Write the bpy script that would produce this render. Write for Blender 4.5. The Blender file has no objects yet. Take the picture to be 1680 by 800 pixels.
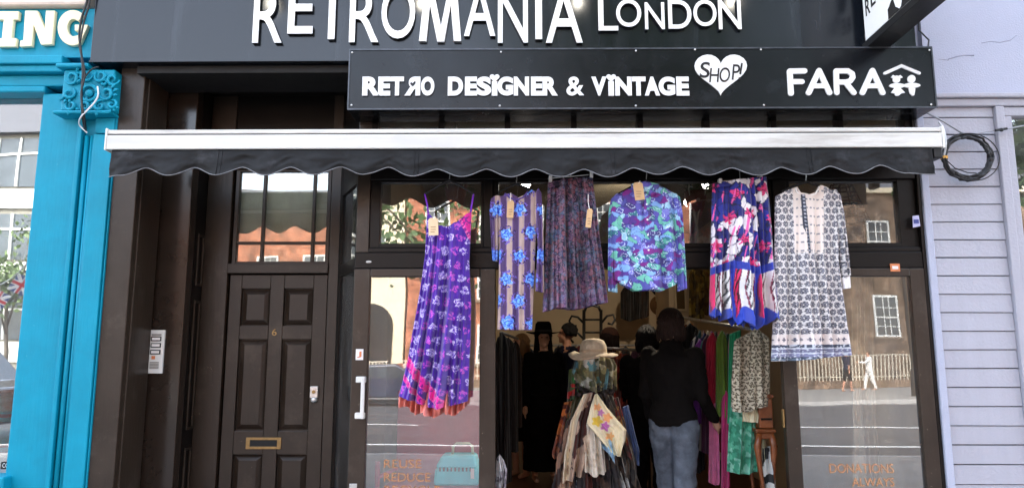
import bpy, bmesh, math, random
import numpy as np
from mathutils import Vector, Matrix

R = math.radians
S = bpy.context.scene
COL = S.collection

# ------------------------------------------------------------------ camera, sky, sun, exposure
CAM = Vector((0.0, -5.0, 1.5)); PITCH = R(8.7); YAW = R(0.6); FPX = 1213.0
cd = bpy.data.cameras.new('camera'); cam = bpy.data.objects.new('camera', cd); COL.objects.link(cam)
cd.sensor_width = 36.0; cd.lens = 36.0 * FPX / 1680.0; cd.clip_end = 2000.0; cd.clip_start = 0.05
cam.location = CAM; cam.rotation_euler = (math.pi / 2 + PITCH, 0, YAW)
S.camera = cam
SUN_EL, SUN_AZ = R(46), R(-14)
w = bpy.data.worlds.new('World'); S.world = w; w.use_nodes = True
nt = w.node_tree; bg = nt.nodes['Background']
sky = nt.nodes.new('ShaderNodeTexSky'); sky.sky_type = 'NISHITA'; sky.sun_disc = False
sky.sun_elevation = SUN_EL; sky.sun_rotation = SUN_AZ; sky.dust_density = 3.0; sky.air_density = 1.0; sky.ozone_density = 0.6
hs = nt.nodes.new('ShaderNodeHueSaturation'); hs.inputs['Saturation'].default_value = 0.55
nt.links.new(sky.outputs[0], hs.inputs['Color']); nt.links.new(hs.outputs[0], bg.inputs[0])   # a hazy, milky summer sky; bg.inputs[1].default_value = 0.07
sl = bpy.data.lights.new('sun', 'SUN'); sl.energy = 4.2; sl.angle = R(0.5); sl.color = (1.0, 0.95, 0.87)
so = bpy.data.objects.new('sun', sl); COL.objects.link(so)
sd = Vector((math.sin(SUN_AZ) * math.cos(SUN_EL), math.cos(SUN_AZ) * math.cos(SUN_EL), math.sin(SUN_EL)))
so.rotation_euler = sd.to_track_quat('Z', 'Y').to_euler(); so.location = (0, 30, 40)
S.view_settings.view_transform = 'Standard'; S.view_settings.look = 'None'
S.view_settings.exposure = 0.6; S.view_settings.gamma = 1.0
S.render.engine = 'CYCLES'
S.cycles.use_denoising = True
S.cycles.max_bounces = 10; S.cycles.transparent_max_bounces = 16
S.cycles.sample_clamp_indirect = 6.0

# ------------------------------------------------------------------ the camera's pixel rays, to lay things out at a known depth
_fw = Vector((-math.sin(YAW) * math.cos(PITCH), math.cos(YAW) * math.cos(PITCH), math.sin(PITCH)))
_rt = Vector((math.cos(YAW), math.sin(YAW), 0)); _up = _rt.cross(_fw)
def P(px, py, y):
    d = _fw * FPX + _rt * (px - 840) + _up * (400 - py)
    t = (y - CAM.y) / d.y
    return CAM + d * t
def PX(px, py, y): return P(px, py, y).x
def PZ(py, y, px=853): return P(px, py, y).z
def M(px, py, y):                     # a point of the street seen in a window: mirrored in the plane of the facade
    p = P(px, py, y); return Vector((p.x, -p.y, p.z))

# ------------------------------------------------------------------ materials
def s2l(c):
    c = c / 255.0
    return c / 12.92 if c <= 0.04045 else ((c + 0.055) / 1.055) ** 2.4
def C(r, g, b, k=1.0): return (s2l(r) * k, s2l(g) * k, s2l(b) * k, 1.0)
def newmat(name):
    m = bpy.data.materials.new(name); m.use_nodes = True
    return m, m.node_tree, m.node_tree.nodes['Principled BSDF']
def N(t, typ, **kw):
    n = t.nodes.new(typ)
    for k, v in kw.items():
        if k.startswith('i_'):
            n.inputs[k[2:].replace('_', ' ')].default_value = v
        else: setattr(n, k, v)
    return n
def mat(name, col, rough=0.5, metal=0.0, var=0.12, scale=9.0, bump=0.0, bscale=120.0, spec=0.5, streak=False, coat=0.0, dirt=None, rvar=0.12, chips=None, brush=0.0):
    """painted or plain surface: colour mottled by noise, roughness uneven, optional fine bump, streaks and a dirt tint"""
    m, t, b = newmat(name); L = t.links
    co = N(t, 'ShaderNodeTexCoord'); mp = N(t, 'ShaderNodeMapping')
    L.new(co.outputs['Object'], mp.inputs[0])
    if streak: mp.inputs['Scale'].default_value = streak if isinstance(streak, tuple) else (1, 1, 0.08)
    n1 = N(t, 'ShaderNodeTexNoise', i_Scale=scale, i_Detail=6.0, i_Roughness=0.62); L.new(mp.outputs[0], n1.inputs['Vector'])
    r1 = N(t, 'ShaderNodeMapRange'); L.new(n1.outputs['Fac'], r1.inputs[0])
    r1.inputs[1].default_value = 0.3; r1.inputs[2].default_value = 0.7; r1.inputs[3].default_value = 1 - var; r1.inputs[4].default_value = 1 + var
    mx = N(t, 'ShaderNodeVectorMath', operation='SCALE'); mx.inputs[0].default_value = col[:3]; L.new(r1.outputs[0], mx.inputs['Scale'])
    out = mx.outputs[0]
    if dirt:
        n3 = N(t, 'ShaderNodeTexNoise', i_Scale=scale * 0.6, i_Detail=8.0, i_Roughness=0.7); L.new(mp.outputs[0], n3.inputs['Vector'])
        r3 = N(t, 'ShaderNodeMapRange'); L.new(n3.outputs['Fac'], r3.inputs[0])
        r3.inputs[1].default_value = 0.55; r3.inputs[2].default_value = 0.75; r3.inputs[4].default_value = dirt[1]
        md = N(t, 'ShaderNodeMix', data_type='RGBA'); L.new(r3.outputs[0], md.inputs[0]); L.new(out, md.inputs[6]); md.inputs[7].default_value = dirt[0]
        out = md.outputs[2]
    if chips:
        n4 = N(t, 'ShaderNodeTexNoise', i_Scale=chips[1], i_Detail=5.0, i_Roughness=0.75); L.new(co.outputs['Object'], n4.inputs['Vector'])
        r4 = N(t, 'ShaderNodeMapRange'); L.new(n4.outputs['Fac'], r4.inputs[0])
        r4.inputs[1].default_value = chips[2]; r4.inputs[2].default_value = chips[2] + 0.02
        mc = N(t, 'ShaderNodeMix', data_type='RGBA'); L.new(r4.outputs[0], mc.inputs[0]); L.new(out, mc.inputs[6]); mc.inputs[7].default_value = chips[0]
        out = mc.outputs[2]
    L.new(out, b.inputs['Base Color'])
    r2 = N(t, 'ShaderNodeMapRange'); L.new(n1.outputs['Fac'], r2.inputs[0])
    r2.inputs[3].default_value = max(0.02, rough - rvar); r2.inputs[4].default_value = min(1, rough + rvar); L.new(r2.outputs[0], b.inputs['Roughness'])
    b.inputs['Metallic'].default_value = metal; b.inputs['Specular IOR Level'].default_value = spec
    b.inputs['Coat Weight'].default_value = coat
    if bump:
        n2 = N(t, 'ShaderNodeTexNoise', i_Scale=bscale, i_Detail=4.0); L.new(co.outputs['Object'], n2.inputs['Vector'])
        if brush:
            m2 = N(t, 'ShaderNodeMapping'); m2.inputs['Scale'].default_value = (1, 1, brush); L.new(co.outputs['Object'], m2.inputs[0]); L.new(m2.outputs[0], n2.inputs['Vector'])
        bp = N(t, 'ShaderNodeBump', i_Strength=bump, i_Distance=0.01); L.new(n2.outputs['Fac'], bp.inputs['Height']); L.new(bp.outputs[0], b.inputs['Normal'])
    return m
def emis(name, col, st):
    m, t, b = newmat(name); b.inputs['Base Color'].default_value = col
    b.inputs['Emission Color'].default_value = col; b.inputs['Emission Strength'].default_value = st
    return m
def glass(name, base=0.1, tint=(1, 1, 1, 1), k=1.0, rough=0.0):
    m, t, b = newmat(name); L = t.links; t.nodes.remove(b)
    out = [n for n in t.nodes if n.type == 'OUTPUT_MATERIAL'][0]
    tr = N(t, 'ShaderNodeBsdfTransparent'); tr.inputs[0].default_value = tint
    gl = N(t, 'ShaderNodeBsdfGlossy'); gl.inputs['Roughness'].default_value = rough; gl.inputs[0].default_value = (0.95, 0.97, 0.98, 1)
    fr = N(t, 'ShaderNodeFresnel'); fr.inputs[0].default_value = 1.5
    ma = N(t, 'ShaderNodeMath', operation='MULTIPLY_ADD', use_clamp=True); L.new(fr.outputs[0], ma.inputs[0]); ma.inputs[1].default_value = k; ma.inputs[2].default_value = base
    co = N(t, 'ShaderNodeTexCoord'); nz = N(t, 'ShaderNodeTexNoise', i_Scale=1.1, i_Detail=1.0); L.new(co.outputs['Object'], nz.inputs['Vector'])
    bp = N(t, 'ShaderNodeBump', i_Strength=0.11, i_Distance=0.02); L.new(nz.outputs['Fac'], bp.inputs['Height']); L.new(bp.outputs[0], gl.inputs['Normal'])
    mx = N(t, 'ShaderNodeMixShader'); L.new(ma.outputs[0], mx.inputs[0]); L.new(tr.outputs[0], mx.inputs[1]); L.new(gl.outputs[0], mx.inputs[2])
    # dust and wiped smears on the pane
    df = N(t, 'ShaderNodeBsdfDiffuse'); df.inputs[0].default_value = (.55, .54, .52, 1)
    mp = N(t, 'ShaderNodeMapping'); mp.inputs['Scale'].default_value = (3.0, 3.0, .7); mp.inputs['Rotation'].default_value = (0, .5, 0); L.new(co.outputs['Object'], mp.inputs[0])
    ns = N(t, 'ShaderNodeTexNoise', i_Scale=2.2, i_Detail=8.0, i_Roughness=.7); L.new(mp.outputs[0], ns.inputs['Vector'])
    rs = N(t, 'ShaderNodeMapRange'); L.new(ns.outputs['Fac'], rs.inputs[0]); rs.inputs[1].default_value = .42; rs.inputs[2].default_value = .72; rs.inputs[3].default_value = .012; rs.inputs[4].default_value = .10
    m2 = N(t, 'ShaderNodeMixShader'); L.new(rs.outputs[0], m2.inputs[0]); L.new(mx.outputs[0], m2.inputs[1]); L.new(df.outputs[0], m2.inputs[2])
    L.new(m2.outputs[0], out.inputs[0])
    return m
def cloth(name, rough=0.85, sheen=0.15, weave=900.0):
    """printed cloth: the print is a colour attribute of the mesh"""
    m, t, b = newmat(name); L = t.links
    at = N(t, 'ShaderNodeVertexColor', layer_name='Print')
    co = N(t, 'ShaderNodeTexCoord'); nz = N(t, 'ShaderNodeTexNoise', i_Scale=weave, i_Detail=2.0); L.new(co.outputs['Object'], nz.inputs['Vector'])
    n2 = N(t, 'ShaderNodeTexNoise', i_Scale=45.0, i_Detail=4.0); L.new(co.outputs['Object'], n2.inputs['Vector'])
    r = N(t, 'ShaderNodeMapRange'); L.new(nz.outputs['Fac'], r.inputs[0]); r.inputs[3].default_value = 0.8; r.inputs[4].default_value = 1.2
    mx = N(t, 'ShaderNodeVectorMath', operation='SCALE'); L.new(at.outputs[0], mx.inputs[0]); L.new(r.outputs[0], mx.inputs['Scale'])
    L.new(mx.outputs[0], b.inputs['Base Color'])
    b.inputs['Roughness'].default_value = rough; b.inputs['Sheen Weight'].default_value = sheen; b.inputs['Specular IOR Level'].default_value = 0.25
    bp = N(t, 'ShaderNodeBump', i_Strength=0.25, i_Distance=0.006); L.new(n2.outputs['Fac'], bp.inputs['Height']); L.new(bp.outputs[0], b.inputs['Normal'])
    return m
def brick(name, c1, c2, mortar, scale=1.0, var=0.35):
    m, t, b = newmat(name); L = t.links
    co = N(t, 'ShaderNodeTexCoord'); sp = N(t, 'ShaderNodeSeparateXYZ'); L.new(co.outputs['Object'], sp.inputs[0])
    ad = N(t, 'ShaderNodeMath', operation='ADD'); L.new(sp.outputs[0], ad.inputs[0]); L.new(sp.outputs[1], ad.inputs[1])
    cb = N(t, 'ShaderNodeCombineXYZ'); L.new(ad.outputs[0], cb.inputs[0]); L.new(sp.outputs[2], cb.inputs[1])
    br = N(t, 'ShaderNodeTexBrick'); L.new(cb.outputs[0], br.inputs['Vector'])
    br.inputs['Color1'].default_value = c1; br.inputs['Color2'].default_value = c2; br.inputs['Mortar'].default_value = mortar
    br.inputs['Scale'].default_value = scale; br.inputs['Brick Width'].default_value = 0.225; br.inputs['Row Height'].default_value = 0.075
    br.inputs['Mortar Size'].default_value = 0.008
    nz = N(t, 'ShaderNodeTexNoise', i_Scale=1.4, i_Detail=6.0); L.new(co.outputs['Object'], nz.inputs['Vector'])
    r = N(t, 'ShaderNodeMapRange'); L.new(nz.outputs['Fac'], r.inputs[0]); r.inputs[1].default_value = .36; r.inputs[2].default_value = .64; r.inputs[3].default_value = 1 - var; r.inputs[4].default_value = 1 + var
    mx = N(t, 'ShaderNodeVectorMath', operation='SCALE'); L.new(br.outputs[0], mx.inputs[0]); L.new(r.outputs[0], mx.inputs['Scale'])
    L.new(mx.outputs[0], b.inputs['Base Color']); b.inputs['Roughness'].default_value = 0.9
    return m

MT = {}
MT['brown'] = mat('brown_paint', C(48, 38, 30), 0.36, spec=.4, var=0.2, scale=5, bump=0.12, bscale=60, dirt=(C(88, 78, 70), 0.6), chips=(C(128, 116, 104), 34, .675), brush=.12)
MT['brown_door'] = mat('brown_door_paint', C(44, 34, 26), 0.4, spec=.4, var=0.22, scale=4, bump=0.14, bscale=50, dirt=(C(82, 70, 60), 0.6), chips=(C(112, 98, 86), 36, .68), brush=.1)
MT['brown_trim_shade'] = mat('dark_trim_and_porch_shade', C(17, 13, 11), 0.38, spec=.22, var=0.25, scale=5, bump=.08, bscale=60, dirt=(C(32, 27, 23), .4), chips=(C(60, 52, 46), 40, .73))  # near-black brown: porch shade put into the colour; also other dark trim
MT['fascia'] = mat('fascia_paint', C(17, 21, 27), 0.2, spec=.45, var=0.25, scale=7, streak=True, dirt=(C(70, 76, 84), 0.4), rvar=0.12, chips=(C(170, 170, 172), 26, .755))
MT['box_black'] = mat('sign_box_paint', C(13, 16, 20), 0.24, spec=.3, var=0.22, scale=6, dirt=(C(54, 58, 64), 0.35), chips=(C(120, 124, 128), 30, .745))
MT['metal_dark'] = mat('dark_metal', C(26, 26, 27), 0.45, metal=0.3, var=0.25, scale=11, dirt=(C(70, 66, 62), 0.35))
MT['letter'] = mat('white_letter_acrylic', C(230, 230, 228), 0.45, var=0.03)
MT['white'] = mat('white_enamel', C(222, 220, 214), 0.4, var=0.05, scale=3, dirt=(C(176, 164, 148), 0.5))
MT['rail_white'] = mat('weathered_white_rail', C(208, 206, 200), 0.4, var=0.12, scale=9, streak=(.12, 1, 1), dirt=(C(134, 122, 108), 0.75), chips=(C(110, 96, 84), 46, .74))
MT['valance'] = mat('awning_fabric', C(17, 17, 18), 0.62, spec=.25, var=0.4, scale=7, bump=0.15, bscale=200, dirt=(C(66, 66, 69), 0.6), streak=False, chips=(C(130, 130, 130), 34, .74))
MT['teal'] = mat('teal_gloss_paint', C(0, 140, 168), 0.5, spec=.25, var=0.1, scale=4, bump=0.22, bscale=55, dirt=(C(0, 120, 146), 0.6), chips=(C(120, 190, 204), 34, .70), brush=.08)
MT['cream'] = mat('cream_letter', C(238, 228, 188), 0.5, var=0.03)
MT['stone'] = mat('pale_stone', C(222, 205, 190), 0.8, var=0.08)
MT['lav_wall'] = mat('lavender_render', C(175, 179, 196), 0.75, var=0.04, scale=2.5, bump=0.25, bscale=90, dirt=(C(156, 160, 176), 0.45))
MT['lav_board'] = mat('lavender_board', C(169, 169, 179), 0.5, var=0.07, scale=6, bump=0.3, bscale=60, dirt=(C(146, 145, 156), 0.6), chips=(C(96, 98, 112), 36, .76), streak=True)
MT['brass'] = mat('worn_brass', C(150, 122, 80), 0.45, metal=0.8, var=0.2, scale=30)
MT['steel'] = mat('brushed_steel', C(206, 206, 204), 0.3, metal=0.75, var=0.1, scale=40)
MT['plastic_black'] = mat('black_rubber', C(20, 20, 22), 0.5, var=0.1)
MT['cable_white'] = mat('white_cable', C(214, 216, 216), 0.5)
MT['cable_grey'] = mat('grey_cable', C(150, 152, 160), 0.5)
MT['black'] = mat('matt_black', C(16, 15, 15), 0.7, var=0.15)
MT['glass'] = glass('shop_glass', base=0.10, k=1.6)
MT['glass_dark'] = glass('side_glass', base=0.06, tint=(0.5, 0.5, 0.5, 1))
MT['glass_street'] = glass('bright_window_glass', base=0.30, tint=(0.9, 0.93, 0.93, 1))
MT['paper'] = mat('card_tag', C(226, 196, 158), 0.8, var=0.06)
MT['kraft'] = mat('kraft_tag', C(206, 168, 122), 0.8, var=0.08)
MT['white_paper'] = mat('white_sticker', C(236, 230, 226), 0.6, var=0.03)
MT['orange'] = mat('orange_print', C(214, 128, 80), 0.6, var=0.05)
def faint(name, col, a):
    m = mat(name, col, 0.6); t = m.node_tree; p = t.nodes['Principled BSDF']; p.inputs['Alpha'].default_value = a
    return m
MT['gold'] = faint('gold_vinyl', C(224, 150, 86), .42) if True else mat('gold_vinyl', C(224, 160, 96), 0.55, var=0.05)
MT['print'] = cloth('printed_cotton')
MT['print_satin'] = cloth('printed_satin', rough=0.55, sheen=0.3)

# ------------------------------------------------------------------ builders
WL = {}                                              # world location of every object with children
class MB:
    def __init__(s): s.v = []; s.f = []; s.c = []
    def add(s, vs, fs):
        o = len(s.v); s.v += [tuple(v) for v in vs]; s.f += [tuple(i + o for i in f) for f in fs]
    def box(s, x0, x1, y0, y1, z0, z1):
        x0, x1 = min(x0, x1), max(x0, x1); y0, y1 = min(y0, y1), max(y0, y1); z0, z1 = min(z0, z1), max(z0, z1)
        s.add([(x0, y0, z0), (x1, y0, z0), (x1, y1, z0), (x0, y1, z0), (x0, y0, z1), (x1, y0, z1), (x1, y1, z1), (x0, y1, z1)],
              [(0, 3, 2, 1), (4, 5, 6, 7), (0, 1, 5, 4), (1, 2, 6, 5), (2, 3, 7, 6), (3, 0, 4, 7)]); return s
    def hexa(s, a, b):                               # two quads, joined
        s.add(list(a) + list(b), [(0, 1, 2, 3), (7, 6, 5, 4), (0, 4, 5, 1), (1, 5, 6, 2), (2, 6, 7, 3), (3, 7, 4, 0)]); return s
    def prism(s, pts, y0, y1):                       # polygon of (x, z) pushed from y0 to y1
        n = len(pts)
        s.add([(x, y0, z) for x, z in pts] + [(x, y1, z) for x, z in pts],
              [tuple(range(n)), tuple(range(2 * n - 1, n - 1, -1))] + [(i, i + n, (i + 1) % n + n, (i + 1) % n) for i in range(n)]); return s
    def tube(s, path, r, n=8, cap=True):
        path = [Vector(p) for p in path]; rs = r if isinstance(r, (list, tuple)) else [r] * len(path)
        vs = []; prev = None
        for i, p in enumerate(path):
            d = (path[min(i + 1, len(path) - 1)] - path[max(i - 1, 0)]).normalized()
            if prev is None:
                a = d.orthogonal().normalized()
            else:
                a = (prev - d * prev.dot(d)); a = a.normalized() if a.length > 1e-6 else d.orthogonal().normalized()
            prev = a; b = d.cross(a)
            for k in range(n):
                t = 2 * math.pi * k / n; vs.append(p + (a * math.cos(t) + b * math.sin(t)) * rs[i])
        fs = [(i * n + k, i * n + (k + 1) % n, (i + 1) * n + (k + 1) % n, (i + 1) * n + k) for i in range(len(path) - 1) for k in range(n)]
        if cap: fs += [tuple(range(n - 1, -1, -1)), tuple(range((len(path) - 1) * n, len(path) * n))]
        s.add(vs, fs); return s
    def capsule(s, p0, r0, p1, r1, n=12):
        p0, p1 = Vector(p0), Vector(p1); d = (p1 - p0); d = d.normalized() if d.length > 1e-6 else Vector((0, 0, 1))
        path = []; rs = []
        for k in (-0.98, -0.75, -0.4, 0): path.append(p0 + d * r0 * k); rs.append(r0 * math.sqrt(1 - k * k) if k > -0.98 else r0 * 0.2)
        for k in (0, 0.4, 0.75, 0.98): path.append(p1 + d * r1 * k); rs.append(r1 * math.sqrt(1 - k * k) if k < 0.98 else r1 * 0.2)
        s.tube(path, rs, n); return s
    def ell(s, c, r, n=20, m=12):
        c = Vector(c); vs = []
        for i in range(m + 1):
            a = math.pi * i / m
            for k in range(n):
                t = 2 * math.pi * k / n; vs.append((c.x + r[0] * max(math.sin(a), 0.01) * math.cos(t), c.y + r[1] * max(math.sin(a), 0.01) * math.sin(t), c.z + r[2] * math.cos(a)))
        fs = [(i * n + k, (i + 1) * n + k, (i + 1) * n + (k + 1) % n, i * n + (k + 1) % n) for i in range(m) for k in range(n)]
        fs += [tuple(range(n)), tuple(range((m + 1) * n - 1, m * n - 1, -1))]
        s.add(vs, fs); return s
    def lathe(s, c, prof, n=28, sx=1.0, sy=1.0, wob=None, closed=True):
        vs = []
        for i, (r, z) in enumerate(prof):
            for k in range(n):
                t = 2 * math.pi * k / n; dz = wob(i, t) if wob else 0
                vs.append((c[0] + r * math.cos(t) * sx, c[1] + r * math.sin(t) * sy, c[2] + z + dz))
        fs = [(i * n + k, i * n + (k + 1) % n, (i + 1) * n + (k + 1) % n, (i + 1) * n + k) for i in range(len(prof) - 1) for k in range(n)]
        if closed: fs += [tuple(range(n - 1, -1, -1)), tuple(range((len(prof) - 1) * n, len(prof) * n))]
        s.add(vs, fs); return s
    def build(s, name, m, parent=None, smooth=False, bevel=0.0, seg=2, tag_=None):
        off = WL.get(parent.name, Vector((0, 0, 0))) if parent else Vector((0, 0, 0))
        me = bpy.data.meshes.new(name)
        me.from_pydata([(a - off.x, b - off.y, c - off.z) for a, b, c in s.v], [], s.f); me.update()
        return link(name, me, m, parent, smooth, bevel, seg, off, tag_)
def link(name, me, m, parent=None, smooth=False, bevel=0.0, seg=2, off=None, tag_=None):
    o = bpy.data.objects.new(name, me); COL.objects.link(o)
    if m is not None: me.materials.append(m)
    if parent: o.parent = parent
    WL[o.name] = off if off is not None else Vector((0, 0, 0))
    if smooth:
        me.polygons.foreach_set('use_smooth', [True] * len(me.polygons))
    if bevel:
        b = o.modifiers.new('bevel', 'BEVEL'); b.width = bevel; b.segments = seg; b.limit_method = 'ANGLE'; b.angle_limit = R(40)
        b.use_clamp_overlap = True
    if tag_: tag(o, *tag_)
    return o
def tag(o, label, cat, group=None, kind=None):
    o['label'] = label; o['category'] = cat
    if group: o['group'] = group
    if kind: o['kind'] = kind
    return o
def struct(o, kind='structure', label=None):
    o['kind'] = kind
    if label: o['label'] = label
    return o
def thing(name, loc, label, cat, group=None):
    o = bpy.data.objects.new(name, None); COL.objects.link(o); o.location = loc; o.empty_display_size = 0.1
    WL[o.name] = Vector(loc)
    return tag(o, label, cat, group)
def copy_tree(o, parent=None):
    c = o.copy(); COL.objects.link(c)
    if parent: c.parent = parent
    for ch in list(o.children): copy_tree(ch, c)
    return c
_tmp = {}
def glyph_mesh(ch, offset, extrude):
    key = (ch, offset, extrude)
    if key not in _tmp:
        cu = bpy.data.curves.new('glyph', 'FONT'); cu.body = ch; cu.offset = offset; cu.extrude = extrude; cu.fill_mode = 'BOTH'; cu.resolution_u = 6
        ob = bpy.data.objects.new('glyph', cu); COL.objects.link(ob)
        bpy.context.view_layer.update()
        dg = bpy.context.evaluated_depsgraph_get()
        me = bpy.data.meshes.new_from_object(ob.evaluated_get(dg))
        v = np.array([tuple(x.co) for x in me.vertices]); f = [tuple(p.vertices) for p in me.polygons]
        bpy.data.objects.remove(ob); bpy.data.curves.remove(cu); bpy.data.meshes.remove(me)
        _tmp[key] = (v, f)
    return _tmp[key]
def letter(ch, x0, y0, x1, y1, yp, thick, m, parent, off=0.0, mirror=False, name='letter', shear=0.0, rot=0.0, returns=None):
    """one letter cut from sheet: fitted to a box (pixels of its own plane) standing on the plane y = yp"""
    v, f = glyph_mesh(ch, off, 0.5)
    mn, mx = v.min(0), v.max(0); u = (v - mn) / np.maximum(mx - mn, 1e-9)
    if mirror: u[:, 0] = 1 - u[:, 0]
    cy = (y0 + y1) / 2
    X0, X1 = PX(x0, cy, yp), PX(x1, cy, yp); Z0, Z1 = P((x0 + x1) / 2, y1, yp).z, P((x0 + x1) / 2, y0, yp).z
    x = X0 + u[:, 0] * (X1 - X0); z = Z0 + u[:, 1] * (Z1 - Z0)
    x = x + shear * (z - Z0)
    if rot:
        cx, cz = (X0 + X1) / 2, (Z0 + Z1) / 2; c, s_ = math.cos(rot), math.sin(rot)
        x, z = cx + (x - cx) * c - (z - cz) * s_, cz + (x - cx) * s_ + (z - cz) * c
    y = yp - u[:, 2] * thick
    b = MB(); b.add(list(zip(x.tolist(), y.tolist(), z.tolist())), f)
    o = b.build(name, m, parent)
    if returns:                                      # built-up letter with black sides
        o.data.materials.append(returns)
        for p in o.data.polygons:
            if abs(p.normal.y) < .6: p.material_index = 1
    return o
def text_mesh(txt, x0, y0, x1, y1, yp, thick, m, parent, off=0.0, name='lettering'):
    return letter(txt, x0, y0, x1, y1, yp, thick, m, parent, off, name=name)
def poly(px, yp, thick, m, parent, name, bevel=0.0):
    """a flat cut-out whose outline is given in pixels of its plane"""
    b = MB(); b.prism([(P(a, c, yp).x, P(a, c, yp).z) for a, c in px], yp, yp - thick)
    return b.build(name, m, parent, bevel=bevel)
def stroke(pts, wpx, yp, thick, m, parent, name, round_=True):
    """rounded stroke through pixel points on plane yp, as one outline"""
    b = MB(); W = (P(853 + wpx, 200, yp).x - P(853, 200, yp).x) / 2
    q = [Vector((P(a, c, yp).x, P(a, c, yp).z)) for a, c in pts]
    for i in range(len(q) - 1):
        d = (q[i + 1] - q[i]).normalized(); n = Vector((-d.y, d.x)); out = []
        base = math.atan2(n.y, n.x)
        for k in range(9): a = base + math.pi * k / 8; out.append(q[i] + Vector((math.cos(a), math.sin(a))) * W)
        for k in range(9): a = base + math.pi + math.pi * k / 8; out.append(q[i + 1] + Vector((math.cos(a), math.sin(a))) * W)
        b.prism([tuple(o) for o in out], yp, yp - thick - 0.0006 * i)
    return b.build(name, m, parent)

# ------------------------------------------------------------------ prints (numpy), in the pixel units of each garment's own layout
def hash2(ix, iy, k):
    h = np.sin(ix * 127.1 + iy * 311.7 + k * 74.7) * 43758.5453
    return h - np.floor(h)
def vnoise(x, y, k=0):
    ix, iy = np.floor(x), np.floor(y); fx, fy = x - ix, y - iy; fx = fx * fx * (3 - 2 * fx); fy = fy * fy * (3 - 2 * fy)
    a, b, c, d = hash2(ix, iy, k), hash2(ix + 1, iy, k), hash2(ix, iy + 1, k), hash2(ix + 1, iy + 1, k)
    return a + (b - a) * fx + (c - a) * fy + (a - b - c + d) * fx * fy
def fbm(x, y, k=0, o=4):
    s_, a, t = 0, 1.0, 0
    for i in range(o): s_ = s_ + a * vnoise(x * 2 ** i, y * 2 ** i, k + i); t += a; a *= 0.5
    return s_ / t
def worley(x, y, k=0):
    ix, iy = np.floor(x), np.floor(y); f1 = np.full(x.shape, 9.0); f2 = f1.copy(); idv = np.zeros(x.shape)
    for dx in (-1, 0, 1):
        for dy in (-1, 0, 1):
            cx, cy = ix + dx, iy + dy
            d = np.hypot(cx + hash2(cx, cy, k) - x, cy + hash2(cx, cy, k + 9) - y); h = hash2(cx, cy, k + 5)
            n = d < f1; f2 = np.where(n, f1, np.minimum(f2, d)); idv = np.where(n, h, idv); f1 = np.where(n, d, f1)
    return f1, f2 - f1, idv
def pal(idv, cols):
    a = np.array([c[:3] for c in cols]); return a[np.clip((idv * len(cols)).astype(int), 0, len(cols) - 1)]
def mixc(col, mask, c):
    m_ = np.clip(mask, 0, 1)[..., None]; return col * (1 - m_) + np.array(c[:3]) * m_
def flower(x, y, px_, py_, r, n=5, jitter=0.0, stag=0.5, k=0, lobe=0.28):
    """distance field of flowers on a staggered grid: <1 inside; plus a random id and the radius"""
    row = np.floor(y / py_); xs = x / px_ + (np.mod(row, 2)) * stag; colm = np.floor(xs)
    u = (xs - colm - 0.5) * px_; v = (y / py_ - row - 0.5) * py_
    u = u + (hash2(colm, row, k) - .5) * jitter; v = v + (hash2(colm, row, k + 3) - .5) * jitter
    rr = np.hypot(u, v); th = np.arctan2(v, u) + hash2(colm, row, k + 1) * 6.28
    return rr / (r * (1.06 - lobe + lobe * np.cos(n * th))), hash2(colm, row, k + 2), rr / r, colm, row

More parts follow.
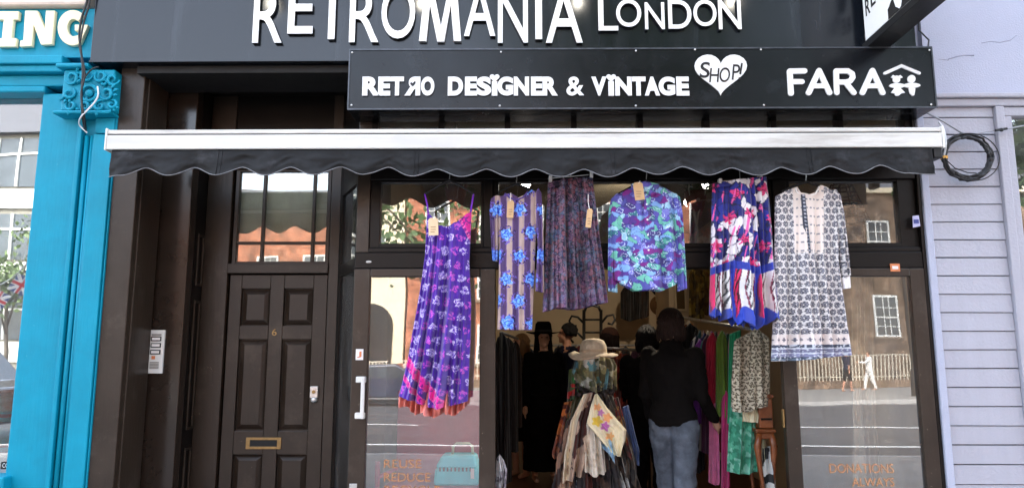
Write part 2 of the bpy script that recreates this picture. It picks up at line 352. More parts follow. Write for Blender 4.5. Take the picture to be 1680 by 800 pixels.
def interp(pts, x):
    pts = sorted(pts); return np.interp(x, [p[0] for p in pts], [p[1] for p in pts])
def garment(name, left, right, top, bottom, y, m, parent, pattern, depth=0.05, folds=3, amp=0.015, seed=1, nu=90, nv=160, flare=1.0, back=True, tag_=None, ybot=0.0, crumple=1.4):
    """a hanging cloth shape: edges left/right are lists (py, px); top/bottom are lists (t, py); folds deepen downwards"""
    rng = np.random.RandomState(seed)
    if folds >= 3: depth *= 1.35
    t = np.linspace(0, 1, nu + 1)[None, :].repeat(nv + 1, 0); s_ = np.linspace(0, 1, nv + 1)[:, None].repeat(nu + 1, 1)
    py = interp(top, t) * (1 - s_) + interp(bottom, t) * s_
    px = interp(left, py) * (1 - t) + interp(right, py) * t
    f = np.zeros_like(t)
    for i in range(folds):
        fr = rng.uniform(1.3, 2.2) * (i + 1.2); ph = rng.uniform(0, 6.28); dr = rng.uniform(-1.2, 1.2)
        f += np.sin(2 * math.pi * fr * t + ph + dr * s_ + 0.8 * np.sin(3 * s_ + ph)) / (i + 1) ** 0.6
    f += (fbm(px / 22.0, py / 30.0, seed) - 0.5) * crumple
    f *= amp * (2.3 if folds >= 4 else 1.6) * (0.22 + 0.78 * s_ ** 0.8) * flare
    edge = np.sin(math.pi * np.clip(t, 0, 1)) ** 0.5
    yf = y - depth * edge * (0.55 + 0.45 * s_) - f * (0.35 + 0.65 * edge) + ybot * s_
    d = np.array(_fw)[None, None] * FPX + np.array(_rt)[None, None] * (px - 840)[..., None] + np.array(_up)[None, None] * (400 - py)[..., None]
    k = (y - CAM.y) / d[..., 1]
    pos = np.array(CAM)[None, None] + d * k[..., None]
    front = pos.copy(); front[..., 1] = yf
    colr = pattern(px, py, t, s_)
    n1 = nu + 1
    idx = np.arange((nv + 1) * n1).reshape(nv + 1, n1)
    V = front.reshape(-1, 3); K = colr.reshape(-1, 3)
    F = np.stack([idx[:-1, :-1], idx[1:, :-1], idx[1:, 1:], idx[:-1, 1:]], -1).reshape(-1, 4)
    if back:
        bk = pos.copy(); bk[..., 1] = y + depth * 0.5 * edge + 0.004 - f * 0.3 + ybot * s_
        o = len(V); V = np.concatenate([V, bk.reshape(-1, 3)]); K = np.concatenate([K, K * 0.8])
        F = np.concatenate([F, np.stack([idx[:-1, 1:], idx[1:, 1:], idx[1:, :-1], idx[:-1, :-1]], -1).reshape(-1, 4) + o])
        for c in (0, nu):
            a = idx[:, c]; q = np.stack([a[:-1], a[:-1] + o, a[1:] + o, a[1:]], -1) if c == 0 else np.stack([a[:-1], a[1:], a[1:] + o, a[:-1] + o], -1)
            F = np.concatenate([F, q])
        a = idx[0]; F = np.concatenate([F, np.stack([a[:-1], a[1:], a[1:] + o, a[:-1] + o], -1)])
    off = WL.get(parent.name, Vector((0, 0, 0))) if parent else Vector((0, 0, 0))
    me = bpy.data.meshes.new(name); me.from_pydata((V - np.array(off)).tolist(), [], F.tolist()); me.update()
    ca = me.color_attributes.new('Print', 'FLOAT_COLOR', 'POINT')
    ca.data.foreach_set('color', np.concatenate([np.clip(K, 0, 1), np.ones((len(K), 1))], 1).astype(np.float32).ravel())
    return link(name, me, m, parent, True, off=off, tag_=tag_)
def flat(c):
    a = np.array(c[:3])
    return lambda px, py, t, s_: np.ones(px.shape + (3,)) * a * (0.85 + 0.3 * fbm(px / 6, py / 6, 3))[..., None]
# ================================================================== SETTING: ground, road, pavements
MT['paving'] = mat('grey_paving', (0.2, 0.195, 0.185, 1), 0.85, var=0.2, scale=2.5, bump=0.2, dirt=((0.09, 0.085, 0.08, 1), 0.5))
MT['asphalt'] = mat('asphalt', (0.055, 0.055, 0.058, 1), 0.85, var=0.25, scale=1.5, bump=0.4, bscale=150)
MT['kerb'] = mat('granite_kerb', (0.3, 0.29, 0.28, 1), 0.8, var=0.2, scale=6)
MT['line'] = mat('road_paint', (0.7, 0.7, 0.67, 1), 0.7, var=0.15, scale=12)
MT['ground'] = mat('town_ground', (0.12, 0.115, 0.1, 1), 0.9, var=0.3, scale=0.5)
g = MB(); g.add([(-400, -400, -0.14), (400, -400, -0.14), (400, 400, -0.14), (-400, 400, -0.14)], [(0, 1, 2, 3)]); struct(g.build('ground', MT['ground']))
g = MB(); g.add([(-90, -22, -0.12), (90, -22, -0.12), (90, -6.9, -0.12), (-90, -6.9, -0.12)], [(0, 1, 2, 3)]); struct(g.build('road', MT['asphalt']))
g = MB(); g.box(-90, 90, -6.75, 0.6, -0.2, 0.0); struct(g.build('pavement', MT['paving']))
g = MB(); g.box(-90, 90, -6.9, -6.752, -0.2, 0.006); g.box(-90, 90, -22.15, -22.0, -0.2, 0.006); struct(g.build('kerb', MT['kerb']))
g = MB(); g.box(-90, 90, -34.6, -22.152, -0.2, 0.0); struct(g.build('far_pavement', MT['paving']))
g = MB()
def sheet(b, x0, x1, y0, y1, z): b.add([(x0, y0, z), (x1, y0, z), (x1, y1, z), (x0, y1, z)], [(0, 1, 2, 3)])
for i in range(-12, 14): sheet(g, i * 6 + 0.4, i * 6 + 3.6, -13.15, -13.0, -0.116)
sheet(g, -60, 60, -9.2, -9.05, -0.116); sheet(g, -60, 60, -7.25, -7.15, -0.116); sheet(g, -60, 60, -21.6, -21.5, -0.116)
struct(g.build('road_markings', MT['line']))

# ================================================================== THE SHOP BUILDING
SB = thing('shop_building', (0, 0, 0), 'dark brown shop building with a recessed panelled door and glazed shop doors', 'building')
RW = 600
xl0, xl1 = PX(163, RW, 0), PX(205, RW, 0)            # left post
xr0, xr1 = PX(1527, RW, 0), PX(1549, 790, 0)         # right post
HT = 9.2
brk = brick('stock_brick', C(150, 118, 88), C(128, 96, 72), C(150, 145, 135))
MT['stock_brick'] = brk
ZL = 3.56                                            # underside of the upper storeys
b = MB(); b.box(xl0, xr1, 0.05, 8.6, ZL + 0.15, HT); b.build('upper_wall', brk, SB)
b = MB(); b.box(xl0 - 0.1, xr1 + 0.1, -0.1, 8.7, HT, HT + 0.15); b.build('roof', MT['black'], SB)
# left corner post, with a chipped inner edge
b = MB(); b.box(xl0, xl1, -0.03, 0.30, 0.02, 3.6); b.box(xl1 - 0.012, xl1 + 0.012, 0.02, 0.30, 0.02, 3.6)
b.build('corner_post', MT['brown'], SB, bevel=0.006)
# stepped left return of the porch
y1 = 0.32
xa, xb = xl1 - 0.02, PX(296, RW, y1)
MT['gloss_brown'] = mat('glossy_brown_paint', C(40, 31, 25), 0.16, var=0.12, scale=4)
b = MB(); b.box(xa, xb, y1, y1 + 0.1, 0.02, 3.55); b.build('porch_panel', MT['gloss_brown'], SB, bevel=0.008)
xj = PX(368, RW, 0.62)
b = MB(); b.box(xa, xb - 0.01, y1 + 0.1, 0.70, 0.02, 3.55); b.build('porch_side_wall', MT['brown_trim_shade'], SB)
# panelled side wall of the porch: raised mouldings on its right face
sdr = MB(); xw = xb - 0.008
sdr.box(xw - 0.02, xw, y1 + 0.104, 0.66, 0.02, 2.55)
sd_ = sdr.build('side_panelling', MT['brown_trim_shade'], SB)
for (z0, z1) in ((0.3, 0.85), (0.98, 1.92), (2.03, 2.42)):
    q = MB(); ya, yb = y1 + 0.16, 0.58
    for (a0, a1, c0, c1) in ((ya, yb, z0, z0 + .018), (ya, yb, z1 - .018, z1), (ya, ya + .016, z0 + .018, z1 - .018), (yb - .016, yb, z0 + .018, z1 - .018)):
        q.box(xw, xw + 0.013, a0, a1, c0, c1)
    q.build('panel_moulding', MT['brown'], sd_, bevel=0.003)
# back of the porch: frame, door, fanlight
YD = 0.62
def xd(px): return PX(px, RW, YD)
zd_top = PZ(450, YD); zf0 = PZ(432, YD); zf1 = PZ(276, YD)
b = MB()
b.box(xb - 0.008, xd(366), YD - 0.02, YD + 0.12, 0.02, 3.55)
b.box(xd(534), xd(551), YD - 0.02, YD + 0.12, 0.02, 3.55)
b.box(xd(366), xd(534), YD - 0.03, YD + 0.1, zd_top + 0.008, zf0)
b.box(xd(366), xd(534), YD - 0.025, YD + 0.1, zf1, zf1 + 0.06)
b.build('door_frame', MT['brown_door'], SB, bevel=0.006)
b = MB(); b.box(xd(366), xd(534), YD, YD + 0.1, zf1 + 0.062, 3.55); b.build('over_door_panel', MT['brown_trim_shade'], SB)
# front door: rails and stiles proud of sunk, bevelled fields
x0, x1 = xd(369), xd(532); z0, z1 = 0.16, zd_top
def zr(row): return PZ(row, YD, 450)
cols = [(xd(390), xd(437)), (xd(461), xd(508))]
cols_mid = [(xd(388), xd(437)), (xd(459), xd(510))]
rows = [(zr(534), zr(473)), (zr(706), zr(556)), (0.35, zr(745))]
cA0, cA1, cB0, cB1 = xd(389), xd(437), xd(460), xd(509)
b = MB(); yf = YD + 0.005
b.box(x0, x1, yf + 0.035, yf + 0.05, z0, z1)
for (a0, a1) in ((x0, cA0), (cA1, cB0), (cB1, x1)): b.box(a0, a1, yf, yf + 0.035, z0, z1)
zs = [z0] + [z for r in reversed(rows) for z in r] + [z1]
for i in range(0, len(zs), 2):
    for (a0, a1) in ((cA0, cA1), (cB0, cB1)): b.box(a0, a1, yf, yf + 0.035, zs[i], zs[i + 1])
for (c0, c1) in ((cA0, cA1), (cB0, cB1)):
    for (r0, r1) in rows:
        e, k = 0.008, 0.045
        fr = lambda i, y: [(c0 + i, y, r0 + i), (c1 - i, y, r0 + i), (c1 - i, y, r1 - i), (c0 + i, y, r1 - i)]
        A, B_ = fr(e, yf + 0.033), fr(k, yf + 0.008)
        b.add(A + B_, [(0, 1, 5, 4), (1, 2, 6, 5), (2, 3, 7, 6), (3, 0, 4, 7), (4, 5, 6, 7)])
fd = b.build('front_door', MT['brown_door'], SB, bevel=0.004)
b = MB(); lx0, lx1 = xd(410), xd(467); lz0, lz1 = zr(736), zr(717)
b.box(lx0, lx1, yf - 0.008, yf, lz1 - 0.018, lz1); b.box(lx0, lx1, yf - 0.008, yf, lz0, lz0 + 0.018)
b.box(lx0, lx0 + 0.03, yf - 0.008, yf, lz0 + 0.018, lz1 - 0.018); b.box(lx1 - 0.03, lx1, yf - 0.008, yf, lz0 + 0.018, lz1 - 0.018)
lb = b.build('letter_box', MT['brass'], fd, bevel=0.002)
b = MB(); b.box(lx0 + 0.03, lx1 - 0.03, yf - 0.003, yf + 0.001, lz0 + 0.018, lz1 - 0.018); b.build('flap', MT['black'], lb)
b = MB(); a0, a1 = xd(511), xd(524); b.box(a0, a1, yf - 0.022, yf, zr(652), zr(633)); b.ell(((a0 + a1) / 2, yf - 0.008, zr(655)), (0.027, 0.018, 0.022))
lk = b.build('door_lock', MT['steel'], fd, bevel=0.004)
b = MB(); b.tube([((a0 + a1) / 2, yf - 0.021, zr(642)), ((a0 + a1) / 2, yf - 0.032, zr(642))], 0.013, 14); b.build('lock_cylinder', MT['brass'], lk)
letter('6', 446.5, 539, 454, 550, yf, 0.006, MT['brass'], fd, name='door_number')
# fanlight
b = MB(); fx0, fx1 = xd(369), xd(532); fyc = YD + 0.03
xm1, xm2 = xd(418), xd(503); zm = PZ(397, YD)
for (a0, a1) in ((fx0, fx0 + .03), (fx1 - .03, fx1)): b.box(a0, a1, fyc - .02, fyc + .03, zf0, zf1)
for (c0, c1) in ((zf0, zf0 + .02), (zf1 - .02, zf1)): b.box(fx0 + .03, fx1 - .03, fyc - .02, fyc + .03, c0, c1)
for a in (xm1, xm2): b.box(a - .012, a + .012, fyc - .015, fyc + .02, zf0 + .02, zf1 - .02)
b.box(fx0 + .03, fx1 - .03, fyc - .012, fyc + .018, zm - .011, zm + .011)
fl = b.build('fanlight', MT['brown_door'], SB, bevel=0.003)
MT['fan_glass'] = glass('fanlight_glass', base=0.13, tint=(0.9, 0.9, 0.86, 1))
b = MB(); b.box(fx0 + .03, fx1 - .03, fyc + .003, fyc + .008, zf0 + .02, zf1 - .02); b.build('pane', MT['fan_glass'], fl)
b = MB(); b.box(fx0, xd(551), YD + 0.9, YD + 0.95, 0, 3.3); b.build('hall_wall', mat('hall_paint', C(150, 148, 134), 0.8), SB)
b = MB(); b.box(fx0 + .02, fx1 - .02, YD + 0.085, YD + 0.09, zf0 + .01, zf1 - .01); b.build('lit_hall_panel', mat('lit_hall_tone', C(226, 223, 208), 0.9, var=.15, scale=3), SB)  # added pale panel standing in for the lit hall behind the glass
# splayed side window between the porch and the shop post
xs0, xs1 = xd(550), PX(578, RW, 0); ya, yb = YD - 0.02, 0.05
def splay(b, t0, t1, z0_, z1_, th=0.04, o=0.0):
    A = Vector((xs0, ya)); B_ = Vector((xs1, yb)); d = B_ - A; n = Vector((d.y, -d.x)).normalized()
    if n.y > 0: n = -n
    p0, p1 = A + d * t0 + n * o, A + d * t1 + n * o; q0, q1 = p0 - n * th, p1 - n * th
    b.hexa([(p0.x, p0.y, z0_), (p1.x, p1.y, z0_), (p1.x, p1.y, z1_), (p0.x, p0.y, z1_)], [(q0.x, q0.y, z0_), (q1.x, q1.y, z0_), (q1.x, q1.y, z1_), (q0.x, q0.y, z1_)])
b = MB(); splay(b, 0, .12, .02, 3.5); splay(b, .86, 1, .02, 3.5); splay(b, .12, .86, .02, .5); splay(b, .12, .86, 2.10, 2.19); splay(b, .12, .86, 2.72, 3.5)
sw = b.build('side_window', MT['brown_trim_shade'], SB, bevel=0.004)
b = MB(); splay(b, .12, .86, .5, 2.10, .006, -.015); splay(b, .12, .86, 2.19, 2.72, .006, -.015); b.build('pane', MT['glass_dark'], sw)
b = MB(); b.box(xl1, xs1, 0.0, YD + 0.1, 3.55, 3.6); b.build('porch_ceiling', MT['brown_trim_shade'], SB)
b = MB(); b.box(xl1, xs1, 0.05, YD, 0.001, 0.12); b.build('door_step', MT['kerb'], SB, bevel=0.01)

# ---- shop front proper
p0, p1 = PX(577, RW, 0), PX(604, RW, 0)
mu0, mu1 = PX(787, RW, 0), PX(813, RW, 0)
rs0, rs1 = PX(1283, RW, 0), PX(1306, RW, 0)
re0, re1 = PX(1503, RW, 0), PX(1527, RW, 0)
zt0, zt1 = PZ(440, 0), PZ(414, 0)                    # transom bar
zw1 = PZ(295, 0); zh1 = 3.56
b = MB(); b.box(xr0, xr1, -0.02, 0.2, 0.02, 3.56); b.build('shop_post', MT['brown_trim_shade'], SB, bevel=0.006)
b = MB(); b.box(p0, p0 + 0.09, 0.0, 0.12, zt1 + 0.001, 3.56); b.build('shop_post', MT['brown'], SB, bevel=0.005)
b = MB(); b.box(p0, xr0, -0.015, 0.09, zt0, zt1); b.box(p0 + 0.09, xr0, -0.005, 0.08, zt1, zt1 + 0.035); b.build('transom_bar', MT['brown_trim_shade'], SB, bevel=0.006)
b = MB(); b.box(p0 + .09, xr0, -0.01, 0.1, zw1, 3.04); b.box(p0 + .09, xr0, 0.0, 0.1, 3.28, 3.56); b.build('lintel', MT['brown_trim_shade'], SB, bevel=0.006)
# glazing strip behind the awning box
b = MB(); b.box(p0 + .09, xr0, 0.05, 0.09, 3.041, 3.07); tl = b.build('top_light', MT['brown_trim_shade'], SB)
for k in range(9):
    xx = p0 + .09 + (xr0 - p0 - .13) * k / 8; b = MB(); b.box(xx, xx + .04, 0.0, 0.08, 3.071, 3.279); b.build('glazing_bar', MT['brown_trim_shade'], tl)
b = MB(); b.box(p0 + .09, xr0, 0.04, 0.046, 3.041, 3.279); b.build('pane', MT['glass'], tl)
# three upper windows
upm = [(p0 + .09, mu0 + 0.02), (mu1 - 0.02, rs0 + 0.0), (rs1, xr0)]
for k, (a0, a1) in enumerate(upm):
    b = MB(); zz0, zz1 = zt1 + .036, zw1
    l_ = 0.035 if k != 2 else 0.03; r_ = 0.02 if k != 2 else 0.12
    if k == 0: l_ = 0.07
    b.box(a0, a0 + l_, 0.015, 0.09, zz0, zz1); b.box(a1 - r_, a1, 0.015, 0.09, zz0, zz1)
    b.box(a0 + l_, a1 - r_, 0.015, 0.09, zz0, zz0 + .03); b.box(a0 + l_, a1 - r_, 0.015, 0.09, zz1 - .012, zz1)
    wf = b.build('upper_window', MT['brown_trim_shade'], SB, bevel=0.004)
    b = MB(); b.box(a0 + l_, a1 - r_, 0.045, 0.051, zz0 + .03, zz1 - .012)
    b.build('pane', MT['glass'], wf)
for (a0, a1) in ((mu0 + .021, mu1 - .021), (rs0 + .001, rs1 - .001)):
    b = MB(); b.box(a0, a1, 0.0, 0.1, zt1 + .036, zw1 - .001); b.build('mullion', MT['brown_trim_shade'], SB, bevel=0.004)
# two glazed door leaves
def leaf(name, a0, a1, b0, b1, ztop, label):
    b = MB(); zt, zb = ztop, 0.14
    b.box(a0, a1, -0.02, 0.04, zb, zt); b.box(b0, b1, -0.02, 0.04, zb, zt)
    b.box(a1, b0, -0.02, 0.04, PZ(454, 0), zt); b.box(a1, b0, -0.02, 0.04, zb, zb + .16)
    o = b.build(name, MT['brown'], SB, bevel=0.006); o['label'] = label
    b = MB(); b.box(a1, b0, 0.006, 0.012, zb + .16, PZ(454, 0)); b.build('pane', MT['glass'], o)
    return o
dl = leaf('glass_door', p0, p1, mu0, mu1, zt0 - .003, 'glazed door leaf with white pull handle')
dr = leaf('glass_door', rs0, rs1, re0, re1, zt0 - .003, 'glazed door leaf with a small orange sticker')
b = MB(); hx = PX(597, 650, -0.02); hz0, hz1 = PZ(681, -0.02), PZ(622, -0.02)
b.box(hx - .012, hx + .014, -0.075, -0.058, hz0 - .02, hz1 + .02)
for z in (hz0, hz1): b.box(hx - .05, hx + .014, -0.058, -0.021, z - .02, z + .02)
b.build('door_handle', MT['white'], dl, bevel=0.006)
b = MB(); q = PX(590, 581, -.02); b.box(q - .025, q + .025, -0.024, -0.021, PZ(590, -.02), PZ(572, -.02)); st = b.build('sticker', MT['white_paper'], dl)
letter('J', 586, 576, 593, 586, -0.025, 0.001, MT['orange'], st, off=0.02, name='printed_mark')
b = MB(); q = PX(578, 800, -.02); b.box(q - .02, q + .03, -0.024, -0.021, PZ(808, -.02), PZ(793, -.02)); b.build('lock_plate', MT['steel'], dl, bevel=.002)
b = MB(); q = PX(605, 429, -.016); b.ell((q, -0.017, PZ(429, -.016)), (.02, .008, .008)); b.build('bolt_cap', MT['white'], SB, smooth=True)
b = MB(); q = PX(1468, 439, -.02); b.box(q - .033, q + .033, -0.025, -0.021, PZ(446, -.02), PZ(433, -.02)); st = b.build('sticker', MT['orange'], dr, bevel=.002)
b = MB(); b.box(q - .02, q + .02, -0.027, -0.0255, PZ(442, -.02), PZ(437, -.02)); b.build('printed_mark', MT['white_paper'], st)
b = MB(); q = PX(1503, 365, -.022); z = PZ(365, -.022)
b.hexa([(q - .025, -.026, z - .04), (q + .025, -.026, z - .03), (q + .02, -.026, z + .045), (q - .022, -.026, z + .04)], [(q - .025, -.021, z - .04), (q + .025, -.021, z - .03), (q + .02, -.021, z + .045), (q - .022, -.021, z + .04)])
st = b.build('sticker', mat('lilac_sticker', C(190, 190, 225), .6), SB)
b = MB(); b.box(q - .018, q + .016, -.028, -.0265, z - .012, z + .016); b.build('printed_mark', mat('blue_print', C(60, 70, 140), .6), st)
b = MB(); q = PX(1529, 457, -.02); b.box(q - .012, q + .012, -.034, -.021, PZ(468, -.02), PZ(445, -.02)); b.build('latch', MT['brass'], SB, bevel=.003)
b = MB(); q = rs0 - .004; b.box(q - .012, q, -.012, .02, PZ(700, 0), PZ(670, 0)); b.build('hinge', MT['brass'], dr, bevel=.003)
# gold lettering on the two door panes
gl_y = 0.005
for txt, a0, c0, a1, c1 in (('REUSE', 630, 753, 691, 767), ('REDUCE', 630, 775, 706, 789), ('RECYCLE', 630, 796, 722, 810)):
    text_mesh(txt, a0, c0, a1, c1, gl_y, 0.002, MT['gold'], dl)
for txt, a0, c0, a1, c1 in (('DONATIONS', 1361, 760, 1466, 775), ('ALWAYS', 1398, 783, 1467, 797), ('WELCOME', 1380, 806, 1467, 820)):
    text_mesh(txt, a0, c0, a1, c1, gl_y, 0.002, MT['gold'], dr)

# ---- interior shell
xi0, xi1 = p0 + 0.02, xr1 - 0.02; YB = 7.6; ZC = 3.42
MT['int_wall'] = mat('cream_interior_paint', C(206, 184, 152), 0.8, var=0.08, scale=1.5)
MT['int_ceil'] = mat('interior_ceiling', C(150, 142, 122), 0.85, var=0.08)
MT['int_floor'] = mat('dark_red_floorboards', C(84, 44, 30), 0.45, var=0.35, scale=3, bump=0.1)
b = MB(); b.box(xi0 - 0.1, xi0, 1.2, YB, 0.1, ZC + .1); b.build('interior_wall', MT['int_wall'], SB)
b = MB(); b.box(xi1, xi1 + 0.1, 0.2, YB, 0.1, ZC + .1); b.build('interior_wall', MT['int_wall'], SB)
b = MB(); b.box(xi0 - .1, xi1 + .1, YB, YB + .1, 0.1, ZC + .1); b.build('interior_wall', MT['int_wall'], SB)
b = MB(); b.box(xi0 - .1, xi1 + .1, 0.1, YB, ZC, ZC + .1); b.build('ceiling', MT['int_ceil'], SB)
b = MB(); b.box(xi0 - .4, xi1, 0.06, YB, 0.0, 0.12); struct(b.build('shop_floor', MT['int_floor']))
b = MB(); b.box(xi0 - .5, xi0 - .1, YD + .96, 1.2, 0.1, ZC + .1); b.build('interior_wall', MT['int_wall'], SB)
# side walls of the building that close it to the sun
b = MB(); b.box(xl0, xl0 + .08, 0.33, 8.6, 0, 3.7); b.box(xr1 + .085, xr1 + .1, 0.05, 8.6, 0, 3.7); b.box(xl0, xr1, 8.5, 8.6, 0, 3.7); b.build('outer_wall', brk, SB)

# ================================================================== SIGNS
ys = -0.15
bx0, bx1 = PX(148, 97, ys), PX(1503, 70, ys); zb0 = PZ(99, ys)
FS = thing('shop_sign', ((bx0 + bx1) / 2, ys, zb0), 'wide charcoal sign board with white letters RETROMANIA LONDON', 'sign')
b = MB(); b.box(bx0, bx1, ys, 0.18, zb0, 4.75); b.box(bx0 - .004, bx1 + .004, ys - .006, ys - .0005, zb0 - .004, zb0 + .012)
b.build('board', MT['fascia'], FS, bevel=0.004)
b = MB(); b.box(bx0 + .3, bx1 - .05, ys + .06, 0.3, zb0 - .06, zb0 - .004); b.build('lower_batten', MT['black'], FS, bevel=.004)  # matt black here stands in for the shade under the board
LT = 0.026
for ch, a0, c0, a1, c1, off in (('R', 418, -16, 466, 73, .006), ('E', 475, -26, 516, 58, .006), ('T', 517, -30, 576, 67, .006), ('R', 575, -16, 623, 72, .006), ('O', 627, -20, 682, 66, .006),
                                ('A', 762, -24, 813, 62, .006), ('N', 817, -16, 866, 73, .006), ('I', 878, -28, 889, 67, 0.0), ('A', 895, -18, 955, 73, .006),
                                ('L', 981, 2, 1013, 53, .005), ('O', 1010, 2, 1051, 47, .005), ('N', 1057, 7, 1089, 51, .005), ('D', 1095, 3, 1133, 50, .005), ('O', 1136, 3, 1174, 46, .005), ('N', 1177, 2, 1214, 51, .005)):
    letter(ch, a0, c0, a1, c1, ys - .004, LT, MT['letter'], FS, off, returns=MT['plastic_black'])
poly([(688, 70), (698, -18), (711, -18), (724, 46), (737, -18), (750, -18), (757, 70), (745, 70), (740, 10), (729, 71), (718, 71), (706, 10), (700, 70)], ys - .004, LT, MT['letter'], FS, 'letter')
# lower sign box
yb_ = -0.28
qx0, qx1 = PX(572, 130, yb_), PX(1533, 130, yb_); qz0, qz1 = PZ(179, yb_), PZ(80.5, yb_)
LS = thing('sign_box', ((qx0 + qx1) / 2, yb_, qz0), 'black sign box reading RETRO DESIGNER & VINTAGE with white heart', 'sign')
b = MB(); b.box(qx0, qx1, yb_, ys - .012, qz0, qz1); b.box(qx0, qx1, ys - .012, -.012, qz0, zb0 - .07)
b.build('box', MT['box_black'], LS, bevel=.004)
b = MB(); e = .007
b.box(qx0 - .002, qx1 + .002, yb_ - .006, yb_ - .0005, qz0 - .003, qz0 + e); b.box(qx0 - .002, qx1 + .002, yb_ - .006, yb_ - .0005, qz1 - e, qz1 + .003)
b.box(qx0 - .002, qx0 + e, yb_ - .006, yb_ - .0005, qz0 + e, qz1 - e); b.box(qx1 - e, qx1 + .002, yb_ - .006, yb_ - .0005, qz0 + e, qz1 - e)
b.build('edge_trim', mat('worn_edge', C(72, 76, 82), 0.35, metal=.4, var=.35, scale=20), LS)
b = MB()
for (a, c) in ((578, 87), (577, 173), (822, 86), (1043, 84), (1140, 82), (1248, 82), (1524, 83), (1527, 172), (1043, 174), (1253, 173), (820, 174)):
    p = P(a, c, yb_); b.ell((p.x, yb_ - .005, p.z), (.007, .004, .007), 8, 6)
b.build('screws', MT['steel'], LS)
yl = yb_ - .0008
word = [('R', 595, 624, 0), ('E', 621, 641, 0), ('T', 641, 663, 0), ('R', 664, 690, 1), ('O', 691, 713, 0),
        ('D', 735, 760, 0), ('E', 763, 783, 0), ('S', 782, 806, 0), ('I', 807, 816, 2), ('G', 816, 842, 0), ('N', 843, 868, 0), ('E', 871, 890, 0), ('R', 890, 915, 0),
        ('&', 929, 958, 0), ('V', 970, 995, 0), ('I', 998, 1007, 2), ('N', 1009, 1036, 0), ('T', 1035, 1059, 0), ('A', 1057, 1082, 0), ('G', 1080, 1107, 0), ('E', 1109, 1130, 0)]
def heart(cx, cy, wpx, hpx, n=40):
    out = []
    for i in range(n):
        t = 2 * math.pi * i / n
        x = 16 * math.sin(t) ** 3; y = 13 * math.cos(t) - 5 * math.cos(2 * t) - 2 * math.cos(3 * t) - math.cos(4 * t)
        out.append((cx + x / 32 * wpx, cy - (y + 2.5) / 29 * hpx))
    return out
for ch, a0, a1, kd in word:
    c0, c1 = 127, 158
    if kd == 2:
        letter('I', a0, 134, a1, 158, yl, .012, MT['letter'], LS, .0)
        poly(heart((a0 + a1) / 2, 129, 16, 13), yl - .013, .004, MT['letter'], LS, 'heart_dot')
    elif kd == 1: letter('R', a0, c0, a1, c1, yl, .012, MT['letter'], LS, .055, mirror=True, returns=MT['plastic_black'])
    else: letter(ch, a0, c0, a1, c1, yl, .012, MT['letter'], LS, .055 if ch != '&' else .022, returns=MT['plastic_black'])
poly(heart(677, 139, 8, 7), yl - .013, .002, MT['box_black'], LS, 'heart_dot')
hb = poly(heart(1182, 124, 86, 67), yl, .01, MT['letter'], LS, 'heart')
for ch, a0, c0, a1, c1 in (('S', 1147, 102, 1163, 128), ('H', 1163, 112, 1178, 135), ('O', 1179, 111, 1196, 135), ('P', 1200, 106, 1212, 131)):
    letter(ch, a0, c0, a1, c1, yl - .0102, .002, MT['black'], hb, 0.0 if ch != 'S' else .01, shear=.12)
stroke([(1217, 105), (1214.5, 121)], 3, yl - .0102, .002, MT['black'], hb, 'letter'); poly([(1213.5 + 2.2 * math.cos(t), 129 + 2.2 * math.sin(t)) for t in np.linspace(0, 6.0, 12)], yl - .0102, .002, MT['black'], hb, 'letter')
for pts in ([(1295, 153), (1295, 118)], [(1294, 118), (1318, 118)], [(1297, 135), (1315, 135)]): pass
stroke([(1297, 154), (1295, 118), (1319, 117.5)], 9, yl, .012, MT['letter'], LS, 'letter'); stroke([(1297, 135), (1315, 135)], 8.5, yl - .0022, .012, MT['letter'], LS, 'letter')
def letA(x0, x1):
    m_ = (x0 + x1) / 2; stroke([(x0 + 4, 153), (m_, 117), (x1 - 4, 153)], 9, yl, .012, MT['letter'], LS, 'letter'); stroke([(x0 + 11, 142), (x1 - 11, 142)], 8, yl - .0022, .012, MT['letter'], LS, 'letter')
letA(1322, 1364); letA(1410, 1451)
stroke([(1372, 153), (1371, 117.5), (1390, 117.5), (1397, 122), (1398, 128), (1394, 134), (1387, 136), (1374, 136)], 8.5, yl, .012, MT['letter'], LS, 'letter')
stroke([(1387, 137), (1400, 153)], 8.5, yl - .005, .012, MT['letter'], LS, 'letter')
# little house emblem: roof, girl and boy
lg = stroke([(1451, 121), (1478, 109), (1507, 121)], 5, yl, .01, MT['letter'], LS, 'house_emblem')
def disc(cx, cy, rx, ry, n=20): return [(cx + rx * math.cos(2 * math.pi * k / n), cy + ry * math.sin(2 * math.pi * k / n)) for k in range(n)]
for shp in (disc(1470, 131, 6, 6), disc(1494.5, 130.5, 6.5, 6.5), [(1461, 128), (1464, 124), (1468, 126), (1466, 130)], [(1472, 126), (1476, 124), (1480, 128), (1474, 130)],
            disc(1471, 141.5, 13, 4), disc(1495, 141, 14, 4), [(1468, 143), (1474, 143), (1484, 153), (1478, 154), (1473, 158), (1469, 158), (1466, 154), (1461, 153)], [(1489, 143), (1501, 143), (1499, 157), (1496, 158), (1492, 154)]):
    poly(shp, yl - random.random() * .002, .01, MT['letter'], lg, 'figure_shape')

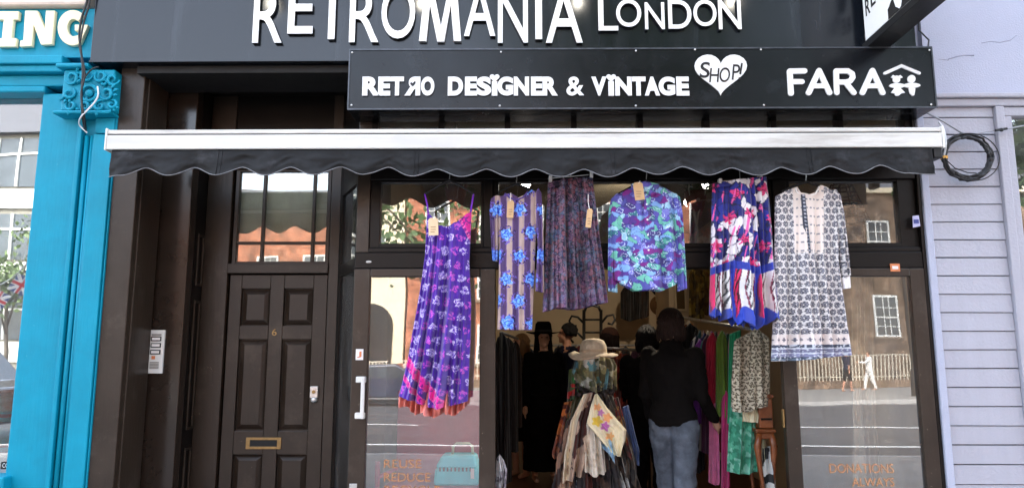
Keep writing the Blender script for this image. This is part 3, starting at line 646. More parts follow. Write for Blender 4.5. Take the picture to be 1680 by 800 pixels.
# projecting sign on its bracket, square to the wall
PS = thing('projecting_sign', (PX(1424, 75, -.2), -0.2, 3.66), 'white projecting sign with black splashes and the word RETRO', 'sign')
sx = PX(1424, 70, -0.26); ysn, yfn = -0.22, -1.13; th = .13
zs0 = PZ(76, -0.24, 1424)
b = MB(); b.box(sx + .006, sx + th, yfn, ysn, zs0 + .03, zs0 + .95); b.build('casing', MT['metal_dark'], PS, bevel=.005)
b = MB(); b.box(sx - .012, sx + th + .012, yfn - .02, ysn + .02, zs0 - .02, zs0 + .03); b.box(sx - .012, sx + th + .012, yfn - .02, yfn - .001, zs0 + .031, zs0 + .95)
b.box(sx - .008, sx + th + .008, yfn, ysn, zs0 + .95, zs0 + .99)
b.build('edge_frame', MT['metal_dark'], PS, bevel=.004)
b = MB(); b.box(sx + .03, sx + .09, ysn + .001, ys - .002, zs0 + .05, zs0 + .12); b.box(sx + .03, sx + .09, ysn + .001, ys - .002, zs0 + .75, zs0 + .82); b.build('bracket', MT['metal_dark'], PS, bevel=.004)
b = MB(); b.box(sx - .001, sx + .005, yfn + .012, ysn - .012, zs0 + .042, zs0 + .94); pn = b.build('panel', MT['letter'], PS)
def on_panel(poly_yz, name, m=MT['black'], k=0):
    b = MB(); n = len(poly_yz)
    b.add([(sx - .0016 - k * .0004, y, z) for y, z in poly_yz] + [(sx - .0011, y, z) for y, z in poly_yz], [tuple(range(n)), tuple(range(2 * n - 1, n - 1, -1))] + [(i, (i + 1) % n, (i + 1) % n + n, i + n) for i in range(n)])
    return b.build(name, m, pn)
rr = random.Random(5)
def splash(cy, cz, r, k=0, n=40, spk=.9):
    return on_panel([(cy + math.cos(2 * math.pi * i / n) * r * (rr.uniform(.55, 1) + (spk if rr.random() < .22 else 0)), cz + math.sin(2 * math.pi * i / n) * r * (rr.uniform(.55, 1) + (spk if rr.random() < .22 else 0))) for i in range(n)], 'paint_splash', k=k)
splash(ysn - .16, zs0 + .46, .10, 0); splash(ysn - .40, zs0 + .26, .018, 1, 16, .5); splash(ysn - .47, zs0 + .30, .02, 2, 16, .5); splash(ysn - .62, zs0 + .28, .02, 4, 16, .9)
on_panel([(ysn - .33, zs0 + .043)] + [(ysn - .33 - .55 * i / 24, zs0 + .09 + .05 * math.sin(i * .8) + rr.uniform(-.01, .03)) for i in range(25)] + [(yfn + .013, zs0 + .09), (yfn + .013, zs0 + .043)], 'paint_splash', k=5)
def panel_text(txt, y0, z0_, hgt, rise):
    for i, ch in enumerate(txt):
        v, f = glyph_mesh(ch, .01, .5); mn, mx = v.min(0), v.max(0); u = (v - mn) / np.maximum(mx - mn, 1e-9)
        wd = .062; yy = y0 - i * .078 - u[:, 0] * wd; zz = z0_ + i * rise + u[:, 1] * hgt
        b = MB(); b.add(list(zip((sx - .0012 - u[:, 2] * .002).tolist(), yy.tolist(), zz.tolist())), f); b.build('letter', MT['black'], pn)
panel_text('RETRO', ysn - .045, zs0 + .20, .115, .027)
b = MB(); b.tube([P(1508, 40, -.15) + Vector((0, 0, .3)), P(1508, 50, -.15), P(1524, 66, -.2), P(1522, 84, -.26)], .006, 6)
b.build('sign_cable', MT['plastic_black'], tag_=('black cable hanging from projecting sign to the sign box', 'cable'))

# swan-neck lamps over the sign (their bulbs glint in the board)
MT['bulb'] = emis('lamp_bulb', (1.0, 0.93, 0.8, 1), 60.0)
lamps = []
for k, (a, lb_) in enumerate(((445, 'above first R'), (692, 'above the M'), (948, 'between the two words'), (1201, 'above last N'))):
    if k == 0:
        X = PX(a, 15, ys) * 1.078; L0 = thing('sign_lamp', (X, ys, 4.6), 'lit swan neck lamp over charcoal sign ' + lb_, 'lamp', 'lamps above the shop sign')
        b = MB(); b.tube([(X, ys, 4.6), (X, ys - .12, 4.62), (X, ys - .3, 4.55), (X, ys - .38, 4.42), (X, ys - .38, 4.28)], .012, 8); b.build('lamp_arm', MT['metal_dark'], L0, smooth=True)
        b = MB(); b.lathe((X, ys - .38, 4.12), [(.11, 0), (.105, .04), (.07, .1), (.03, .14), (.025, .18)], 20, closed=False); b.build('lamp_shade', MT['metal_dark'], L0, smooth=True)
        b = MB(); b.ell((X, ys - .38, 4.135), (.034, .034, .045), 14, 10); b.build('bulb', MT['bulb'], L0, smooth=True)
        lamps.append(X)
    else:
        c = copy_tree(L0); c.location.x = PX(a, 15, ys) * 1.078; c['label'] = 'lit swan neck lamp over charcoal sign ' + lb_

# ================================================================== AWNING
ya = -0.42
ax0, ax1 = PX(175, 228, ya), PX(1546, 224, ya); az0, az1 = PZ(243, ya), PZ(211, ya)
AW = thing('awning', ((ax0 + ax1) / 2, -.2, az0), 'retracted dark grey awning with white front rail and scalloped valance', 'awning')
b = MB(); b.box(ax0, ax1, ya, ya + .035, az0, az1 - .034); b.box(ax0, ax1, ya + .004, ya + .05, az1 - .026, az1 + .002); b.build('front_rail', MT['rail_white'], AW, bevel=.006)
b = MB(); b.box(ax0 + .01, ax1 - .01, ya + .012, ya + .03, az1 - .036, az1 - .024); b.build('rail_groove', MT['black'], AW)
MT['rusty'] = mat('weathered_fabric_roll', C(120, 112, 104), .7, var=.3, scale=7, dirt=(C(84, 60, 40), .8))
b = MB(); n = 14
xm = PX(585, 205, ya)
b.tube([(ax0 + .02, ya + .12, az1 - .02), (xm, ya + .12, az1 - .02)], .045, 14); b.build('rolled_fabric', MT['rail_white'], AW, smooth=True)
b = MB(); b.tube([(xm, ya + .12, az1 - .018), (ax1 - .02, ya + .12, az1 - .018)], .05, 14); b.build('rolled_fabric', MT['rusty'], AW, smooth=True)
b = MB(); b.box(ax0 + .05, ax1 - .05, ya + .17, -.025, az1 - .12, az1 - .015); b.build('cassette', MT['brown_trim_shade'], AW, bevel=.01)
for (e0, e1) in ((ax0 - .012, ax0 - .001), (ax1 + .001, ax1 + .014)):
    b = MB(); b.box(e0, e1, ya - .004, ya + .17, az0 - .005, az1 + .012); b.build('end_cap', MT['white'], AW, bevel=.005)
for (e0, e1) in ((ax0 + .1, -.2), (.2, ax1 - .1)):
    b = MB(); b.tube([(e0, ya + .08, az0 + .035), (e1, ya + .14, az0 + .035)], .022, 8); b.build('folding_arm', MT['metal_dark'], AW, smooth=True)
b = MB(); b.box(PX(1534, 250, ya), ax1, ya + .01, ya + .1, PZ(260, ya), az0 - .002); b.build('arm_bracket', MT['metal_dark'], AW, bevel=.008)
# valance
vx0, vx1 = PX(181, 260, ya), PX(1532, 260, ya); nu, nv = 900, 14
per = (PX(358, 289, ya) - PX(281, 290, ya)) * 1.035; xph = PX(358, 289, ya)
zlo, zhi = PZ(289.5, ya), PZ(275, ya)
x = np.linspace(vx0, vx1, nu + 1); ph = (x - xph) / per
zbot = zhi + (zlo - zhi) * (np.cos(math.pi * ph) ** 2) ** 0.8
zbot = np.where(x > PX(1490, 285, ya), np.minimum(zbot, zlo + .0), zbot); zbot = np.where(x < PX(196, 285, ya), np.minimum(zbot, zlo), zbot)
zbot += (vnoise(x * 2.0, x * 0, 3) - .5) * .022
V = []; F = []
for j in range(nv + 1):
    s_ = j / nv; z = az0 * (1 - s_) + zbot * s_
    yv = ya + .012 - s_ * (.020 + .016 * np.cos(2 * math.pi * ph) + .040 * (fbm(x * 4, s_ * 2 + x * 0, 4) - .5)) - .034 * (np.abs(fbm(x * 6 + s_ * 2.5, s_ * 3 - x * 3, 8) - .5)) * min(1, s_ * 3)
    V += list(zip(x.tolist(), yv.tolist(), z.tolist()))
for j in range(nv):
    for i in range(nu): a = j * (nu + 1) + i; F.append((a, a + nu + 1, a + nu + 2, a + 1))
b = MB(); b.add(V, F); vl = b.build('valance', MT['valance'], AW, smooth=True)
sm = vl.modifiers.new('thick', 'SOLIDIFY'); sm.thickness = .003
i_ = [(x[i], ya + .012 - (.020 + .016 * math.cos(2 * math.pi * ph[i]) + .040 * (float(fbm(np.array([x[i] * 4]), np.array([2.0]), 4)[0]) - .5)) - .034 * abs(float(fbm(np.array([x[i] * 6 + 2.5]), np.array([3 - x[i] * 3]), 8)[0]) - .5) - .003, zbot[i] + .001) for i in range(0, nu + 1, 3)]
b = MB(); b.tube(i_, .0032, 6); b.build('edge_binding', mat('grey_binding', C(112, 112, 114), .6, var=.3, scale=20), vl, smooth=True)

# stitched seams of the valance cloth
for a in (360, 683, 1006, 1329):
    X = PX(a, 270, ya); pts = []; ph_ = (X - xph) / per
    for j in range(8):
        s_ = j / 7 * .93; zb__ = zhi + (zlo - zhi) * (math.cos(math.pi * ph_) ** 2) ** .8; z = az0 * (1 - s_) + zb__ * s_
        yy = ya + .012 - s_ * (.020 + .016 * math.cos(2 * math.pi * ph_) + .040 * (float(fbm(np.array([X * 4]), np.array([s_ * 2]), 4)[0]) - .5)) - .034 * abs(float(fbm(np.array([X * 6 + s_ * 2.5]), np.array([s_ * 3 - X * 3]), 8)[0]) - .5) * min(1, s_ * 3)
        pts.append((X, yy - .0025, z))
    b = MB()
    for dx in (-.012, .012): b.tube([(p[0] + dx, p[1], p[2]) for p in pts], .0022, 5)
    b.build('stitched_seam', MT['valance'], vl, smooth=True)
# rail that carries the garments, under the awning
zr_ = 2.80; yr = -0.24
b = MB(); b.tube([(PX(640, 285, yr), yr, zr_), (PX(1440, 285, yr), yr, zr_)], .012, 10)
RL = thing('clothes_rail', (0, yr, zr_), 'dark steel rail under the awning carrying the displayed garments', 'rail'); b.build('bar', MT['metal_dark'], RL, smooth=True)
for a in (660, 1010, 1425):
    b = MB(); X = PX(a, 285, yr); b.tube([(X, yr, zr_ + .005), (X, -.012, zr_ + .09)], .008, 8); b.build('bracket', MT['metal_dark'], RL)

# ================================================================== INTERCOM
yi = y1
ix0, ix1 = PX(245, 578, yi), PX(270, 578, yi); iz0, iz1 = PZ(612, yi, 257), PZ(541, yi, 257)
IC = thing('intercom', ((ix0 + ix1) / 2, yi, iz0), 'white metal door intercom panel with three call buttons', 'intercom')
b = MB(); b.box(ix0, ix1, yi - .022, yi - .001, iz0, iz1); b.build('plate', MT['white'], IC, bevel=.004)
for k, row in enumerate((555.5, 566, 577)):
    z = PZ(row, yi, 257); b = MB(); b.box(ix0 + .018, ix1 - .018, yi - .027, yi - .0225, z - .016, z + .016); bt = b.build('call_button', MT['black'], IC, bevel=.002)
    b = MB(); b.box(ix0 + .026, ix1 - .026, yi - .0285, yi - .0272, z - .009, z + .009); b.build('name_card', MT['white_paper'], bt)
b = MB()
for k in range(5): z = PZ(594 + k * 2.4, yi, 257); b.box(ix0 + .02, ix1 - .025, yi - .0245, yi - .0222, z - .003, z + .003)
b.build('speaker_grille', mat('grey_slots', C(120, 116, 110), .6), IC)
b = MB(); z = PZ(549, yi, 257); b.box(ix0 + .02, ix1 - .02, yi - .0245, yi - .0222, z - .008, z + .008); b.build('top_label', mat('grey_label', C(150, 146, 140), .6), IC)
b = MB(); z = PZ(586, yi, 257); b.box(ix0 + .03, ix0 + .055, yi - .0245, yi - .0222, z - .012, z + .012); b.build('key_mark', MT['orange'], IC)
# ================================================================== TEAL SHOP on the left
TS = thing('teal_shop', (PX(60, 600, 0) - 3, 0, 0), 'bright teal painted shopfront with carved console and cream letters', 'shop')
def tx(px, row=400, y=0.0): return PX(px, row, y)
tR = xl0 - 0.004
XG = tx(64, 400, .1)                                  # right edge of the glass
zg1 = PZ(163, .1, 60)
b = MB(); b.box(-9.5, tR, 0.25, 8.6, 3.75, 9.0); b.build('upper_wall', mat('pink_render', C(214, 178, 160), .8), TS)
b = MB(); b.box(-9.6, tR + .01, -.1, 8.7, 9.0, 9.15); b.build('roof', MT['black'], TS)
b = MB(); b.box(-9.5, xl0 - .25, -.11, .25, PZ(9, -.1, 60), 4.4); b.build('cornice', MT['stone'], TS, bevel=.02)
zf_ = PZ(96, -.04, 60)
b = MB(); b.box(-9.5, xl0 - .02, -.05, .25, zf_, PZ(9, -.1, 60) - .003); b.build('fascia_board', MT['teal'], TS, bevel=.004)
b = MB()
b.box(-9.5, tx(117, 110), -.11, .24, PZ(104, -.11, 60), zf_ - .003); b.box(-9.5, tx(117, 110), -.085, .24, PZ(118, -.08, 60), PZ(104, -.11, 60) - .002)
b.build('frieze_moulding', MT['teal'], TS, bevel=.008)
b = MB(); b.box(-9.5, XG + .22, -.03, .24, zg1 + .05, PZ(118, -.08, 60) - .003); b.box(-9.5, XG + .03, -.045, .2, zg1 + .002, zg1 + .048); b.build('window_head', MT['teal'], TS, bevel=.01)
# pilaster: flat, two fluted beads, sunk panel
px_ = [tx(q) for q in (64, 117, 126, 133, 139, 178)]
zc0 = PZ(190, -.1, 140)
b = MB(); b.box(XG + .002, px_[1], -.02, .2, .02, zg1); b.build('window_frame', MT['teal'], TS, bevel=.012)
b = MB(); b.box(px_[1] + .002, tR, .0, .24, .02, zc0)
pil = b.build('pilaster', MT['teal'], TS)
b = MB()
b.box(px_[1] + .002, px_[1] + .03, -.05, -.001, .02, zc0); b.box(px_[4] + .03, px_[5], -.06, -.001, .02, zc0 - .12); b.box(px_[4] + .03, px_[5], -.05, -.001, zc0 - .11, zc0)
b.box(px_[5] + .012, tR, -.045, -.001, .02, zc0)
b.build('flat_moulding', MT['teal'], pil, bevel=.006)
for q in (px_[2] + .02, px_[3] + .03, px_[4] + .012):
    b = MB(); b.tube([(q, -.02, .02), (q, -.02, zc0 - .12)], .017, 12); b.build('bead_moulding', MT['teal'], pil, smooth=True)
# console with carved leaves
kx0, kx1 = tx(117, 150), tx(209, 150); kz0, kz1 = PZ(180, -.14, 160), PZ(112, -.14, 160)
KB = MB(); KB.box(kx0 + .01, tR + .01, -.12, .24, kz0, kz1); KB.box(kx0 - .03, tR + .012, -.145, .24, zc0 + .002, kz0 - .002); KB.box(kx0 - .03, tx(165, 120), -.16, .24, kz1 + .002, kz1 + .035)
cs = KB.build('console', MT['teal'], TS, bevel=.012)
rr = random.Random(11)
def leaf_scroll(b, cx, cz, r, a0, n=5):
    for i in range(n):
        a = a0 + (i - n / 2) * .42; p0 = Vector((cx, -.125, cz)); 
        pts = [p0 + Vector((math.cos(a + .12 * j) * r * j / 4, -.003 - .016 * math.sin(math.pi * j / 5), math.sin(a + .12 * j) * r * j / 4)) for j in range(1, 6)]
        b.tube(pts, [.004, .008, .010, .008, .003], 7)
kcx, kcz = (kx0 + tR) / 2 + .03, (kz0 + kz1) / 2
b = MB()
ring = [(kcx + .055 * math.cos(t), -.135, kcz - .03 + .055 * math.sin(t)) for t in np.linspace(0, 6.28, 18)]
b.tube(ring, .011, 7); b.ell((kcx, -.13, kcz - .03), (.028, .022, .028), 12, 8)
def spiral(cx, cz, r, a0, sgn):
    pts = []; rs_ = []
    for j in range(17):
        q = j / 16; a = a0 + sgn * q * 8.2; pts.append((cx + r * (1 - .82 * q) * math.cos(a), -.124 - .012 * math.sin(math.pi * q), cz + r * (1 - .82 * q) * math.sin(a))); rs_.append(.0035 + .0085 * math.sin(math.pi * min(1, q * 1.15 + .05)))
    b.tube(pts, rs_, 7)
for dx, dz, r, a0, sg in ((-.13, .085, .052, 3.6, 1), (-.035, .10, .045, .2, -1), (.07, .095, .05, 2.4, 1), (.155, .07, .045, 0, -1), (-.14, -.03, .045, 1.2, -1), (.12, -.03, .05, 3.4, 1), (-.12, -.115, .045, 2.0, 1), (-.02, -.125, .04, 4.0, -1), (.08, -.12, .045, .8, 1), (.165, -.11, .038, 2.0, -1)):
    spiral(kcx + dx, kcz + dz, r, a0, sg)
    for q in range(3):
        a = a0 + math.pi + (q - 1) * .55; b.tube([(kcx + dx + math.cos(a) * r * t, -.122 - .014 * math.sin(math.pi * (t - .9) / .9), kcz + dz + math.sin(a + .25 * (t - 1)) * r * t) for t in (.95, 1.15, 1.4, 1.65)], [.004, .010, .011, .003], 7)
b.build('carved_leaves', MT['teal'], cs, smooth=True)
# side of the pilaster facing the shop post
b = MB(); b.box(tR + .0, tR + .012, -.1, .02, .3, zc0 - .01); 
# window
b = MB(); b.box(-9.4, XG, .09, .096, PZ(788, .05, 30), zg1); pn = b.build('window_pane', MT['glass_street'], TS)
b = MB(); b.box(-9.5, XG + .05, -.1, .2, PZ(800, -.1, 30) - .05, PZ(782, -.1, 30)); b.build('window_sill', MT['teal'], TS, bevel=.012)
b = MB(); b.box(-9.5, XG, .0, .2, .02, PZ(800, -.1, 30) - .052); b.build('stall_riser', MT['teal'], TS)
b = MB(); b.box(-9.5, tR - .1, 3.0, 3.1, .1, 3.4); b.box(-9.5, tR - .1, .25, 3.0, 3.35, 3.45); b.build('interior_wall', mat('grey_shop_interior', C(150, 150, 150), .8), TS)
b = MB(); b.box(-9.5, tR - .1, .25, 3.0, 0, .12); b.build('interior_floor', MT['black'], TS)
b = MB(); b.box(-9.5, -9.4, .25, 8.6, 0, 3.75); b.box(-9.5, tR, 8.5, 8.6, 0, 3.75); b.build('outer_wall', brk, TS)
# sticker on the pane
b = MB(); a0, a1 = PX(0, 768, .08), PX(26, 768, .08); b.box(a0, a1, .085, .0885, PZ(776, .08, 10), PZ(757, .08, 10)); st = b.build('window_sticker', MT['black'], TS)
for i, ch in enumerate('CCTV'): letter(ch, 4 + i * 5, 759, 8.2 + i * 5, 766, .0845, .001, MT['white_paper'], st)
b = MB(); b.box(a0, a1, .083, .0845, PZ(776, .08, 10), PZ(769, .08, 10)); b.build('sticker_band', mat('grey_band', C(150, 150, 150), .6), st)
# cream slab letters ING
def slab(polys, name='letter'):
    b = MB(); yy = -.05
    for p in polys: b.prism([(P(a, c, yy).x, P(a, c, yy).z) for a, c in p], yy - .034, yy - .002)
    return b.build(name, MT['cream'], TS, bevel=.004)
slab([[(2, 22), (36, 22), (35, 36), (27, 36), (24, 66), (32, 66), (31, 80), (1, 80), (2, 66), (8, 66), (11, 36), (1, 36)]])
slab([[(46, 21), (66, 21), (78, 50), (80, 21), (95, 21), (90, 76), (72, 77), (60, 45), (57, 79), (37, 80), (38, 70), (43, 69)]])
arc = [(124 + 25 * math.cos(t), 49 + 29 * math.sin(t)) for t in np.linspace(-.85, -5.2, 26)]
inn = [(125 + 10 * math.cos(t), 49 + 14 * math.sin(t)) for t in np.linspace(-5.0, -1.0, 18)]
slab([arc + [(149, 45), (148, 44), (127, 44), (127, 54), (134, 54), (133, 61)] + inn + [(134, 38)]])

# ================================================================== LAVENDER BUILDING on the right
LB = thing('lavender_building', (PX(1600, 500, 0), 0, 0), 'pale lavender building with weatherboard front under a smooth rendered wall', 'building')
lx0 = xr1 + 0.004
xt1, xt2, xt3 = PX(1531, 420, 0), PX(1639, 300, 0), PX(1654, 300, 0)
zcor = PZ(152, -.05, 1600)
b = MB(); b.box(xr1 + .11, 9.0, .0, 8.6, zcor, 9.3); b.box(PX(1500, 60, 0), xr1 + .108, .05, .3, zcor + .05, 9.3); b.build('rendered_wall', MT['lav_wall'], LB)
b = MB(); b.box(lx0 - .1, 9.1, -.1, 8.7, 9.3, 9.45); b.build('roof', MT['black'], LB)
b = MB(); b.box(lx0 + .02, 9.0, -.06, .1, zcor - .035, zcor - .002); b.box(lx0 + .02, 9.0, -.035, .1, zcor - .09, zcor - .037); b.build('cornice', MT['lav_board'], LB, bevel=.008)
zz = zcor - .095; k = 0; pitch = (PZ(222, 0, 1580) - PZ(394, 0, 1580)) / 6.0
zref = PZ(222, 0, 1580); zz = zref
while zz < zcor - .1 - pitch: zz += pitch
z_top = zcor - .092
while z_top > .15:
    zb_ = zz if k == 0 else zz
    b = MB(); z1_ = z_top; z0_ = max(zz, .1)
    if z1_ - z0_ > .02:
        ja, jb = rr.uniform(-.002, .003), rr.uniform(-.002, .003); b.hexa([(xt1, -.013 + ja, z0_ + .0045 + ja), (xt2, -.013 + jb, z0_ + .0045 + jb), (xt2, -.006, z1_), (xt1, -.006, z1_)], [(xt1, .03, z0_ + .0045), (xt2, .03, z0_ + .0045), (xt2, .03, z1_), (xt1, .03, z1_)])
        b.build('weatherboard', MT['lav_board'], LB, bevel=.003)
    z_top = zz; zz -= pitch; k += 1
b = MB(); b.box(lx0, xt1 - .002, -.035, .1, .05, zcor - .093); b.build('corner_trim', MT['lav_wall'], LB, bevel=.006)
b = MB(); b.box(xt2 + .002, xt3, -.04, .1, .05, zcor - .093); b.build('vertical_trim', MT['lav_board'], LB, bevel=.006)
b = MB(); b.box(xt3 + .002, PX(1668, 300, 0), -.02, .1, .05, zcor - .16); b.box(xt3 + .002, 8.9, -.02, .1, zcor - .158, zcor - .093)
b.box(8.0, 8.9, -.02, .1, .05, zcor - .16); b.box(PX(1668, 300, 0) + .001, 7.99, -.02, .1, .05, 1.0)
wf = b.build('window_frame', MT['lav_board'], LB, bevel=.006)
b = MB(); b.box(PX(1668, 300, 0), 8.0, .03, .036, 1.0, zcor - .16); b.build('pane', MT['glass'], wf)
b = MB(); b.box(lx0 + .2, 8.9, 1.6, 1.7, 0, 3.4); b.build('interior_wall', mat('dim_interior', C(70, 60, 56), .8), LB)
b = MB(); b.box(lx0, 9.0, .11, 1.7, 3.36, 3.4); b.box(8.92, 9.0, .1, 8.6, .0, 3.4); b.box(lx0 + .11, 9.0, 8.5, 8.6, 0, 3.4); b.build('outer_wall', MT['lav_wall'], LB)
# crack in the render
b = MB(); pts = [(1540, 97), (1556, 99), (1556, 97), (1570, 93), (1580, 91), (1598, 91), (1610, 71), (1625, 68), (1640, 70), (1658, 66), (1668, 58)]
b.tube([P(a, c, -.0005) for a, c in pts[:6]], [.0008, .002, .003, .003, .002, .004], 5); b.tube([P(a, c, -.0005) for a, c in pts[6:]], .0018, 5); b.build('wall_crack', mat('crack', C(136, 139, 156), .9), LB)

# ================================================================== CABLES
cc = P(1587, 258, -.09)
b = MB(); rr = random.Random(4)
for k in range(8):
    r0 = .163 + rr.uniform(-.015, .013); ox, oz = rr.uniform(-.008, .008), rr.uniform(-.01, .01); e = rr.uniform(.9, .98)
    b.tube([(cc.x + ox + r0 * math.cos(t), cc.y + rr.uniform(-.012, .012), cc.z + oz + r0 * e * math.sin(t)) for t in np.linspace(0, 6.2832, 44)], .0085, 7)
b.tube([(cc.x + .02 + .19 * math.cos(t), cc.y - .01, cc.z + .0 + .165 * math.sin(t)) for t in np.linspace(-2.2, 2.2, 34)], .004, 6)
b.tube([P(1546, 250, -.1), P(1552, 262, -.11), P(1567, 276, -.11), P(1587, 283, -.1), P(1602, 284, -.1)], .004, 6)
b.build('cable_coil', MT['plastic_black'], smooth=True, tag_=('coil of black cable hung on the lavender weatherboards', 'cable'))
b = MB(); b.box(cc.x - .172, cc.x - .142, cc.y - .02, cc.y + .02, cc.z - .012, cc.z + .008); b.build('cable_tie', mat('yellow_tape', C(206, 150, 60), .6), bpy.data.objects['cable_coil'])
def cable(pts, r, m, label, name='cable'):
    q = [Vector(p) for p in pts]; out = []
    for i in range(len(q) - 1):                      # smoothed polyline
        a = q[max(i - 1, 0)]; b_ = q[i]; c = q[i + 1]; d = q[min(i + 2, len(q) - 1)]
        for t in np.linspace(0, 1, 6, endpoint=False):
            out.append(.5 * ((2 * b_) + (c - a) * t + (2 * a - 5 * b_ + 4 * c - d) * t * t + (3 * b_ - a - 3 * c + d) * t ** 3))
    out.append(q[-1]); b = MB(); b.tube(out, r, 7); return b.build(name, m, smooth=True, tag_=(label, 'cable'))
cable([P(1519, 184, -.1), P(1540, 195, -.1), P(1562, 208, -.1), P(1580, 219, -.08)], .007, MT['cable_grey'], 'grey cable slanting from sign box down to the black coil')
cable([P(1580, 219, -.08), P(1600, 219, -.07), P(1625, 215, -.07), P(1650, 212, -.07), P(1700, 202, -.07)], .005, MT['cable_grey'], 'thin grey cable running right from the coil across the boards')
cable([P(1540, 200, -.12), P(1548, 212, -.2), P(1552, 235, -.2), P(1549, 254, -.15)], .006, MT['cable_white'], 'white cable looping beside the right end of the awning rail')
b = MB(); b.tube([P(1633, 214, -.08), P(1652, 211, -.08)], .009, 7); b.ell(P(1643, 213, -.08), (.016, .012, .014), 10, 7); b.build('cable_clip', MT['plastic_black'], tag_=('black clip where thin grey cable crosses the lavender trim', 'clip'))
yc = -.19
cable([P(146, -14, yc), P(141, 8, yc), P(134, 30, yc), P(130, 58, yc), P(133, 85, yc), P(136, 118, yc), P(134, 150, yc), P(135, 185, yc), P(139, 212, -.09)], .0075, MT['plastic_black'], 'left black cable hanging down the teal shopfront over carved console')
cable([P(150, -14, yc), P(145, 12, yc), P(138, 35, yc), P(133, 60, yc - .01), P(131, 78, yc), P(139, 120, yc), P(133, 155, yc - .01), P(138, 190, yc), P(141, 214, -.09)], .0065, MT['plastic_black'], 'right black cable twisted round another on the teal shopfront')
cable([P(162, 110, yc), P(152, 113, yc), P(143, 122, yc), P(138, 130, yc)], .005, MT['plastic_black'], 'short black cable curving under the corner of charcoal sign')
cable([P(160, 142, yc), P(161, 156, yc), P(155, 168, yc), P(143, 181, yc), P(133, 192, yc), P(130, 204, -.1), P(139, 214, -.09), P(143, 218, -.08)], .0055, MT['cable_white'], 'white cable curling across carved teal console')

# ================================================================== ACROSS THE STREET (seen in the window panes)
MT['red_brick'] = brick('orange_red_brick', C(176, 98, 64), C(140, 74, 50), C(150, 130, 112), var=.5)
MT['brown_brick'] = brick('brown_stock_brick', C(128, 102, 80), C(98, 76, 60), C(120, 110, 98), var=.55)
MT['far_white'] = mat('white_sash_paint', C(232, 230, 222), .6, var=.05)
MT['far_cream'] = mat('cream_stucco', C(222, 206, 176), .8, var=.1, scale=1)
MT['concrete'] = mat('pale_concrete', C(142, 137, 124), .85, var=.2, scale=1)
MT['sill_stone'] = mat('sooty_sill', C(120, 104, 88), .8, var=.2)
MT['slate'] = mat('roof_slate', C(84, 84, 88), .7, var=.2)
MT['dark_pane'] = mat('dark_window_pane', C(66, 74, 80), .12, var=.3, scale=2)
def house(name, x0, x1, yface, h, wallm, label, wins, deep=9.0, doorx=None, winw=1.1, winh=1.9, floors=(1.1, 4.3, 7.3), roof=True):
    H = thing(name, ((x0 + x1) / 2, yface, 0), label, 'building')
    b = MB(); b.box(x0, x1, yface - deep, yface, -.1, h); b.build('wall', wallm, H)
    if roof:
        b = MB(); b.box(x0 - .15, x1 + .15, yface - deep, yface + .25, h, h + .3); b.build('parapet', MT['far_cream'], H)
        b = MB(); b.hexa([(x0, yface - .4, h + .3), (x1, yface - .4, h + .3), (x1, yface - deep, h + .3), (x0, yface - deep, h + .3)], [(x0 + .5, yface - 2.5, h + 2), (x1 - .5, yface - 2.5, h + 2), (x1 - .5, yface - deep + 2, h + 2), (x0 + .5, yface - deep + 2, h + 2)]); b.build('roof', MT['slate'], H)
    for wx in wins:
        for z in floors:
            if z + winh > h: continue
            b = MB(); w2 = winw / 2; yy = yface
            for (a0, a1, c0, c1) in ((wx - w2 - .1, wx - w2, z - .1, z + winh + .1), (wx + w2, wx + w2 + .1, z - .1, z + winh + .1), (wx - w2, wx + w2, z - .1, z), (wx - w2, wx + w2, z + winh, z + winh + .1),
                                     (wx - w2, wx + w2, z + winh / 2 - .04, z + winh / 2 + .04), (wx - .17, wx - .13, z, z + winh / 2 - .04), (wx + .13, wx + .17, z, z + winh / 2 - .04),
                                     (wx - .17, wx - .13, z + winh / 2 + .04, z + winh), (wx + .13, wx + .17, z + winh / 2 + .04, z + winh), (wx - w2, wx - .17, z + winh * .25 - .02, z + winh * .25 + .02), (wx - .13, wx + .13, z + winh * .25 - .02, z + winh * .25 + .02), (wx + .17, wx + w2, z + winh * .25 - .02, z + winh * .25 + .02), (wx - w2, wx - .17, z + winh * .75 - .02, z + winh * .75 + .02), (wx - .13, wx + .13, z + winh * .75 - .02, z + winh * .75 + .02), (wx + .17, wx + w2, z + winh * .75 - .02, z + winh * .75 + .02)): b.box(a0, a1, yy + .002, yy + .06, c0, c1)
            f_ = b.build('window', MT['far_white'], H)
            b = MB(); b.box(wx - w2, wx + w2, yy + .002, yy + .02, z, z + winh); b.build('pane', MT['dark_pane'], f_)
            b = MB(); b.box(wx - w2 - .2, wx + w2 + .2, yy + .002, yy + .15, z - .25, z - .102); b.build('window_sill', MT['sill_stone'], f_)
    if doorx is not None:
        b = MB(); b.box(doorx - .5, doorx + .5, yface + .002, yface + .08, 0, 2.3); b.build('door', mat('far_door', C(40, 50, 60), .4), H)
    return H
house('brick_house', 11.5, 29.5, -35, 10.5, MT['brown_brick'], 'long brown brick terrace across the street with white sash windows', [13.0, 16.3, 19.6, 22.9, 26.4], floors=(2.65, 6.6), winh=2.1)
house('brick_house', -6.2, 11.4, -34.9, 12.2, MT['red_brick'], 'tall orange red brick house across the street seen in the shop windows', [-4.5, -1.6, 1.4, 4.4, 7.4, 10], floors=(1.2, 4.6, 8.0), doorx=-.1)
house('brick_house', -18.4, -9.7, -34.8, 9.5, MT['red_brick'], 'lower orange brick house across the street beside the cream one', [-17, -14.2, -11.5], floors=(1.2, 5.2), doorx=-15.5)
A_ = house('stucco_house', -9.6, -6.3, -34.7, 11, MT['far_cream'], 'cream stucco house across the street with arched doorway', [-7.9], floors=(6.2,), winw=1.0)
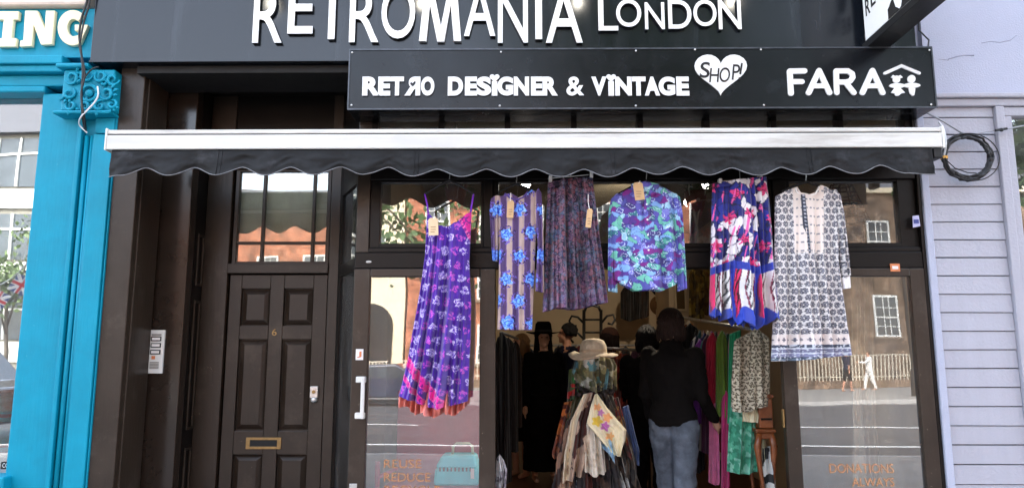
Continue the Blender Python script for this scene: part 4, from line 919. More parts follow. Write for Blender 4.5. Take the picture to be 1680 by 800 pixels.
b = MB(); b.prism([(-9.2, 0), (-6.9, 0), (-6.9, 3.2)] + [(-8.05 + 1.15 * math.cos(t), 3.2 + 1.2 * math.sin(t)) for t in np.linspace(0, math.pi, 10)][1:-1] + [(-9.2, 3.2)], -34.69, -34.6); b.build('arched_door', MT['black'], A_)
house('brick_house', 29.7, 60, -35.1, 11, MT['red_brick'], 'far red brick terrace at the right end of the street', [32, 36, 40, 44], floors=(1.2, 5.0))
house('brick_house', 61, 100, -34, 12, MT['brown_brick'], 'last brown brick block along the street on the right', [64, 68, 72], floors=(1.2, 5.0))
# modern block with strip windows, seen in the teal shop's window
MD = thing('office_block', (-27, -24, 0), 'pale concrete office block with long strip windows seen in teal shop window', 'building')
b = MB(); b.box(-46, -19.0, -44, -24, -.1, 10.5); b.build('wall', MT['concrete'], MD)
b = MB(); b.hexa([(-46.2, -23.6, 10.5), (-18.8, -23.6, 10.5), (-18.8, -44, 10.5), (-46.2, -44, 10.5)], [(-46.2, -26.5, 13.2), (-21.5, -26.5, 13.2), (-21.5, -41, 13.2), (-46.2, -41, 13.2)]); b.build('roof', MT['slate'], MD)
for z in (2.2, 5.3, 8.4):
    b = MB(); b.box(-45.5, -19.5, -23.99, -23.9, z, z + 1.9); f_ = b.build('window', MT['dark_pane'], MD)
    b = MB()
    for k in range(29): b.box(-45.5 + k * .93, -45.5 + k * .93 + .08, -23.9, -23.83, z, z + 1.9)
    b.box(-45.5, -19.5, -23.89, -23.84, z + 1.2, z + 1.28); b.build('mullion', MT['far_white'], f_)
    b = MB(); b.box(-45.5, -19.5, -23.99, -23.86, z - .95, z - .1); b.build('spandrel', MT['far_white'], MD)
# railings along the far pavement, one run per house
MT['rail_sunlit'] = mat('sunlit_iron_paint', C(190, 180, 160), .5)  # sunlight on the bars is put into their pale colour
def railing(x0, x1, y, label, hgt=1.5):
    Rg = thing('iron_railing', ((x0 + x1) / 2, y, 0), label, 'railing', 'railings along the far pavement')
    b = MB(); b.box(x0, x1, y - .15, y + .15, 0, .35); b.build('plinth', MT['brown_brick'], Rg)
    b = MB()
    for z in (.5, hgt): b.box(x0, x1, y - .02, y + .02, z, z + .05)
    x = x0 + .08
    while x < x1: b.box(x - .028, x + .028, y - .018, y + .018, .35, hgt + .05); x += .17
    b.build('bars', MT['rail_sunlit'], Rg)
railing(11.6, 29, -32.2, 'iron railing with bars painted sunlit pale before the brown brick terrace'); railing(-6, 11, -32.3, 'iron railing with bars painted sunlit pale before the tall orange house', 1.3); railing(-18, -6.6, -32.2, 'iron railing with bars painted sunlit pale before the cream stucco house', 1.3)
# trees
MT['bark'] = mat('bark', (.09, .07, .05, 1), .9, var=.4, scale=8, bump=.5)
def leafmat(name, c):
    m = mat(name, c, .6, var=.45, scale=2.0); return m
MT['leaf'] = leafmat('plane_leaf', (.06, .11, .03, 1)); MT['leaf2'] = leafmat('light_leaf', (.10, .15, .045, 1))
def tree(x, y, h, rad, label, lm, seed, n=2600, leaf=.16, base=.45, trunk_r=.16):
    T = thing('street_tree', (x, y, 0), label, 'tree', 'trees across the street'); rg = np.random.RandomState(seed)
    b = MB(); b.tube([(x, y, 0), (x + .05, y, h * .25), (x - .05, y + .05, h * .5), (x, y, h * .8)], [trunk_r, trunk_r * .8, trunk_r * .6, .03], 10)
    cl = []
    for k in range(9):
        a = rg.uniform(0, 6.28); z0 = h * rg.uniform(.35, .65); r_ = rad * rg.uniform(.5, .95); z1 = h * rg.uniform(base + .1, .97)
        e = Vector((x + r_ * math.cos(a), y + r_ * math.sin(a), z1)); s0 = Vector((x, y, z0)); mid = (s0 + e) / 2 + Vector((0, 0, .15))
        b.tube([s0, mid, e], [trunk_r * .45, trunk_r * .3, .015], 7); cl += [mid, e, e]
    b.build('trunk', MT['bark'], T, smooth=True)
    V = []; F = []
    for k in range(n):
        c = cl[rg.randint(len(cl))]; p = np.array(c) + rg.normal(0, 1, 3) * rad * np.array([.2, .2, .16])
        d = rg.normal(0, 1, 3); d /= np.linalg.norm(d); e = np.cross(d, rg.normal(0, 1, 3)); e /= np.linalg.norm(e); s_ = leaf * rg.uniform(.6, 1.3)
        o = len(V); V += [tuple(p - d * s_ / 2), tuple(p + e * s_ * .32), tuple(p + d * s_ / 2), tuple(p - e * s_ * .32)]; F.append((o, o + 1, o + 2, o + 3))
    b = MB(); b.add(V, F); b.build('crown', lm, T)
tm = M(718, 360, 17)
tree(tm.x - .3, -17, 7.4, 2.6, 'young plane tree on the road edge reflected in the left upper window', MT['leaf'], 3, n=750, leaf=.24, base=.5, trunk_r=.09)
tree(-19.6, -23, 6.5, 2.0, 'leafy street tree before the pale office block', MT['leaf2'], 8, n=1800, leaf=.2, trunk_r=.1)
tree(7.3, -22.9, 20.5, 6.6, 'huge plane tree added to darken the signs, before the tall orange house', MT['leaf'], 5, n=9000, leaf=.5, base=.38, trunk_r=.4)  # tree made huge to hide the sky from the signs' reflections
tree(17.2, -23.2, 20, 6.6, 'second huge plane tree added to darken the signs, by the brown terrace', MT['leaf'], 6, n=9000, leaf=.55, base=.4, trunk_r=.38)  # another added tree, blocking more of the sky the signs reflect
# lamp post near the right edge of the right door's reflection
lp = M(1494, 600, 24); LPt = thing('street_lamp', (lp.x, lp.y, 0), 'dark lamp post on far pavement seen in right door pane', 'lamp')
b = MB(); b.tube([(lp.x, lp.y, 0), (lp.x, lp.y, .9), (lp.x, lp.y, 1.0), (lp.x, lp.y, 7.5)], [.11, .11, .07, .06], 12); b.build('post', MT['black'], LPt)
b = MB(); b.tube([(lp.x, lp.y, 7.5), (lp.x, lp.y + .6, 7.9), (lp.x, lp.y + 1.3, 7.95)], .04, 8); b.box(lp.x - .12, lp.x + .12, lp.y + 1.2, lp.y + 1.8, 7.86, 7.96); b.build('lamp_head', MT['black'], LPt)
# bunting with union flags over the pavement by the teal shop
BU = thing('bunting', (-9.5, -3.2, 3.6), 'string of union flag bunting hung across the street by the teal shop', 'bunting')
bp0, bp1 = M(-40, 470, 3.6), M(90, 330, 3.0)
b = MB(); b.tube([bp0 + (bp1 - bp0) * t + Vector((0, 0, -.25 * math.sin(math.pi * t))) for t in np.linspace(-.5, 1.8, 20)], .006, 6); b.build('cord', MT['cable_white'], BU)
fred, fblue, fwh = mat('flag_red', C(206, 40, 50), .7), mat('flag_blue', C(40, 60, 130), .7), mat('flag_white', C(238, 236, 232), .7)
for t in (.1, .45, .8):
    o = bp0 + (bp1 - bp0) * t + Vector((0, 0, -.25 * math.sin(math.pi * t) - .01)); w_, h_ = .26, .20; rt_ = R(-28)
    def q(a, c): return (o.x + (a * math.cos(rt_) - c * math.sin(rt_)) * w_, o.z + (a * math.sin(rt_) + c * math.cos(rt_)) * h_ - .0)
    b = MB(); b.prism([q(0, 0), q(0, -1), q(1, -1), q(1, 0)], o.y, o.y + .002); fl_ = b.build('flag', fblue, BU)
    def band(pts, m, k): 
        b = MB(); b.prism([q(*p) for p in pts], o.y - .0012 * k, o.y + .002 + .0012 * k); return b.build('flag_stripe', m, fl_)
    band([(0, 0), (.12, 0), (1, -.88), (1, -1), (.88, -1), (0, -.12)], fwh, 1); band([(1, 0), (.88, 0), (0, -.88), (0, -1), (.12, -1), (1, -.12)], fwh, 1.2)
    band([(0.38, 0), (.62, 0), (.62, -1), (.38, -1)], fwh, 2); band([(0, -.36), (1, -.36), (1, -.64), (0, -.64)], fwh, 2.2); band([(0.44, 0), (.56, 0), (.56, -1), (.44, -1)], fred, 3); band([(0, -.42), (1, -.42), (1, -.58), (0, -.58)], fred, 3.2)
# cars at the far kerb
def parked_car(x, y, co, label):
    T = thing('parked_car', (x, y, -.12), label, 'car', 'cars parked at the far kerb')
    pr = [(-2.0, .3), (-2.08, .62), (-1.9, .86), (-1.1, .98), (-.55, 1.4), (.75, 1.43), (1.5, 1.02), (1.98, .9), (2.05, .55), (1.98, .3)]
    b = MB(); b.prism([(x + a, c - .12) for a, c in pr], y - .85, y + .85); b.build('body', mat('car_paint', co, .2, coat=.8), T, bevel=.07, seg=3)
    for q in ([(-.98, .98), (.05, .98), (.05, 1.34), (-.5, 1.34)], [(.13, .98), (1.3, .98), (.72, 1.35), (.13, 1.34)]):
        b = MB(); b.prism([(x + a, c - .12) for a, c in q], y + .852, y + .862); b.build('side_window', MT['dark_pane'], T)
    for a in (-1.25, 1.3):
        b = MB(); b.tube([(x + a, y + .7, .18), (x + a, y + .88, .18)], .3, 22); w_ = b.build('wheel', MT['plastic_black'], T)
        b = MB(); b.tube([(x + a, y + .86, .18), (x + a, y + .9, .18)], .18, 18); b.build('rim', MT['steel'], w_)
parked_car(-4.9, -20.7, (.02, .03, .06, 1), 'dark blue car at far kerb reflected in left door glass'); parked_car(-10.2, -20.7, (.25, .25, .26, 1), 'silver car at far kerb before the orange house')
# black taxi parked at the kerb, seen in the teal shop's window
TX = thing('black_taxi', (-12.2, -9.6, -.12), 'black taxi standing in the road seen in the teal shop window', 'taxi')
tp = [(-2.2, .35), (-2.3, .7), (-2.2, 1.0), (-1.25, 1.12), (-.75, 1.72), (.1, 1.8), (1.2, 1.74), (1.75, 1.15), (2.15, 1.0), (2.25, .6), (2.15, .35)]
b = MB(); b.prism([(-12.2 + a, c - .12) for a, c in tp], -10.5, -8.75); b.build('body', mat('black_car_paint', (.012, .012, .013, 1), .12, coat=.8), TX, bevel=.06, seg=3)
for (a0, a1) in ((-.75, .1), (.2, 1.1)):
    b = MB(); e = .13 if a0 < 0 else -.0
    b.prism([(-12.2 + a0 - .25 + e, 1.04), (-12.2 + a1, 1.04), (-12.2 + a1, 1.54), (-12.2 + a0 + e, 1.54)], -8.748, -8.738); b.build('side_window', MT['dark_pane'], TX)
for a in (-1.35, 1.4):
    b = MB(); b.tube([(-12.2 + a, -8.9, .2), (-12.2 + a, -8.72, .2)], .32, 24); w_ = b.build('wheel', MT['plastic_black'], TX, smooth=False)
    b = MB(); b.tube([(-12.2 + a, -8.735, .2), (-12.2 + a, -8.7, .2)], .19, 20); b.build('rim', MT['steel'], w_)
b = MB(); b.box(-12.4, -11.9, -9.8, -9.5, 1.69, 1.82); b.build('roof_sign', mat('amber_sign', C(220, 160, 60), .5), TX, bevel=.02)
b = MB(); b.ell((-14.45, -8.95, .6), (.06, .1, .1), 12, 8); b.build('headlight', MT['steel'], TX, smooth=True)
# ================================================================== DISPLAYED GARMENTS under the awning
YG = -0.25
def price_tag(a0, c0, a1, c1, y, m, parent, rot=0.0, cord=None, name='price_tag'):
    p = P((a0 + a1) / 2, (c0 + c1) / 2, y); w2 = (PX(a1, c0, y) - PX(a0, c0, y)) / 2; h2 = (PZ(c0, y) - PZ(c1, y)) / 2
    c, s_ = math.cos(rot), math.sin(rot); b = MB()
    q = [(-w2, -h2), (w2, -h2), (w2, h2 * .8), (w2 * .6, h2), (-w2 * .6, h2), (-w2, h2 * .8)]
    b.prism([(p.x + u * c - v * s_, p.z + u * s_ + v * c) for u, v in q], y - .002, y)
    o = b.build(name, m, parent)
    b = MB()
    for k in range(3):
        zz = p.z - h2 * (.05 + .28 * k); b.box(p.x - w2 * .55, p.x + w2 * (.5 - .2 * (k == 2)), y - .0032, y - .0022, zz - .0022, zz + .0022)
    b.build('printed_mark', mat('tag_ink', C(150, 118, 90), .8), o)
    if cord:
        b = MB(); b.tube([P(*k, y - .001) for k in cord], .0022, 5); b.build('tag_string', MT['white_paper'], o)
    return o
def hang_thing(name, label, cat, a, c, group='garments displayed under the awning'):
    p = P(a, c, YG); return thing(name, (p.x, YG, p.z), label, cat, group)
def wire_hanger(a0, a1, c_sh, a_mid, c_hook, label, m):
    H = thing('coat_hanger', (PX(a_mid, c_hook, YG), YG, PZ(c_hook, YG)), label, 'hanger', 'coat hangers under the awning')
    z = zr_ + .014; X = PX(a_mid, c_hook, YG)
    b = MB(); b.tube([(X - .02, yr - .012, z - .01), (X - .012, yr - .012, z + .012), (X + .008, yr - .012, z + .014), (X + .016, yr - .012, z - .01), (X, YG, PZ(c_hook, YG))], .0028, 6); b.build('hook', MT['steel'], H)
    b = MB(); b.tube([P(a0, c_sh, YG), P((a0 + a_mid) / 2, (c_sh + c_hook) / 2 - 1, YG), P(a_mid, c_hook, YG), P((a1 + a_mid) / 2, (c_sh + c_hook) / 2 - 1, YG), P(a1, c_sh, YG)], [.006, .008, .009, .008, .006], 8); b.build('shoulder_bar', m, H)
    return H
def clip_hanger(a0, c0, a1, c1, label):
    H = thing('clip_hanger', (PX((a0 + a1) / 2, c0, YG), YG, PZ((c0 + c1) / 2, YG)), label, 'hanger', 'clip hangers under the awning')
    b = MB(); b.tube([P(a0 - 4, c0, YG), P(a1 + 3, c1, YG)], .003, 6); X = PX((a0 + a1) / 2, c0, YG)
    b.tube([P((a0 + a1) / 2, (c0 + c1) / 2, YG), (X, YG, zr_ - .02), (X + .012, yr - .012, zr_ + .012), (X - .014, yr - .012, zr_ + .01)], .0026, 6); b.build('bar', MT['steel'], H)
    for a, c in ((a0, c0), (a1, c1)):
        p = P(a, c, YG); b = MB(); b.box(p.x - .011, p.x + .011, YG - .02, YG + .02, p.z - .026, p.z + .018); b.build('clip', MT['white'], H, bevel=.004)
def tints(px, py, k=1, a=.25): return (1 - a / 2 + a * fbm(px / 9.0, py / 9.0, k))[..., None]

# ---- A: violet slip dress
def pat_violet(px, py, t, s_):
    c = np.ones(px.shape + (3,)) * np.array(C(72, 24, 146)[:3]) * tints(px, py, 2, .5)
    xx, yy = px + .12 * (py - 500) + 3 * (vnoise(px / 40, py / 40, 2) - .5), py - .10 * (px - 700)
    d, h, r, colm, row = flower(xx + 5 * (vnoise(px / 4, py / 4, 11) - .5), yy + 5 * (vnoise(px / 4, py / 4, 12) - .5), 16.0, 21.0, 7.0, 3, 3.0, .5, 3, .14)
    pink = np.mod(colm, 2) == 0
    speck = vnoise(px * .55, py * .55, 7) > .36
    c = mixc(c, (d < 1) & speck & ~pink, C(214, 200, 236)); c = mixc(c, (d < .9) & speck & pink, C(196, 80, 190))
    c = mixc(c, (r < .26), C(92, 40, 170))
    c = mixc(c, (np.abs(np.sin(px * .9 + py * .7)) < .25) & (d < .9), C(86, 34, 170)); c = mixc(c, (r > .5) & (r < .62) & ~pink, C(130, 84, 200))
    c = mixc(c, (np.abs(np.mod(xx + 4, 16.0) - 8) < .8) & (vnoise(px / 3, py / 5, 1) > .5), C(60, 14, 150))
    # magenta border bands
    def band(q, w0, w1):
        nonlocal c
        m_ = (q > w0) & (q < w1); c = np.where(m_[..., None], np.array(C(226, 30, 150)[:3]) * tints(px, py, 5, .4), c)
        edge = m_ & (np.abs((q - w0) / (w1 - w0) - .5) > .36); c = mixc(c, edge & (np.mod(px + py, 6) < 3), C(246, 120, 190))
        f = m_ & (vnoise(px / 2.6, py / 2.6, 8) > .66); c = mixc(c, f, C(120, 20, 130))
    q1 = (px - 745) * .88 - (py - 358) * .47            # upper right corner of the neckline
    band(np.where((py < 430), q1, -99), 5, 40)
    q2 = (py - 585) * .64 - (px - 672) * .77
    band(np.where(py > 575, q2, -99), 0, 15); band(np.where(py > 590, q2, -99), 24, 32)
    return c
A = hang_thing('slip_dress', 'violet slip dress with pale flowers and magenta border, leftmost of the hanging garments', 'dress', 735, 350)
garment('dress_body', [(345, 702), (356, 700), (420, 697), (470, 690), (520, 681), (590, 668), (655, 651)], [(345, 774), (385, 772), (430, 770), (500, 773), (560, 772), (655, 768)],
        [(0, 350), (.1, 354), (.3, 372), (.5, 374), (.7, 366), (.9, 352), (1, 348)], [(0, 648), (.2, 654), (.45, 665), (.6, 668), (.8, 663), (1, 657)], YG, MT['print_satin'], A, pat_violet, depth=.085, folds=6, amp=.017, seed=4, nu=130, nv=330)
def pat_salmon(px, py, t, s_): return np.ones(px.shape + (3,)) * np.array(C(226, 130, 116)[:3]) * tints(px, py, 4, .4)
garment('hem_ruffle', [(640, 656), (690, 653)], [(640, 764), (690, 761)], [(0, 640), (1, 640)], [(0, 668), (.12, 665), (.25, 680), (.4, 674), (.55, 684), (.7, 676), (.85, 682), (1, 668)], YG + .012, MT['print'], A, pat_salmon, depth=.05, folds=7, amp=.022, seed=9, nu=120, nv=40)
for q in ([(703, 354), (701, 336), (697, 318)], [(772, 350), (774, 335), (777, 318)]):
    b = MB(); b.tube([P(a, c, YG) for a, c in q], .006, 6); b.build('strap', mat('violet_strap', C(120, 40, 190), .6), A, smooth=True)
price_tag(703, 357, 719, 386, YG - .09, MT['paper'], A, .04, [(711, 359), (713, 350)])
wire_hanger(697, 777, 318, 737, 296, 'slim wire hanger holding the violet slip dress', MT['metal_dark'])

# ---- B: striped dress with blue roses
def pat_rose(px, py, t, s_):
    xx = px + 1.5 * (vnoise(px / 30, py / 60, 3) - .5)
    f = np.mod(xx - 812, 19.5) / 19.5
    c = np.where((f < .47)[..., None], np.array(C(176, 152, 144)[:3]), np.array(C(80, 58, 98)[:3])) * tints(px, py, 3, .3)
    c = mixc(c, (f > .93) | ((f > .45) & (f < .50)), C(110, 84, 132))
    d, h, r, a, b_ = flower(xx + 6 + 5 * (vnoise(px / 5, py / 5, 4) - .5), py + 5 + 5 * (vnoise(px / 5, py / 5, 5) - .5), 39, 37, 10.5, 5, 4, .5, 12, .16)
    nz = vnoise(px * .45, py * .45, 5)
    c = mixc(c, (r < 1.45) & (nz > .58), C(112, 92, 180)); c = mixc(c, (r < 1.4) & (vnoise(px * .5, py * .5, 9) > .70), C(26, 22, 70))
    c = mixc(c, d < .95, C(84, 132, 226)); c = mixc(c, (d < .95) & (vnoise(px * .7, py * .7, 1) > .62), C(150, 194, 238)); c = mixc(c, (r > .34) & (r < .46), C(40, 60, 170)); c = mixc(c, r < .2, C(120, 180, 255))
    return c
B = hang_thing('long_sleeve_dress', 'purple striped dress with bright blue roses and long sleeves, second hanging garment from left', 'dress', 846, 320)
garment('dress_body', [(312, 822), (330, 817), (400, 819), (470, 818), (541, 816)], [(308, 884), (330, 882), (400, 879), (470, 876), (541, 873)],
        [(0, 324), (.2, 318), (.35, 320), (.5, 325), (.68, 320), (.82, 312), (1, 318)], [(0, 540), (.5, 541), (1, 541)], YG - .02, MT['print'], B, pat_rose, depth=.035, folds=3, amp=.006, seed=5, nu=90, nv=240)
garment('sleeve', [(320, 806), (345, 803), (430, 808)], [(320, 824), (345, 820), (430, 817)], [(0, 326), (.5, 321), (1, 322)], [(0, 427), (1, 429)], YG - .01, MT['print'], B, pat_rose, depth=.03, folds=2, amp=.006, seed=6, nu=30, nv=110)
garment('sleeve', [(310, 879), (345, 877), (400, 882), (480, 878)], [(310, 888), (345, 890), (400, 892), (480, 893)], [(0, 314), (.5, 310), (1, 317)], [(0, 477), (1, 480)], YG - .03, MT['print'], B, pat_rose, depth=.03, folds=2, amp=.006, seed=7, nu=30, nv=150)
b = MB(); b.tube([P(a, c, YG - .045) for a, c in ((828, 317), (836, 324), (846, 328), (858, 324), (866, 314))], .006, 7); b.build('collar', mat('purple_collar', C(80, 60, 130), .8), B, smooth=True)
price_tag(832, 329, 843, 357, YG - .07, MT['kraft'], B, -.06, [(837, 330), (838, 316)])
wire_hanger(818, 880, 316, 847, 302, 'dark hanger inside the purple dress with blue roses', MT['metal_dark'])

# ---- C: dark paisley skirt
def pat_paisley(px, py, t, s_):
    u = px / 6.5 + 1.6 * fbm(px / 9, py / 9, 1); v = py / 6.5 + 1.6 * fbm(px / 9, py / 9, 6)
    f1, e, i = worley(u, v, 3)
    c = pal(i, [C(92, 62, 92), C(70, 92, 112), C(112, 62, 72), C(52, 42, 70), C(62, 74, 104), C(124, 78, 92), C(40, 34, 52), C(92, 100, 122)])
    c = mixc(c, e < .10, C(40, 32, 48)); c = mixc(c, (np.abs(f1 - .3) < .06), C(132, 98, 116))
    c = c * (0.75 + .5 * fbm(px / 30, py / 30, 2))[..., None]
    c = mixc(c, np.clip((py - 460) / 60, 0, 1) * .3, C(150, 110, 160))
    return c * .95
CS = hang_thing('long_skirt', 'dark plum and teal paisley skirt clipped by its waistband, third hanging garment', 'skirt', 936, 300)
garment('skirt_body', [(296, 899), (360, 896), (440, 893), (512, 890)], [(288, 972), (340, 978), (400, 985), (500, 998)],
        [(0, 300), (1, 291)], [(0, 512), (.2, 506), (.5, 508), (.8, 500), (1, 496)], YG + .01, MT['print'], CS, pat_paisley, depth=.07, folds=7, amp=.022, seed=12, nu=130, nv=230)
garment('waistband', [(290, 900), (312, 899)], [(284, 972), (312, 974)], [(0, 299), (1, 290)], [(0, 309), (1, 301)], YG - .004, MT['print'], CS, pat_paisley, depth=.05, folds=2, amp=.004, seed=2, nu=60, nv=10)
price_tag(962, 342, 971, 373, YG - .10, MT['kraft'], CS, -.12, [(967, 343), (965, 331), (965, 319)])
clip_hanger(903, 293, 970, 286, 'clip hanger holding the dark paisley skirt')

# ---- D: abstract print shirt
def pat_abstract(px, py, t, s_):
    wx, wy = fbm(px / 16, py / 16, 4) * 2.4, fbm(px / 16, py / 16, 8) * 2.4
    f1, e, i = worley(px / 10.5 + wx, py / 8.0 + wy, 7)
    c = pal(i, [C(98, 92, 176), C(112, 186, 166), C(90, 62, 140), C(86, 86, 160), C(128, 168, 216), C(122, 44, 128), C(92, 168, 150), C(84, 84, 164), C(70, 64, 124), C(122, 124, 200), C(150, 196, 216), C(60, 120, 130)])
    c = mixc(c, e < .05, C(64, 62, 122)); c = mixc(c, (np.abs(f1 - .36) < .03) & (i > .5), C(220, 230, 246))
    return c * tints(px, py, 4, .3)
D = hang_thing('print_shirt', 'long sleeved shirt in lavender and mint abstract print, fourth hanging garment', 'shirt', 1058, 310)
garment('shirt_body', [(306, 1012), (330, 1006), (400, 1005), (466, 1006)], [(306, 1108), (330, 1114), (400, 1117), (466, 1117)],
        [(0, 322), (.18, 312), (.36, 304), (.5, 306), (.64, 304), (.82, 311), (1, 320)], [(0, 458), (.1, 466), (.3, 477), (.5, 476), (.7, 478), (.9, 468), (1, 458)], YG - .01, MT['print'], D, pat_abstract, depth=.05, folds=4, amp=.010, seed=15, nu=130, nv=180)
garment('sleeve', [(318, 1004), (350, 998), (480, 997)], [(318, 1017), (350, 1012), (480, 1013)], [(0, 326), (.6, 318), (1, 318)], [(0, 477), (1, 480)], YG + .0, MT['print'], D, pat_abstract, depth=.035, folds=2, amp=.008, seed=16, nu=34, nv=150)
garment('sleeve', [(318, 1103), (350, 1107), (470, 1111)], [(318, 1115), (350, 1120), (470, 1127)], [(0, 318), (.4, 318), (1, 325)], [(0, 478), (1, 473)], YG - .03, MT['print'], D, pat_abstract, depth=.035, folds=2, amp=.008, seed=17, nu=34, nv=150)
garment('collar', [(298, 1034), (330, 1040)], [(298, 1082), (330, 1076)], [(0, 302), (.5, 298), (1, 302)], [(0, 318), (.3, 322), (.5, 314), (.75, 322), (1, 316)], YG - .05, MT['print'], D, pat_abstract, depth=.025, folds=2, amp=.004, seed=18, nu=50, nv=24)
b = MB()
garment('button_placket', [(318, 1056), (476, 1061)], [(318, 1065), (476, 1069)], [(0, 318), (1, 318)], [(0, 476), (1, 476)], YG - .068, MT['print'], D, pat_abstract, depth=.012, folds=1, amp=.003, seed=3, nu=8, nv=100)
for k in range(6):
    p = P(1061 + k * 1.0, 335 + k * 25, YG - .083); b = MB(); b.tube([p, p + Vector((0, -.003, 0))], .006, 12); b.build('button', MT['white_paper'], D)
price_tag(1040, 299, 1056, 328, YG - .088, MT['kraft'], D, .12, [(1047, 301), (1050, 297)])
wire_hanger(1014, 1106, 318, 1060, 296, 'dark hanger inside the lavender and mint shirt', MT['metal_dark'])

# ---- E: blue and pink godet skirt
def pat_godet(px, py, t, s_):
    wx, wy = fbm(px / 20, py / 20, 3) * 1.8, fbm(px / 20, py / 20, 5) * 1.8
    f1, e, i = worley(px / 11.0 + wx, py / 17.0 + wy, 21)
    c = pal(i, [C(30, 36, 116), C(228, 222, 224), C(28, 30, 100), C(214, 206, 212), C(38, 46, 140), C(226, 220, 226), C(30, 34, 120), C(34, 36, 110)])
    d, h, r, a, b_ = flower(px + 6 + 6 * (vnoise(px / 5, py / 5, 4) - .5), py + 6 * (vnoise(px / 5, py / 5, 14) - .5), 38, 42, 10.0, 5, 14, .5, 31)
    c = mixc(c, d < 1.0, C(222, 60, 126)); c = mixc(c, (d < .95) & (vnoise(px / 2.5, py / 2.5, 4) > .62), C(196, 20, 90))
    st = (vnoise(px / 3.0 + py / 14, py / 20, 6) > .78) & (i > .35); c = mixc(c, st, C(232, 90, 160))
    c = mixc(c, (e < .07), C(24, 22, 60))
    # lower part: pointed yoke edge, then striped godets and a blue hem
    sx_ = (px - 1163) / 110.0
    zig = 428 + 12 * np.abs(np.mod(sx_ * 3.0, 2) - 1)
    low = py > zig
    band = low & (py < zig + 13)
    g = np.mod(sx_ * 14.5 + .2 * np.sin(py / 12), 1.0); gi = np.floor(sx_ * 14.5 + .2 * np.sin(py / 12))
    strp = np.where((np.mod(gi, 5) == 0)[..., None], np.array(C(214, 40, 96)[:3]), np.where((np.mod(gi, 5) < 3.5)[..., None], np.array(C(222, 218, 216)[:3]), np.array(C(40, 56, 164)[:3])))
    zeb = (np.mod(gi, 5) < 3.5) & (np.abs(np.mod(px / 5.0 + py / 26 + vnoise(px / 8, py / 12, 2), 1) - .5) < .17); strp = mixc(strp, zeb & (np.mod(gi, 2) == 1), C(26, 24, 30)); strp = mixc(strp, (np.abs(g - .5) > .42), C(120, 20, 60))
    c = np.where(low[..., None], strp, c); c = mixc(c, band, C(34, 50, 150))
    hem = py > 512 + 7 * np.sin(px / 3.4) + 4 * np.sin(px / 7.0); c = mixc(c, hem, C(36, 62, 170))
    return c * tints(px, py, 6, .3)
E = hang_thing('godet_skirt', 'blue white and pink flowered skirt with striped godets and blue hem, fifth hanging garment', 'skirt', 1215, 296)
garment('skirt_body', [(296, 1169), (340, 1167), (430, 1165), (525, 1163)], [(288, 1256), (330, 1262), (400, 1268), (525, 1276)],
        [(0, 302), (1, 291)], [(0, 516), (.06, 524), (.12, 517), (.2, 526), (.28, 520), (.36, 535), (.44, 526), (.52, 538), (.6, 528), (.68, 541), (.76, 527), (.84, 533), (.92, 520), (1, 527)], YG + .0, MT['print_satin'], E, pat_godet, depth=.07, folds=6, amp=.022, seed=22, nu=150, nv=260)
garment('waistband', [(288, 1170), (312, 1169)], [(284, 1257), (312, 1259)], [(0, 301), (1, 290)], [(0, 310), (1, 300)], YG - .012, MT['print_satin'], E, pat_godet, depth=.055, folds=2, amp=.004, seed=2, nu=60, nv=10)
clip_hanger(1181, 298, 1247, 291, 'clip hanger holding the blue and pink skirt')

# ---- F: white tunic dress
def pat_tunic(px, py, t, s_):
    c = np.ones(px.shape + (3,)) * np.array(C(222, 216, 212)[:3]) * tints(px, py, 2, .2)
    d, h, r, a, b_ = flower(px - .02 * (py - 400), py, 11.6, 11.0, 4.9, 8, .4, .5, 3, .13)
    c = mixc(c, (d < 1.05) & (r > .2), C(62, 62, 72)); c = mixc(c, (r > .62) & (r < .74), C(150, 148, 156)); c = mixc(c, (r > .42) & (r < .55) & (d < 1.05), C(150, 150, 160))
    c = mixc(c, (np.abs(np.mod(px / 5.8 + py / 5.5, 1) - .5) < .09) & (d > 1.2), C(170, 168, 172))
    yoke = (px > 1298 + (py - 320) * .02) & (px < 1348 - (py - 320) * .0) & (py < 416); c = mixc(c, yoke, C(226, 212, 202))
    dd = yoke & (np.abs(np.mod(py - 322, 14) - 7) < 1.2); c = mixc(c, dd & (np.mod(px, 7) < 3.6), C(124, 124, 132))
    return c
def pat_border(px, py, t, s_):
    c = pat_tunic(px, py, t, s_); k = py - 548 + .010 * (px - 1330) 
    c = mixc(c, k > 0, C(226, 214, 208))
    c = mixc(c, (np.abs(k - 9) < 3.4) & (np.abs(np.mod(px, 9) - 4.5) < .9), C(96, 96, 108)); c = mixc(c, (np.abs(k - 9) < 1) & (np.abs(np.mod(px, 9) - 4.5) < 2.6), C(96, 96, 108))
    for (a, b_, co) in ((17, 22, C(70, 76, 92)), (22, 24, C(214, 216, 222)), (24, 30, C(118, 118, 142)), (30, 31.5, C(214, 216, 222)), (31.5, 37, C(132, 132, 160)), (37, 39, C(60, 64, 80)), (39, 43, C(96, 110, 124)), (43, 60, C(226, 222, 224))):
        c = mixc(c, (k > a) & (k <= b_), co)
    c = mixc(c, (k > 17) & (k < 43) & (vnoise(px / 2, py / 2, 3) > .7), C(200, 204, 212))
    return c
F_ = hang_thing('tunic_dress', 'white and grey block print tunic dress with dark placket, rightmost hanging garment', 'dress', 1325, 316)
